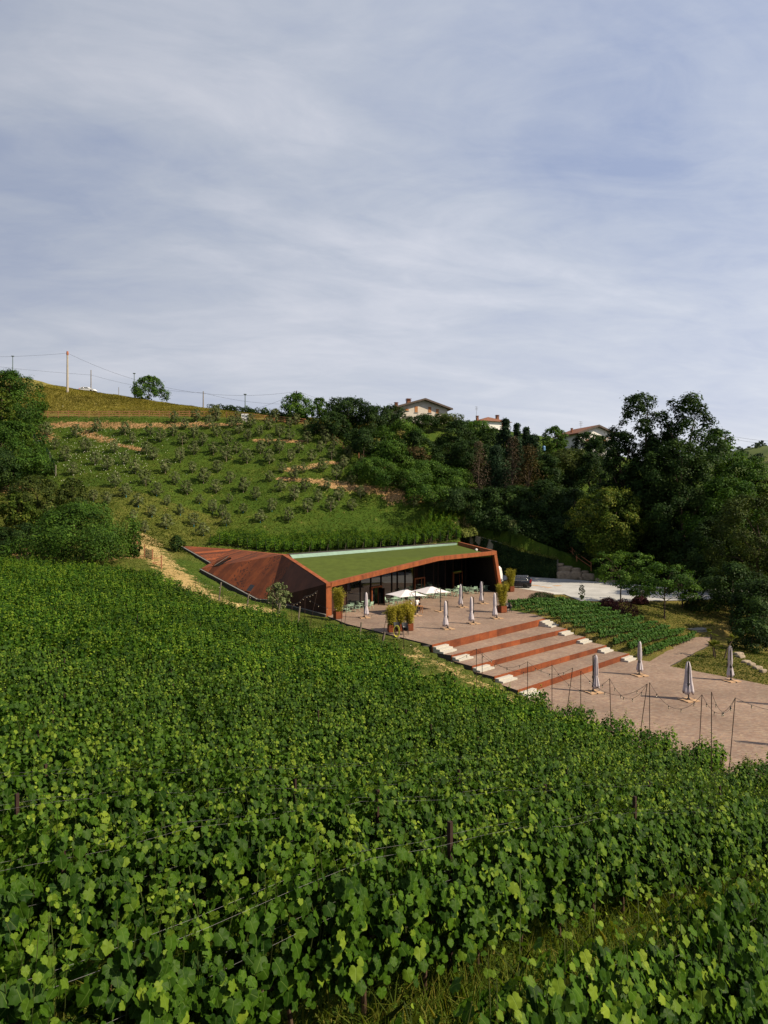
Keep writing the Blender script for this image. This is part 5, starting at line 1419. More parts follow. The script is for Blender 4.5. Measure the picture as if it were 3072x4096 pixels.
for (x, y, n), nm in zip(TB, nm_t):
    p = onz(x, y, Z_UP)
    lab = 'sage green round bistro table ' + nm
    if not used['t']: used['t'] = True; tb0.location = p; tb0['label'] = lab; tb0['group'] = 'bistro tables along the glass front'
    else: tb0['group'] = 'bistro tables along the glass front'; t = dup(tb0, p, rc.uniform(0, 1.5), lab)
    a0 = rc.uniform(0, 6.28)
    for k in range(n):
        a = a0 + k * 6.283 / n + rc.uniform(-.25, .25); r = rc.uniform(.72, .95)
        q = p + Vector((math.cos(a) * r, math.sin(a) * r, 0))
        lab = 'green metal armchair at the table ' + nm
        rz = a - math.pi / 2 + rc.uniform(-.35, .35)
        ch0['group'] = 'green armchairs on the upper terrace'
        if not used['c']: used['c'] = True; ch0.location = q; ch0.rotation_euler = (0, 0, rz); ch0['label'] = lab
        else: dup(ch0, q, rz, lab)
def tub_chair(p, rz, label):
    o = thing('tub_chair', label, 'chair', p, rz)
    m = MB()
    def sh(u, v):                      # u across -1..1, v from front of seat 0 to top of back 1
        w = .25 + .03 * v
        if v < .5: y, z = -.24 + .9 * v, .44 - .05 * math.sin(v * 3.1)
        else: y, z = .21 + .16 * (v - .5), .42 + .78 * (v - .5)
        arm = abs(u) ** 3
        return (u * w, y - arm * .10 * (v > .4), z + arm * .2 * max(0, 1 - abs(v - .42) * 2.4))
    vs = [sh(-1 + 2 * i / 8, j / 10) for j in range(11) for i in range(9)]; nv = len(vs)
    vs2 = [(x * 1.04, y + .02, z - .02) for x, y, z in vs]
    fs = [(j * 9 + i, j * 9 + i + 1, (j + 1) * 9 + i + 1, (j + 1) * 9 + i) for j in range(10) for i in range(8)]
    m.add(vs, fs); m.add(vs2, [f[::-1] for f in fs])
    m.build('shell', MT['blackplastic'], o, True)
    for sx in (-1, 1):
        for sy in (-1, 1):
            k = MB(); k.tube([(sx * .18, sy * .16, .42), (sx * .24, sy * .24, 0)], .018, 6); k.build('leg', MT['blackplastic'], o)
def stack(x, y, rz, where):
    p = onz(x, y, Z_UP)
    for k, nm in enumerate(('lower', 'middle', 'upper')):
        tub_chair(p + Vector((0, -.0, .11 * k)), rz, '%s black plastic tub chair of the stack %s' % (nm, where))
stack(1588, 2536, R(10), 'behind the yellow hose')
stack(1621, 2538, R(12), 'right of the yellow hose, before the bamboo')
stack(2034, 2449, R(15), 'by the bamboo at the vine bed')
# planters and bamboo -------------------------------------------------------------
def planter(p, w, h, bh, bw, lab, n=900, seed=1, rz=.5):
    o = thing('planter', 'square rusty steel planter ' + lab, 'planter', p, rz)
    m = MB(); t = .03
    for (c, d) in (((0, -w / 2, h / 2), (w, t, h)), ((0, w / 2, h / 2), (w, t, h)), ((-w / 2, 0, h / 2), (t, w - t, h)), ((w / 2, 0, h / 2), (t, w - t, h))): m.box((c[0], c[1], c[2] + .04), d)
    m.build('box', MT['corten_riser'], o)
    m = MB(); m.box((0, 0, h * .85), (w - .05, w - .05, .06)); m.build('soil', MT['vine_bark'], o)
    b = thing('bamboo', 'yellow-green bamboo in the planter ' + lab, 'bamboo', p + Vector((0, 0, h * .88)), rz)
    rng = np.random.default_rng(seed)
    m = MB(); C = []; T = []
    n = int(n * 3.2)
    for i in range(26):
        x, y = rng.uniform(-w * .38, w * .38, 2); L = bh * rng.uniform(.6, 1.0); dx, dy = rng.normal(0, .2 * bw, 2) + np.array([x, y]) * .5
        P = [(x + dx * u * u, y + dy * u * u, L * u) for u in np.linspace(0, 1, 5)]
        m.tube(P, [.012, .011, .009, .006, .003], 5)
        k = n // 26
        u = rng.beta(2.0, 1.2, k)
        pos = np.stack([x + dx * u * u, y + dy * u * u, L * u], -1)
        out = rng.normal(0, 1, (k, 3)); out[:, 2] = rng.normal(.1, .35, k); out = unit(out)
        C.append(pos + out * rng.uniform(.04, .32, k)[:, None] * bw); T.append(out)
    m.build('canes', MT['bamboo'], b)
    C, T = np.concatenate(C), np.concatenate(T); k = len(C)
    V, Fa = leaves(C, rng.normal(0, 1, (k, 3)) + np.array([0, 0, .5]), T, rng.uniform(.11, .24, k), rng.uniform(.025, .055, k))
    link('leaves', np_mesh('leaves', V, Fa, MT['bamboo'], np.repeat(rng.beta(2, 2, k), 4)), b)
planter(onz(1351, 2474, Z_UP), .72, .72, 2.7, 1.0, 'at the left front corner of the building', 1900, 1)
planter(onz(1376, 2422, Z_UP), .62, .7, 2.0, .9, 'against the return wall behind the corner one', 1000, 2)
planter(onz(1566, 2528, Z_UP), .62, .64, 1.95, 1.0, 'left in the row of three by the hose', 1700, 3, .25)
planter(onz(1601, 2524, Z_UP), .62, .64, 2.0, 1.0, 'in the middle of the row of three by the hose', 1500, 4, .25)
planter(onz(1637, 2522, Z_UP), .62, .64, 2.25, .9, 'right in the row of three by the hose', 1700, 5, .25)
planter(onz(2008, 2450, Z_UP), .74, .72, 2.75, 1.0, 'between the closed parasol and the small vine bed', 2300, 6)
planter(onz(2043, 2367, Z_UP), .7, .74, 2.6, 1.0, 'at the road corner by the black car', 1900, 7)
# hose on its stand
p = onz(1584, 2552, Z_UP)
o = thing('hose_reel', 'yellow garden hose coiled on a wooden post by the black chairs', 'hose', p)
m = MB(); m.tube([(0, 0, 0), (0, 0, 1.0)], .035, 6); m.build('post', MT['vine_bark'], o)
m = MB(); m.box((0, 0, .03), (.7, .12, .06)); m.box((.25, -.28, .029), (.1, .44, .058)); m.build('foot', MT['greywood'], o)
m = MB()
for k in range(4): m.tube([(.22 * (1 + .08 * k) * math.cos(t) + .02 * k, -.06 - .03 * k, .62 + (.42 + .03 * k) * math.sin(t)) for t in np.linspace(0, 6.28, 25)], .02, 5)
m.build('hose', MT['hose'], o)
# wooden table under the parasol
p = onz(1664, 2452, Z_UP)
o = thing('wooden_table', 'brown wooden table under the left open parasol, between the people', 'table', p, R(15))
m = MB(); m.box((0, 0, .74), (1.5, .75, .05)); m.build('tabletop', MT['tablewood'], o)
for sx in (-1, 1):
    for sy in (-1, 1): m = MB(); m.box((sx * .65, sy * .3, .36), (.06, .06, .71)); m.build('leg', MT['tablewood'], o)
o = thing('wooden_stool', 'brown wooden high stool left of the woman with long hair', 'stool', onz(1632, 2459, Z_UP))
m = MB(); m.box((0, 0, .72), (.34, .34, .05)); m.build('seat', MT['tablewood'], o)
for sx in (-1, 1):
    for sy in (-1, 1): m = MB(); m.tube([(sx * .13, sy * .13, .7), (sx * .17, sy * .17, 0)], .018, 5); m.build('leg', MT['tablewood'], o)

# ---------------------------------------------------------------- people
def skin_obj(name, verts, edges, radii, mat, parent, sub=2):
    me = bpy.data.meshes.new(name); me.from_pydata(verts, edges, []); me.materials.append(mat)
    o = link(name, me, parent)
    o.modifiers.new('skin', 'SKIN').use_smooth_shade = True
    sk = me.skin_vertices[0] if me.skin_vertices else None
    if sk is None:
        me.skin_vertices.new() if hasattr(me.skin_vertices, 'new') else None
        sk = me.skin_vertices[0]
    for i, r in enumerate(radii):
        sk.data[i].radius = r if isinstance(r, tuple) else (r, r); sk.data[i].use_root = (i == 0)
    s = o.modifiers.new('smooth', 'SUBSURF'); s.levels = sub; s.render_levels = sub
    return o
def person(p, rz, label, h, top, legs, hair_long, arms, stance=.0, shoes='shoe'):
    o = thing('person', label, 'person', p, rz)
    s = h / 1.75
    v = [(0, 0, .95), (0, .01, 1.12), (0, .0, 1.32), (0, -.01, 1.46), (0, 0, 1.54), (0, .02, 1.62), (0, .01, 1.70)]
    e = [(0, 1), (1, 2), (2, 3), (3, 4), (4, 5), (5, 6)]
    r = [(.15, .11), (.13, .1), (.16, .11), (.09, .07), (.055, .055), (.075, .09), (.07, .085)]
    legs_i, arms_i = [], []
    for sx in (-1, 1):
        st = stance * sx; b = len(v)
        v += [(sx * .09, 0, .88), (sx * .1, .02 + st * .5, .5), (sx * .1, st, .1), (sx * .11, st + .02, .04), (sx * .12, st + .16, .03)]
        e += [(0, b), (b, b + 1), (b + 1, b + 2), (b + 2, b + 3), (b + 3, b + 4)]; r += [.085, .06, .04, .04, .032]
        legs_i.append(b); b = len(v)
        el, wr = arms[0 if sx < 0 else 1]
        v += [(sx * .19, 0, 1.41), (sx * el[0], el[1], el[2]), (sx * wr[0], wr[1], wr[2])]
        e += [(3, b), (b, b + 1), (b + 1, b + 2)]; r += [.052, .04, .03]
        arms_i.append(b)
        w = Vector(v[b + 2]); d = (w - Vector(v[b + 1])).normalized()
        c = len(v); v.append(tuple(w + d * .08)); e.append((b + 2, c)); r.append((.036, .018))
        sd = Vector((0, 1, 0)) if abs(d.y) < .7 else Vector((1, 0, 0))
        for q in range(4):
            f0 = w + d * .1 + sd * (.025 * (q - 1.5)); f1 = w + d * (.17 - .008 * abs(q - 1.3)) + sd * (.028 * (q - 1.5)) + Vector((-sx * .02, 0, 0))
            k = len(v); v += [tuple(f0), tuple(f1)]; e += [(c, k), (k, k + 1)]; r += [.009, .007]
        k = len(v); v.append(tuple(w + d * .07 + sd * .065)); e.append((b + 2, k)); r.append(.01)
    v = [(x * s, y * s, z * s) for x, y, z in v]
    body = skin_obj('body', v, e, [(a[0] * s, a[1] * s) if isinstance(a, tuple) else a * s for a in r], MT['skin'], o)
    # clothes follow the same joints, a little wider
    tv = [v[0], v[1], v[2], v[3]] ; te = [(0, 1), (1, 2), (2, 3)]; trr = [(.165, .125), (.15, .12), (.178, .13), (.105, .085)]
    for b, sx in zip(arms_i, (-1, 1)):
        k = len(tv); el = Vector(v[b + 1])
        tv += [v[b], tuple(Vector(v[b]).lerp(el, .75))]; te += [(3, k), (k, k + 1)]; trr += [.068, .06]
    skin_obj('top', tv, te, [tuple(q * s for q in a) if isinstance(a, tuple) else a * s for a in trr], MT[top], o)
    lv = [tuple(Vector(v[0]) + Vector((0, 0, .03)))]; le = []; lr = [(.165, .125)]
    for b in legs_i:
        k = len(lv); lv += [v[b], v[b + 1], v[b + 2]]; le += [(0, k), (k, k + 1), (k + 1, k + 2)]; lr += [.1, .078, .062]
    skin_obj('trousers', lv, le, [tuple(q * s for q in a) if isinstance(a, tuple) else a * s for a in lr], MT[legs], o)
    hd = Vector((0, .0, 1.645)) * s
    m = MB(); m.lathe([(.05, .135), (.088, .1), (.1, .03), (.1, -.03), (.085, -.07), (.05, -.09)][::-1], (hd.x, hd.y - .018, hd.z), 14)
    if hair_long: m.lathe([(.05, -.34), (.085, -.25), (.095, -.1), (.09, .0), (.05, .06)], (hd.x, hd.y - .045, hd.z), 12)
    m.build('hair', MT['hair'], o, True)
    m = MB()
    m.lathe([(.012, -.02), (.016, 0), (.01, .03)], (0, hd.y + .1, hd.z - .02), 6)
    for sx in (-1, 1):
        m.lathe([(.006, -.03), (.014, 0), (.006, .03)], (sx * .085 * s, hd.y + .01, hd.z - .01), 6)
    m.build('nose_and_ears', MT['skin'], o, True)
    m = MB()
    for sx in (-1, 1): m.box((sx * .032, hd.y + .088, hd.z + .005), (.022, .012, .012))
    m.box((0, hd.y + .09, hd.z - .062), (.045, .012, .01)); m.build('eyes_and_mouth', MT['hair'], o)
    for b in legs_i:
        a, c = Vector(v[b + 3]), Vector(v[b + 4])
        m = MB(); m.hexa([(a.x - .05, a.y - .07, 0), (a.x + .05, a.y - .07, 0), (c.x + .045, c.y + .05, 0), (c.x - .045, c.y + .05, 0)], [(a.x - .045, a.y - .06, .1), (a.x + .045, a.y - .06, .1), (c.x + .035, c.y + .03, .055), (c.x - .035, c.y + .03, .055)])
        m.build('shoe', MT[shoes], o)
    return o
hang = ((.24, .02, 1.15), (.25, .06, .9)); fwd = ((.24, .06, 1.16), (.16, .3, 1.08)); bent = ((.26, .0, 1.16), (.16, .2, 1.2))
person(onz(1642, 2462, Z_UP), R(-60), 'woman with long dark hair, white top and rust brown trousers by the table', 1.66, 'shirt', 'brownskirt', True, (fwd, bent))
person(onz(1667.5, 2457, Z_UP), R(15), 'man in a white shirt and dark brown trousers seen from behind the parasol mast', 1.80, 'shirt', 'trouser', False, (hang, fwd), .12)
person(onz(1677, 2444, Z_UP), R(100), 'person all in black clothes standing behind the man in the white shirt', 1.76, 'blackcloth', 'blackcloth', False, (fwd, fwd), .1, 'blackcloth')

# ---------------------------------------------------------------- vehicles
def car(name, label, p, rz, paint, prof, width, glassprof, wheelx, wr=.34, rails=False):
    """side profile (x forward, z up) swept over the width with tumblehome; nose towards +x"""
    o = thing(name, label, 'car' if name != 'white_van' else 'van', p, rz)
    n = len(prof); m = MB(); W = width / 2
    zs = [q[1] for q in prof]; zm = max(zs)
    def row(f): return [(x, f * W * (1 - .22 * max(0, (z - .95) / (zm - .95))), z) for x, z in prof]
    rows = []
    for f, sh in ((-1, .0), (-.86, .05), (.86, .05), (1, .0)):
        cx = sum(q[0] for q in prof) / n
        rows.append([(x + (-.0 if sh else 0), y, z) for x, y, z in row(f)])
    vs = []; ins = [(.985, .99, -1), (1, 1, -.9), (1, 1, .9), (.985, .99, 1)]
    for sx, sz, f in ins:
        vs += [(x * sx, f * W * (1 - .24 * max(0, (z - .95) / (zm - .95))), .25 + (z - .25) * sz) for x, z in prof]
    fs = [tuple(range(n - 1, -1, -1)), tuple(range(3 * n, 4 * n))]
    for a in range(3): fs += [(a * n + i, a * n + (i + 1) % n, (a + 1) * n + (i + 1) % n, (a + 1) * n + i) for i in range(n)]
    m.add(vs, fs); body = m.build('body', MT[paint], o)
    for s in (-1, 1):
        for gp in glassprof:
            m = MB()
            def y(z): return s * W * (1 - .24 * max(0, (z - .95) / (zm - .95)))
            a = [(x, y(z) + s * .008, z) for x, z in gp]; b = [(x, y(z) - s * .03, z) for x, z in gp]
            k = len(gp); m.add(a + b, [tuple(range(k)), tuple(range(2 * k - 1, k - 1, -1))] + [(i, k + i, k + (i + 1) % k, (i + 1) % k) for i in range(k)])
            m.build('side_window', MT['carglass'], o)
            m = MB(); m.tube([(x, yy + s * .006, z) for (x, yy, z) in a] + [(a[0][0], a[0][1] + s * .006, a[0][2])], .014, 4); m.build('window_trim', MT['chrome'], o)
        for wx in wheelx:
            m = MB(); m.lathe([(wr * .62, -.11), (wr * .95, -.11), (wr, -.07), (wr, .07), (wr * .95, .11), (wr * .62, .11)], k=20)
            m.v = [(wx + x, s * (W - .1) + z * s, wr + y_) for x, y_, z in m.v]; t = m.build('wheel', MT['rubber'], o, True)
            m = MB(); m.lathe([(.02, 0), (wr * .6, 0), (wr * .6, .04)], k=20)
            for k in range(5):
                a = k * 1.2566; m.box((math.cos(a) * wr * .32, math.sin(a) * wr * .32, .03), (wr * .6, wr * .16, .03), rz=a)
            m.v = [(wx + x, s * (W - .02) + z * s * .6, wr + y_) for x, y_, z in m.v]; m.build('rim', MT['chrome'], t)
        x0 = min(q[0] for q in prof); x1 = max(q[0] for q in prof)
        m = MB(); m.box((x0 + .13, s * (W - .09), .98), (.22, .22, .36)); m.build('tail_light', MT['red'], o)
        m = MB(); m.box((x1 - .2, s * (W - .16), .74), (.34, .26, .14)); m.build('headlight', MT['chrome'], o)
        if rails: m = MB(); m.tube([(x0 + .5, s * W * .72, zm - .02), (x0 + .6, s * W * .72, zm + .05), (x0 + 2.1, s * W * .72, zm + .05), (x0 + 2.3, s * W * .72, zm - .02)], .022, 5); m.build('roof_rail', MT['chrome'], o)
    m = MB(); m.box((0, 0, .3), (x1 - x0 - .1, width - .02, .16)); m.build('sill_trim', MT['rubber'], o)
    return o
SUV = [(-2.16, .45), (-2.2, .85), (-2.08, 1.12), (-1.85, 1.5), (-1.6, 1.62), (-.4, 1.66), (.35, 1.58), (1.1, 1.1), (1.95, .98), (2.18, .78), (2.2, .45), (1.9, .28), (-1.9, .28)]
sp = onz(2103, 2353, -11.03)
car('parked_car', 'black estate suv parked on the gravel road behind the bamboo planter', sp + Vector((-1.15, 1.1, 0)), R(180 - 14), 'blackpaint', SUV, 1.86, [[(-1.72, 1.12), (-1.55, 1.46), (-.75, 1.53), (-.75, 1.1)], [(-.68, 1.1), (-.68, 1.53), (.28, 1.5), (.85, 1.1)]], (-1.32, 1.38), .35, True)
EST = [(-2.25, .45), (-2.28, .9), (-2.2, 1.0), (-1.95, 1.36), (-1.6, 1.46), (-.3, 1.48), (.3, 1.4), (1.1, 1.0), (1.95, .86), (2.25, .66), (2.26, .42), (2.0, .25), (-2.0, .25)]
cp_ = px(352, 1590, 201); cp_.z = px(352, 1562, 201).z - .55
rd0 = bpy.data.objects  # noqa
car('parked_car', 'white estate car on the ridge road behind the crest of the meadow', cp_, R(-9), 'whitepaint', EST, 1.8, [[(-1.9, 1.03), (-1.75, 1.3), (-1.0, 1.38), (-.95, 1.02)], [(-.88, 1.02), (-.9, 1.38), (.2, 1.33), (.75, 1.02)]], (-1.4, 1.4), .33)
m = MB(); m.box((0, 0, -1.5), (4.4, 2.4, 3), rz=R(-9)); o = m.build('ridge_road', MT['road']); o.location = cp_; tag(o, kind='structure')
o = thing('white_van', 'tall white van mostly hidden behind the leaning rusty column', 'van', onz(1990, 2345, -11.03) + Vector((-.3, 3.0, 0)), R(70))
m = MB(); pf = [(-1.0, .5), (-1.02, 2.3), (-.75, 2.62), (-.2, 2.75), (.2, 2.75), (.75, 2.62), (1.02, 2.3), (1.0, .5)]
k = len(pf); vs = [(-2.6 - .12 * (z > 2.2), y, z) for y, z in pf] + [(2.0, y, z) for y, z in pf] + [(2.9, y, min(z, 1.3)) for y, z in pf]
m.add(vs, [tuple(range(k - 1, -1, -1)), tuple(range(2 * k, 3 * k))] + [(a * k + i, a * k + (i + 1) % k, (a + 1) * k + (i + 1) % k, (a + 1) * k + i) for a in range(2) for i in range(k)])
m.build('body', MT['whitepaint'], o)
for wx in (-1.6, 1.9):
    for s in (-1, 1):
        m = MB(); m.lathe([(.1, -.11), (.36, -.11), (.38, 0), (.36, .11), (.1, .11)], k=18); m.v = [(wx + x, s * .92 + z, .38 + y) for x, y, z in m.v]; m.build('wheel', MT['rubber'], o)
m = MB(); m.box((-2.64, 0, 1.7), (.04, 1.5, .6)); m.build('rear_window', MT['carglass'], o)

# ---------------------------------------------------------------- ivy wall, boulders, small plants
def ivy_wall():
    rng = np.random.default_rng(41)
    o = thing('ivy_wall', 'tall retaining wall overgrown with dark ivy beside the gravel road', 'wall', WALL_A)
    a, b = WALL_A, WALL_B; d = (b - a); L = d.length; d.normalize(); n = Vector((d.y, -d.x, 0))
    if n.dot(-a) < 0: n = -n
    tops = [(0, px(2229, 2240, 118).z), (.3, px(2120, 2208, 121.5).z), (.6, px(2010, 2166, 125).z), (.82, px(1930, 2142, 127.5).z), (1, px(1880, 2132, 129.8).z)]
    def top(u): return float(np.interp(u, [t[0] for t in tops], [t[1] for t in tops]))
    m = MB()
    for i in range(10):
        u0, u1 = i / 10, (i + 1) / 10
        p0, p1 = d * L * u0, d * L * u1; t = -n * .45
        m.hexa([Vector((p.x, p.y, -11.3)) for p in (p0, p1, p1 + t, p0 + t)], [Vector((p.x, p.y, top(u) - .12)) for p, u in ((p0, u0), (p1, u1), (p1 + t, u1), (p0 + t, u0))])
    m.build('wall', MT['stone'], o)
    m = MB()
    for i in range(10):
        u0, u1 = i / 10 + .002, (i + 1) / 10 - .002
        p0, p1 = d * L * u0 + n * .08, d * L * u1 + n * .08; t = -n * .6
        m.hexa([Vector((p.x, p.y, top(u) - .117)) for p, u in ((p0, u0), (p1, u1), (p1 + t, u1), (p0 + t, u0))], [Vector((p.x, p.y, top(u) + .02)) for p, u in ((p0, u0), (p1, u1), (p1 + t, u1), (p0 + t, u0))])
    m.build('coping', MT['concrete'], o)
    N = 15000
    u = rng.random(N); v = rng.beta(1.05, 1.0, N)
    bare = (u > .60) & (u < .86) & (v > .62) & (np.sin(u * 60) + np.sin(v * 9 + u * 31) > .1)
    u, v = u[~bare], v[~bare]; N = len(u)
    tz = np.array([top(q) for q in u])
    z = -11 + (tz + 11) * v
    th = .10 + .30 * rng.random(N) * (1 + .5 * np.sin(u * 47) * np.sin(z * 1.7))
    C = np.stack([d.x * L * u + n.x * th, d.y * L * u + n.y * th, z], -1)
    V, Fa = leaves(C, np.array([[n.x, n.y, .55]]) + rng.normal(0, .4, (N, 3)), rng.normal(0, .5, (N, 3)) + np.array([0, 0, -1]), rng.uniform(.18, .36, N), rng.uniform(.14, .28, N))
    link('ivy', np_mesh('ivy', V, Fa, MT['ivy'], np.repeat(np.clip(rng.beta(2, 3.4, N), 0, .72), 4)), o)
    N = 2600; u = rng.beta(1.0, 1.3, N)
    u = u[(u < .52) | (rng.random(N) < .25)]; N = len(u)
    tz = np.array([top(q) for q in u]); off = rng.normal(0, .3, N); hh = np.abs(rng.normal(0, .16, N)) * (1 + .9 * (np.sin(u * 43) > .5))
    C = np.stack([d.x * L * u + n.x * off, d.y * L * u + n.y * off, tz + hh], -1)
    V, Fa = leaves(C, rng.normal(0, .5, (N, 3)) + np.array([0, 0, 1]), rng.normal(0, 1, (N, 3)), rng.uniform(.16, .3, N), rng.uniform(.1, .2, N))
    link('ivy_crest', np_mesh('ivy_crest', V, Fa, MT['ivy_lit'], np.repeat(rng.beta(2, 2, N), 4)), o)
ivy_wall()
gp_ = [px(1690, 2168, 119), px(1760, 2158, 121), px(1830, 2150, 123.5), px(1890, 2138, 127)]
leafy_strip('ivy_bank', 'sunlit yellow-green ivy bank behind the right end of the green roof', 'ivy', gp_[2:] , 2.6, 1.3, 'ivy_lit', 1500, .28, 91)
def boulder(c, d, lab, seed, rz=0):
    m = MB(); N = 12; rng = random.Random(seed); vs = []; fs = []
    import bmesh
    b = bmesh.new(); bmesh.ops.create_icosphere(b, subdivisions=3, radius=1.0)
    o3 = Vector((seed * 3.7, seed * 1.3, seed))
    for v in b.verts:
        p = v.co.copy(); e = .42
        q = Vector([math.copysign(abs(t) ** e, t) for t in p]); q = q / max(1.0, q.length / 1.28)
        w = 1 + .10 * mnoise.noise(p * 1.6 + o3) + .05 * mnoise.noise(p * 4.1 + o3)
        v.co = Vector((q.x * d[0] / 2, q.y * d[1] / 2, q.z * d[2] / 2)) * w
    me = bpy.data.meshes.new('boulder'); b.to_mesh(me); b.free(); me.materials.append(MT['boulder'])
    tag(link('boulder', me, None, c, rz), lab, 'boulder', 'boulders of the dry stone bank by the road')
for i, (x, y, w, h, Y, lab) in enumerate(((1212, 560, 158, 92, 117.6, 'largest tan boulder, bottom left of the bank beside the ivy wall'), (1218, 486, 158, 62, 118.3, 'flat wide tan boulder resting on the largest one'), (1165, 436, 70, 28, 118.6, 'small flat slab on top of the boulder bank, leftmost'), (1342, 556, 116, 92, 117, 'square tan boulder in the middle of the bottom row'),
        (1342, 497, 90, 44, 117.8, 'small tan boulder resting on the middle bottom one'), (1438, 522, 72, 34, 117.4, 'small rounded boulder at the right of the upper row'), (1472, 578, 132, 78, 116.3, 'tan boulder at the right end of the bottom row'), (1395, 590, 40, 40, 116.2, 'small stone wedged between two bottom row boulders'),
        (1605, 608, 90, 44, 114, 'low boulder at the road edge behind the left lawn maple'), (1740, 640, 120, 50, 112, 'low boulder partly hidden by the maple crowns'), (1860, 668, 110, 46, 110, 'low boulder at the road edge right of the maple crown'))):
    c = px(1820 + x * .3617, 2100 + y * .3617, Y); k = .3617 * Y / F
    boulder(c, (w * k * 1.06, 1.5, h * k * 1.12), lab, i + 2, R(-20))
# low clipped mound, purple bushes, saplings, maples
def mound(label, cat, c, rx, ry, h, mat, n, leaf, seed, rz=0, name='shrub'):
    rng = np.random.default_rng(seed)
    D = rng.normal(0, 1, (n, 3)); D[:, 2] = np.abs(D[:, 2]); D = unit(D)
    r = .82 + .24 * rng.random(n) + .08 * np.sin(D[:, 0] * 7 + seed) * np.sin(D[:, 1] * 6)
    C = D * r[:, None] * np.array([rx, ry, h])
    V, Fa = leaves(C, D / np.array([rx, ry, h]) * min(rx, h) + rng.normal(0, .4, (n, 3)), rng.normal(0, 1, (n, 3)), leaf * rng.uniform(.6, 1.3, n), leaf * rng.uniform(.4, .8, n))
    o = thing(name, label, cat, c, rz)
    link('foliage', np_mesh('foliage', V, Fa, MT[mat], np.repeat(rng.beta(2, 2.4, n), 4)), o)
    m = MB()
    for k in range(6): a = k * 1.05; m.tube([(0, 0, -.1), (math.cos(a) * rx * .4, math.sin(a) * ry * .4, h * .5), (math.cos(a) * rx * .75, math.sin(a) * ry * .75, h * .62)], [.04, .03, .012], 5)
    m.build('stem', MT['bark'], o)
p = onz(2168, 2402, -11.1)
mound('low clipped dark green mound at the road corner behind the small vine bed', 'shrub', p, 1.75, 1.1, 1.05, 'dark', 3200, .12, 51)
for x, y, rx, h, lab in ((2432, 2438, 1.2, 1.35, 'dark purple bush left of the taller one behind the vine bed'), (2495, 2460, 1.7, 1.7, 'larger dark purple bush at the top right end of the vine bed'), (2560, 2412, 1.0, .9, 'low reddish bush at the road edge between the two lawn maples')):
    g = ground(x, y, 60, 110); mound(lab, 'bush', g, rx, rx * .85, h, 'purple', 1900, .16, int(x))
def lawn_tree(x, yb, ytop, wpx, lab, mat, n, leaf, kind='flat', tr=.09):
    g = ground(x, yb, 60, 110); H = (yb - ytop) / F * g.y
    tree('tree', lab, 'tree', g, H, wpx / F * g.y, kind, mat, n=int(n * 1.25), leaf=leaf, limbs=10, lobes=26, ragged=.35, tr=tr)
lawn_tree(2483, 2412, 2208, 250, 'spreading green maple with a thin bare trunk, left one on the lawn', 'mid', 3200, .24, 'flat')
lawn_tree(2658, 2476, 2258, 270, 'spreading green maple with a thin bare trunk, right one on the lawn', 'mid', 3400, .23)
lawn_tree(2728, 2434, 2290, 120, 'small dark reddish-green tree right of the lawn maples', 'dark', 1700, .22)
lawn_tree(2570, 2406, 2345, 110, 'low flat dark green bushy tree between the lawn maples at the road', 'dark', 1300, .2)
lawn_tree(2328, 2402, 2340, 26, 'slender pale green sapling at the road edge by the vine bed', 'lime', 520, .16, 'tall', .03)
mound('light green round shrub right of the small reddish tree on the lawn', 'shrub', ground(2790, 2440, 60, 110), 1.6, 1.3, 1.5, 'tan', 1500, .18, 61)
# circular low stone bench at the path end
p = onz(2800, 2538, Z_LOW)
o = thing('stone_bench', 'dark stacked round stone bench at the far end of the path', 'bench', p + Vector((0, 1.2, 0)))
for k in range(3): m = MB(); m.lathe([(1.35 - .12 * k, .18 * k + .002), (1.4 - .12 * k, .18 * k + .06), (1.38 - .12 * k, .18 * (k + 1) - .03)], k=18); m.build('stone_ring', MT['stone'], o)
# palms
def palm(x, y, H, nf, fl, lean, lab, seed):
    g = ground(x, y, 45, 90); rng = random.Random(seed)
    o = thing('palm', lab, 'palm', g)
    m = MB(); tp = Vector((lean[0], lean[1], H)); m.tube([(0, 0, -.1), (lean[0] * .35, lean[1] * .3, H * .5), tp], [.075, .055, .045], 8); m.build('trunk', MT['bark'], o)
    m = MB()
    for i in range(nf):
        a = rng.uniform(0, 6.28); el = rng.uniform(-.2, 1.25); L = fl * rng.uniform(.75, 1.1)
        d = Vector((math.cos(a) * math.cos(el), math.sin(a) * math.cos(el), math.sin(el)))
        pe = tp + d * L * .5; m.tube([tp, pe], .012, 4)
        s = d.cross(Vector((0, 0, 1))).normalized(); u = s.cross(d)
        for k in range(13):
            t = (k - 6) / 6 * 1.25; e = (d * math.cos(t) + s * math.sin(t)).normalized(); w = (s * math.cos(t) - d * math.sin(t)) * .045
            ln = L * .55 * (1 - .25 * abs(t))
            q1 = pe + e * ln * .55 + u * .02; q2 = pe + e * ln + Vector((0, 0, -.12 * ln))
            m.add([pe - w * .3, pe + w * .3, q1 + w, q2, q1 - w], [(0, 1, 2, 3, 4)])
    m.build('frond', MT['palm'], o)
palm(2862, 2632, .85, 14, .95, (-.05, .1), 'fan palm with a short trunk on the grass patch', 3)
palm(2856, 2628, 2.0, 9, .75, (-.1, .5), 'tall thin yellowish fan palm behind the short palm', 4)
palm(2895, 2640, 1.75, 9, .6, (.95, .3), 'slanting palm leaning right with a small frond tuft', 5)
palm(2908, 2668, .35, 8, .6, (.1, 0), 'low yellow-green palm tuft behind the right closed parasol', 6)
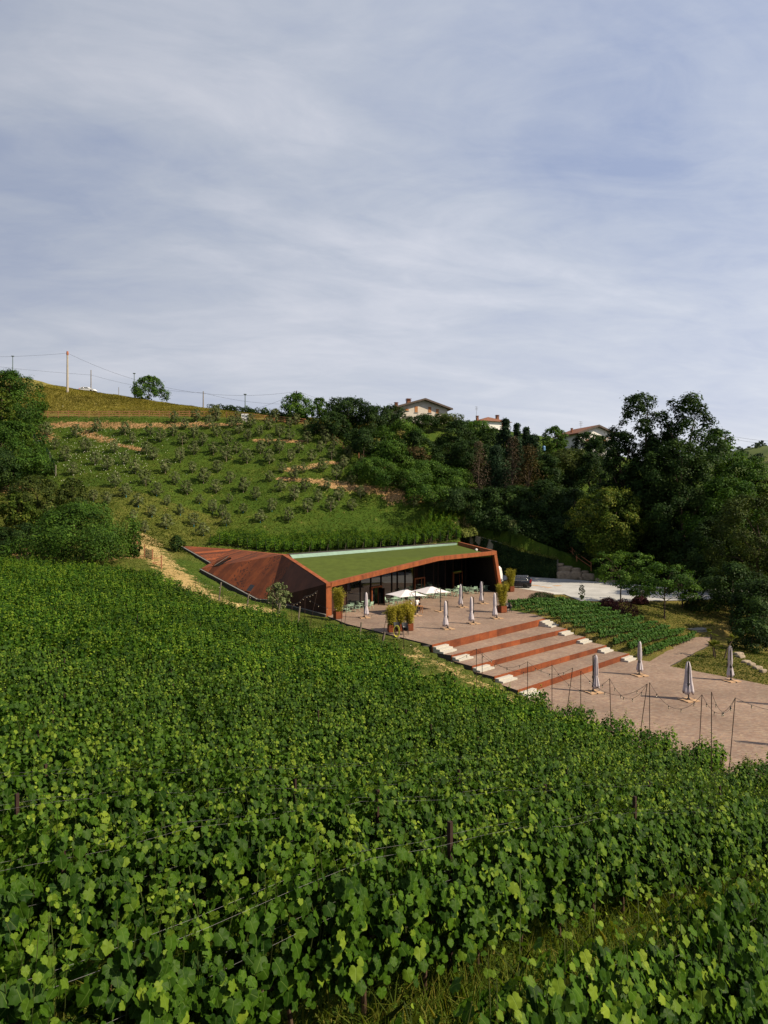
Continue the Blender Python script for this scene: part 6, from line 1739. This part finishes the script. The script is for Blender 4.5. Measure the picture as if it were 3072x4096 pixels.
for i, (x, y, w) in enumerate(((2955, 2620, .9), (2962, 2632, .8), (2985, 2652, .8), (3005, 2662, .7), (3030, 2676, .8), (3052, 2690, .6))):
    g = ground(x, y, 45, 90); seed = 30 + i
    boulder(g + Vector((0, 0, .05)), (w, w * .7, .4), '%s grey edging stone along the shaded bank right of the grass patch' % ('first', 'second', 'third', 'fourth', 'fifth', 'sixth')[i], seed, .4)

# ---------------------------------------------------------------- the small vine bed: trimmed vines in rows
bed = []
for i in range(4):
    r2 = np.random.default_rng(900 + i)
    V, Fa, U, rdv, _ = vine_cloud(r2, 240, LEAF_LO, size=(.09, .15), h0=.38, h1=1.0, half=.5, shoots=0, wide=.62)
    fm = np_mesh('foliage', V, Fa, MT['vine_bed'], rdv)
    t = MB(); t.tube([(0, 0, -.05), (.02, .01, .5)], [.025, .02], 5); bed.append((fm, t.mesh('trunk', MT['vine_bark'])))
BED_ROWS = [((2585, 2632), (2772, 2566)), ((2522, 2608), (2722, 2546)), ((2462, 2588), (2664, 2532)), ((2404, 2564), (2612, 2516)), ((2352, 2542), (2560, 2502)), ((2302, 2522), (2510, 2488)), ((2256, 2502), (2466, 2474)), ((2212, 2488), (2426, 2462)), ((2160, 2470), (2384, 2448)), ((2112, 2458), (2342, 2438)), ((2070, 2446), (2290, 2430)), ((2048, 2433), (2240, 2423))]
orow = ['first', 'second', 'third', 'fourth', 'fifth', 'sixth', 'seventh', 'eighth', 'ninth', 'tenth', 'eleventh', 'last']
d_bed = (RR[2] - RL[2]).normalized(); d_bed.z = 0
for k, (a, b) in enumerate(BED_ROWS):
    A_ = ground(*a, 55, 110); B_ = ground(*b, 55, 110)
    L = (B_ - A_).xy.length; n = max(3, int(L / .95))
    for j in range(n + 1):
        q = A_.lerp(B_, j / n); q.z = hgt(q.x, q.y)
        fm, tm = bed[rr.randrange(4)]
        o = thing('bed_vine', 'trimmed low vine in the %s row of the small bed, counted from the plaza' % orow[k], 'vine', q, math.atan2((B_ - A_).y, (B_ - A_).x), 'trimmed vines of the small bed')
        link('foliage', fm, o); link('trunk', tm, o); o.scale = (1, 1, rr.uniform(.88, 1.12))

# ---------------------------------------------------------------- string lights on rusty rods
LP = [(1905.5, 2595, 47.5, 0, 'first'), (1928.7, 2610, 46.6, 0, 'second'), (2110.5, 2646, 43.4, 0, 'third'), (2208, 2660, 42.0, 0, 'fourth'), (2290.5, 2671.6, 41.0, -.14, 'fifth'), (2323, 2683, 40.0, 0, 'sixth'), (2438.6, 2713.9, 38.8, .03, 'seventh'), (2589, 2735, 37.0, -.16, 'eighth'), (2598.6, 2730, 36.6, 0, 'ninth'), (2808, 2778, 34.0, -.06, 'tenth'), (2846, 2767, 32.0, 0, 'eleventh'), (2941, 2791, 32.5, -.1, 'twelfth')]
tops = []
for (x, y, Y, ln, nm) in LP:
    t = px(x, y, Y); b = Vector((t.x + ln * 3.6, t.y, 0)); b.z = min(hgt(b.x, b.y), t.z - 1.5) - .1
    m = MB(); m.tube([Vector((0, 0, 0)), t - b], .02, 6)
    tag(m.build('light_pole', MT['rust_post'], loc=b), '%s rusty rod from the left carrying string lights along the plaza edge' % nm, 'pole', 'string light rods')
    tops.append(t)
UPP = [(1614.8, 2540, 55.5, 0, 'by the row end near the hose'), (1552, 2436, 60.0, -.25, 'with a wooden stake foot near the hose'), (1390, 2405, 64, -.16, 'near the left corner planter'), (1366, 2428, 63.5, 0, 'upright before the left corner planter'), (1220, 2384, 67, 0, 'before the shaded steel wall'), (1270, 2362, 68, -.3, 'slanting before the shaded steel wall'), (1168, 2414, 66, 0, 'left before the shaded steel wall'),
       (1091, 2320, 69.5, 0, 'before the sloping rusty panels, tallest'), (1021, 2382, 70, 0, 'below the recessed window'), (892, 2342, 73, 0, 'on the left below the rusty slope'), (783, 2308, 77, 0, 'leftmost at the top of the vineyard'), (917, 2385, 71, 0, 'short one left of the recessed window')]
utops = []
for (x, y, Y, ln, nm) in UPP:
    t = px(x, y, Y); b = Vector((t.x + ln * 2.5, t.y - .2, 0)); b.z = min(hgt(b.x, b.y), t.z - 1.2) - .1
    m = MB(); m.tube([Vector((0, 0, 0)), t - b], .02, 6)
    tag(m.build('light_pole', MT['rust_post'], loc=b), 'thin rusty rod %s' % nm, 'pole'); utops.append(t)
    if 'stake' in nm:
        m = MB(); m.tube([(0, 0, 0), (t - b) * .4], .085, 7); tag(m.build('wooden_stake', MT['greywood'], loc=b + Vector((.1, -.12, 0))), 'grey wooden stake leaning at the foot of the slanting rod near the hose', 'stake')
bulb = MB(); bulb.lathe([(.005, -.14), (.028, -.115), (.032, -.08), (.016, -.05)], k=8); bulb = bulb.mesh('bulb', MT['bulb'], True)
sock = MB(); sock.lathe([(.024, -.055), (.026, .0), (.012, .02)], k=6); sock = sock.mesh('socket', MT['black'])
def string(a, b, sag, nb, lab):
    o = thing('string_light', lab, 'string light', a)
    P = [a.lerp(b, u) - a - Vector((0, 0, sag * 4 * u * (1 - u))) for u in np.linspace(0, 1, 17)]
    m = MB(); m.tube(P, .009, 5); m.build('cable', MT['black'], o)
    for k in range(nb):
        u = (k + .6) / (nb + .2); q = a.lerp(b, u) - a - Vector((0, 0, sag * 4 * u * (1 - u) + .03))
        s = link('socket', sock, o, q); link('bulb', bulb, s)
seqs = [(0, 2, .75, 4), (1, 3, .8, 4), (2, 4, .55, 3), (3, 6, 1.05, 5), (5, 7, .95, 4), (6, 7, .95, 4), (8, 9, 1.0, 4), (9, 11, .8, 4), (10, 11, .8, 3)]
oo = ['first', 'second', 'third', 'fourth', 'fifth', 'sixth', 'seventh', 'eighth', 'ninth']
for k, (i, j, sg, nb) in enumerate(seqs): string(tops[i], tops[j], sg, nb, '%s sagging span of bulbs from the left between the rods along the plaza' % oo[k])
string(tops[11], tops[11] + Vector((4.5, -1.5, .2)), .6, 4, 'sagging span of bulbs leaving the photo at the right edge')
string(utops[0], tops[0], 1.4, 5, 'long low span of bulbs from the row end to the first plaza rod')
for i, j, sg, lab in ((6, 4, .25, 'span of bulbs before the shaded steel wall, lower'), (4, 5, .15, 'span of bulbs before the shaded steel wall, upper'), (4, 3, .5, 'span of bulbs from the shaded wall to the corner planter'), (2, 1, .8, 'span of bulbs over the left edge of the upper terrace'), (8, 6, .3, 'span of bulbs below the recessed window'), (9, 8, .5, 'span of bulbs below the long rusty slope'), (10, 9, .4, 'span of bulbs at the left top of the vineyard')):
    string(utops[i], utops[j], sg, 4, lab)
# wooden stakes at the vine row ends in front of the building
for x, Y, lab in ((1110, 68.5, 'left of the small olive tree'), (1190, 67.5, 'right of the small olive tree'), (985, 70.5, 'under the recessed window'), (875, 73, 'below the rusty slope on the left'), (1435, 61, 'by the left edge of the upper terrace')):
    g = gpt(x, Y); m = MB(); m.tube([(0, 0, -.1), (.22, .1, 1.9)], .075, 7)
    tag(m.build('wooden_stake', MT['greywood'], loc=g), 'grey leaning wooden row end stake ' + lab, 'stake')
g = gpt(1112, 71.0)
tree('olive_tree', 'silvery olive tree standing before the dark steel wall at the top of the vines', 'olive tree', g, 3.5, 2.4, 'round', 'olive', n=1700, leaf=.2, bark='olive_bark', tr=.07, limbs=9, ragged=.5)

# ---------------------------------------------------------------- fences, gate, net
def fence(label, line, sp, rails, hp, hz, post_w=.13):
    P = [Vector(p) for p in line]
    o = thing('wooden_fence', label, 'fence', P[0])
    d = [0]
    for a, b in zip(P[:-1], P[1:]): d.append(d[-1] + (b - a).xy.length)
    n = int(d[-1] / sp); pts_ = []
    for k in range(n + 1):
        s = min(k * sp, d[-1] - 1e-3); i = max(j for j in range(len(d) - 1) if d[j] <= s); u = (s - d[i]) / (d[i + 1] - d[i])
        q = P[i].lerp(P[i + 1], u); q.z = hgt(q.x, q.y); pts_.append(q)
    pmesh = MB(); pmesh.box((0, 0, hp / 2 - .15), (post_w, post_w, hp + .3)); pmesh = pmesh.mesh('post', MT['wood'])
    for k, q in enumerate(pts_):
        dv_ = pts_[min(k + 1, n)] - pts_[max(k - 1, 0)]
        link('post', pmesh, o, q - P[0], math.atan2(dv_.y, dv_.x))
    for z in hz:
        m = MB()
        for a, b in zip(pts_[:-1], pts_[1:]):
            dd = (b - a); t = Vector((dd.y, -dd.x, 0)).normalized(); t = t if t.dot(-a) > 0 else -t
            f = t * (post_w / 2 + .003); w = t * .045; u0, u1 = Vector((0, 0, z - .06)), Vector((0, 0, z + .06))
            a_, b_ = a - P[0] + f, b - P[0] + f
            m.hexa([a_ + u0, b_ + u0, b_ + w + u0, a_ + w + u0], [a_ + u1, b_ + u1, b_ + w + u1, a_ + w + u1])
        m.build('rail', MT['wood'], o)
G_ = lambda x, y: ground(x, y, 95, 215)
fence('long brown three-rail wooden fence along the top of the olive grove', [G_(150, 1671), G_(300, 1671), G_(520, 1671), G_(700, 1671), G_(900, 1671)], 2.25, 3, 1.45, (.35, .8, 1.28))
fence('brown wooden fence stepping down right of the white cabinets on the ridge', [G_(905, 1672), G_(974, 1677), G_(1043, 1685), G_(1142, 1692), G_(1240, 1703)], 2.3, 3, 1.4, (.35, .8, 1.28))
fence('brown wooden fence running steeply down between the grove and the wood', [G_(1244, 1714), G_(1317, 1750), G_(1370, 1796), G_(1423, 1829), G_(1492, 1862), G_(1575, 1919), G_(1648, 1956), G_(1728, 1994), G_(1815, 2040), G_(1911, 2078), G_(1978, 2096), G_(2074, 2128), G_(2160, 2160), G_(2229, 2192), G_(2306, 2245), G_(2348, 2268), G_(2386, 2286)], 2.3, 2, 1.35, (.5, 1.15))
def net(label, pxs, h, Yr, npost=None):
    P = [ground(x, y, *Yr) for x, y in pxs]
    o = thing('net_fence', label, 'fence', P[0])
    m = MB()
    for a, b in zip(P[:-1], P[1:]):
        a0, b0 = a - P[0], b - P[0]; t = Vector((.015, .015, 0)); u = Vector((0, 0, h))
        m.hexa([a0, b0, b0 + t, a0 + t], [a0 + u, b0 + u, b0 + t + u, a0 + t + u])
    m.build('netting', MT['net'], o)
    for q in P: m = MB(); m.tube([q - P[0] + Vector((0, -.03, -.1)), q - P[0] + Vector((0, -.03, h + .12))], .045, 6); m.build('post', MT['poleconc'], o)
net('green netting fence with pale posts at the upper left edge of the olive grove', [(135, 1770), (152, 1795), (168, 1796), (200, 1850), (218, 1895), (224, 1905)], 1.9, (100, 200))
net('short piece of green netting fence behind the big bright bush', [(300, 2024), (316, 2024), (338, 2022), (352, 2026)], 1.3, (95, 140))
def gate():
    a, b, c, e = [ground(x, y, 70, 110) for x, y in ((578, 2228), (610, 2240), (610, 2268), (646, 2277))]
    for q, h, lab in ((a, 1.65, 'brown wooden gate post at the straw path, left one'), (b, 1.4, 'brown wooden gate post at the straw path, middle one'), (ground(549, 2200, 70, 115), 1.3, 'brown wooden post at the foot of the bright bush')):
        m = MB(); m.box((0, 0, h / 2 - .1), (.12, .12, h + .2)); tag(m.build('fence_post', MT['wood'], loc=q), lab, 'post')
    o = thing('wooden_gate', 'small brown wooden gate with slanting bars beside the straw path', 'gate', e)
    m = MB(); m.box((0, 0, .8), (.13, .13, 1.7)); m.build('post', MT['wood'], o)
    d = c - e
    for z0, z1 in ((1.35, 1.0), (.85, .5), (.4, .45)): m = MB(); m.tube([(0, 0, z0), (d.x, d.y, d.z + z1)], .05, 5); m.build('bar', MT['wood'], o)
    m = MB(); t = Vector((.01, .01, 0)); u = Vector((0, 0, 1.2)); z = a
    m.hexa([Vector((0, 0, 0)), b - a, b - a + t, t], [u, b - a + u, b - a + t + u, t + u])
    o2 = m.build('wire_net', MT['net'], loc=a); tag(o2, 'wire netting stretched between the two brown gate posts', 'netting')
gate()
for x, y, w, h, lab in ((973, 1676, .72, .95, 'white utility cabinet on the ridge fence, left and smaller'), (985.5, 1680, .85, 1.15, 'white utility cabinet on the ridge fence, right and larger')):
    g = px(x, y, 157.5); g.z = max(g.z - .3, hgt(g.x, g.y))
    o = thing('utility_cabinet', lab, 'cabinet', g)
    m = MB(); m.box((0, 0, .5 + h / 2), (w, .35, h)); m.build('body', MT['boxwhite'], o)
    m = MB(); m.box((0, -.18, .5 + h / 2), (w * .5, .02, h * .35)); m.build('meter_window', MT['carglass'], o)
    m = MB(); m.box((0, 0, .2), (w * .6, .25, .6)); m.build('plinth', MT['concrete'], o)

# ---------------------------------------------------------------- poles and overhead lines
def pole(x, yt, yb, Y, r, mat, lab, head=None, cat='pole'):
    t = px(x, yt, Y); b = px(x, yb, Y); z = min(b.z, hgt(b.x, b.y)) - .2
    o = thing('street_lamp' if head == 'lamp' else 'utility_pole', lab, 'street lamp' if head == 'lamp' else cat, (t.x, t.y, z))
    m = MB(); H = t.z - z; m.tube([(0, 0, 0), (0, 0, H)], [r * 1.35, r * .9], 9); m.build('shaft', MT[mat], o)
    if head == 'cap': m = MB(); m.lathe([(r * 1.0, H - .9), (r * 1.25, H - .8), (r * 1.25, H - .3), (r, H + .05)], k=9); m.build('cap', MT['orange'], o)
    if head == 'lamp': m = MB(); m.lathe([(.12, H), (.4, H + .12), (.42, H + .22), (.1, H + .3)], k=9); m.build('lamp_head', MT['polegreen'], o)
    if head == 'box': m = MB(); m.box((0, -.25, H - .8), (.3, .3, 1.1)); m.build('terminal_box', MT['black'], o)
    return Vector((t.x, t.y, t.z))
q1 = pole(270, 1406, 1571, 174, .22, 'poleconc', 'tall thick concrete pole with an orange cap on the dry meadow', 'cap')
q2 = pole(364, 1480, 1558, 203, .13, 'polewood', 'thin wooden pole behind the white car on the ridge')
pole(51, 1427, 1500, 195, .1, 'polegreen', 'slim lamp post above the large round tree at the left edge', 'lamp')
pole(537, 1496, 1600, 200, .1, 'polegreen', 'slim lamp post rising behind the lone round meadow tree', 'lamp')
pole(475, 1549, 1585, 205, .08, 'polewood', 'short grey post on the ridge left of the lone meadow tree')
q3 = pole(813, 1565, 1632, 181, .13, 'polewood', 'slightly leaning wooden pole on the ridge before the hedge')
pole(980.5, 1580, 1645, 176, .1, 'polegreen', 'slim lamp post on the ridge above the white cabinets', 'lamp')
q4 = pole(1186, 1563, 1690, 170, .14, 'polewood', 'wooden pole with a dark box rising out of the round ridge tree', 'box')
q5 = pole(2181, 1732, 1790, 175, .13, 'polewood', 'wooden pole in the gap left of the white gabled house')
def wire(a, b, sag, lab, r=.022):
    P = [a.lerp(b, u) - Vector((0, 0, sag * 4 * u * (1 - u))) for u in np.linspace(0, 1, 21)]
    m = MB(); m.tube(P, r, 4); tag(m.build('overhead_cable', MT['cable']), lab, 'cable')
wire(px(-200, 1424, 182), q1 - Vector((0, 0, .4)), .5, 'overhead cable from the left edge to the concrete pole')
wire(q1 - Vector((0, 0, .4)), q4 - Vector((0, 0, .2)), 4.4, 'long sagging overhead cable from the concrete pole to the boxed pole')
wire(px(-200, 1442, 208), q2 - Vector((0, 0, 1.4)), .4, 'lower overhead cable from the left edge to the pole behind the car')
wire(q2 - Vector((0, 0, 1.4)), q3 - Vector((0, 0, .4)), 1.0, 'lower overhead cable from the pole behind the car to the leaning pole')
wire(q3 - Vector((0, 0, .4)), px(1120, 1616, 176), .6, 'lower overhead cable from the leaning pole to the round ridge tree')
wire(q4 - Vector((0, 0, .5)), px(1000, 1640, 172), .4, 'short cable slanting down left from the boxed pole')
wire(q4, px(1560, 1640, 185), 1.2, 'cable from the boxed pole into the wood')
wire(px(2880, 1735, 260), px(3250, 1765, 240), 1.2, 'overhead cable above the distant hill at the right edge, upper', .035)
wire(px(2880, 1745, 262), px(3250, 1778, 242), 1.2, 'overhead cable above the distant hill at the right edge, lower', .035)
wire(q5 - Vector((0, 0, .3)), px(2060, 1755, 190), .6, 'cable from the pole left of the white gabled house')

# ---------------------------------------------------------------- houses on the ridge
def house(name, label, c, rz, w, l, hw, pitch, wall, over=.7, hip=False, windows=(), chim=(), ant=None, door=None, balcony=False):
    """local x across the gable, local -y towards the viewer"""
    o = thing(name, label, 'house', c, rz)
    rise = w / 2 * pitch
    m = MB()
    if hip: m.hexa([(-w/2, -l/2, -4), (w/2, -l/2, -4), (w/2, l/2, -4), (-w/2, l/2, -4)], [(-w/2, -l/2, hw), (w/2, -l/2, hw), (w/2, l/2, hw), (-w/2, l/2, hw)])
    else:
        pr = [(-w/2, -4), (w/2, -4), (w/2, hw), (0, hw + rise), (-w/2, hw)]
        m.add([(x, -l/2, z) for x, z in pr] + [(x, l/2, z) for x, z in pr], [(0, 1, 2, 3, 4), (9, 8, 7, 6, 5)] + [(i, 5 + i, 5 + (i + 1) % 5, (i + 1) % 5) for i in range(5)])
    m.build('wall', MT[wall], o)
    W2, L2 = w/2 + over, l/2 + over
    rt = None
    if hip:
        m = MB(); e = max(0.4, l/2 - w/2); z0, z1 = hw - .05, hw + W2 * pitch
        B4 = [(-W2, -L2, z0), (W2, -L2, z0), (W2, L2, z0), (-W2, L2, z0)]; R2 = [(0, -e, z1), (0, e, z1)]
        m.add(B4 + R2, [(0, 1, 4), (1, 2, 5, 4), (2, 3, 5), (3, 0, 4, 5), (3, 2, 1, 0)]); rt = m.build('roof', MT['tile'], o)
    else:
        for s in (-1, 1):
            zo = hw - over * pitch; zr = hw + rise
            m = MB(); x0, x1 = s * W2, 0
            bq = [(x0, -L2, zo), (x1, -L2, zr), (x1, L2, zr), (x0, L2, zo)]
            m.hexa([(x, y, z + .03) for x, y, z in bq], [(x, y, z + .3) for x, y, z in bq])
            rt = m.build('roof', MT['tile'], o)
            m = MB(); bq = [(x0, -L2 - .02, zo), (x1, -L2 - .02, zr), (x1, -L2 + .08, zr), (x0, -L2 + .08, zo)]
            m.hexa([(x, y, z - .12) for x, y, z in bq], [(x, y, z + .33) for x, y, z in bq]); m.build('verge_board', MT['eave'], o)
            m = MB()
            for k in range(7):
                u = (k + .5) / 7; xx = x0 + (x1 - x0) * u; zz = zo + (zr - zo) * u
                m.box((xx, -l/2 - over / 2, zz - .06), (.14, over, .16))
            m.build('rafter_ends', MT['eave'], o)
    for (x, z, ww, hh) in windows:
        m = MB(); m.box((x, -l/2 - .02, z), (ww, .12, hh)); f = m.build('window', MT['shutter'], o)
        m = MB(); m.box((x, -l/2 - .06, z - hh/2 - .06), (ww + .3, .25, .1)); m.build('sill', MT['concrete'], f)
    if door:
        x, z, ww, hh = door; m = MB(); m.box((x, -l/2 - .02, z), (ww, .12, hh)); m.build('door', MT['shutter'], o)
    if balcony:
        m = MB(); m.box((0, -l/2 - .6, .4), (w * .96, 1.2, .16)); b = m.build('balcony', MT['concrete'], o)
        m = MB()
        for k in range(15): m.box((-w * .47 + k * w * .94 / 14, -l/2 - 1.14, .95), (.05, .05, .94))
        m.box((0, -l/2 - 1.14, 1.44), (w * .96, .06, .06)); m.build('railing', MT['wood'], b)
    for (x, y, z, s) in chim:
        m = MB(); m.box((x, y, z), (s, s, 1.6)); m.box((x, y, z + .95), (s * 1.25, s * 1.25, .1)); m.box((x, y, z + 1.12), (s * .9, s * .9, .24)); m.box((x, y, z + 1.3), (s * 1.3, s * 1.3, .1))
        m.build('chimney', MT['tile'], rt)
    if ant:
        x, y, z, h = ant; m = MB(); m.tube([(x, y, z), (x, y, z + h)], .035, 5)
        for k in range(3): m.tube([(x - .5, y, z + h - .1 - .4 * k), (x + .5, y, z + h - .15 - .4 * k)], .03, 4)
        m.build('antenna', MT['wire'], o)
    return o
c = px(1668, 1679, 186)
house('gabled_house', 'beige gabled house with a low tiled roof on the ridge above the wood', c, R(18), 13.0, 10, 2.5, .30, 'stucco', 1.1, False, [(-2.1, 1.95, .8, 1.5), (1.6, 2.0, .8, 1.5), (3.7, 1.7, .75, 1.1), (-4.6, 1.75, .9, .5), (4.2, -1.2, 1.0, .5)], [(-5.6, 0.5, 3.0, .75), (-2.2, .5, 4.1, 1.0)], (3.3, 2, 3.4, 2.4))
c = px(1950, 1709, 200)
house('hipped_house', 'low house with a red hipped roof half hidden behind the dark ridge trees', c, R(25), 9.5, 7.5, 1.2, .30, 'white_wall', .7, True, [(2.6, .4, .8, .9)], [(2.6, -1.0, 2.1, .75), (-3.7, -.5, 1.6, .6)], (-3.0, 1.0, 1.6, 4.2))
c = px(2342, 1782, 172)
house('gabled_house', 'white gabled house with an orange tiled roof right of the pole on the ridge', c, R(20), 10.0, 9, 2.35, .36, 'white_wall', .8, False, [(-2.6, 2.0, .9, .5), (1.9, .9, 1.0, 1.2)], [(-3.9, .0, 2.7, .4)], (.1, 2.0, 3.9, 2.2), (-2.6, -.1, 1.2, 2.1), True)
m = MB(); m.lathe([(.3, 0), (.36, .15), (.36, .85), (.3, 1.0)], k=12); g = px(2175, 1803, 150); g.z = max(g.z, hgt(g.x, g.y))
o = m.build('water_barrel', plain('blue_plastic', (.12, .25, .45), .5, .3), loc=g); tag(o, 'pale blue barrel in the gap of the wood under the ridge pole', 'barrel')
tag(W, None)
bpy.context.view_layer.update()
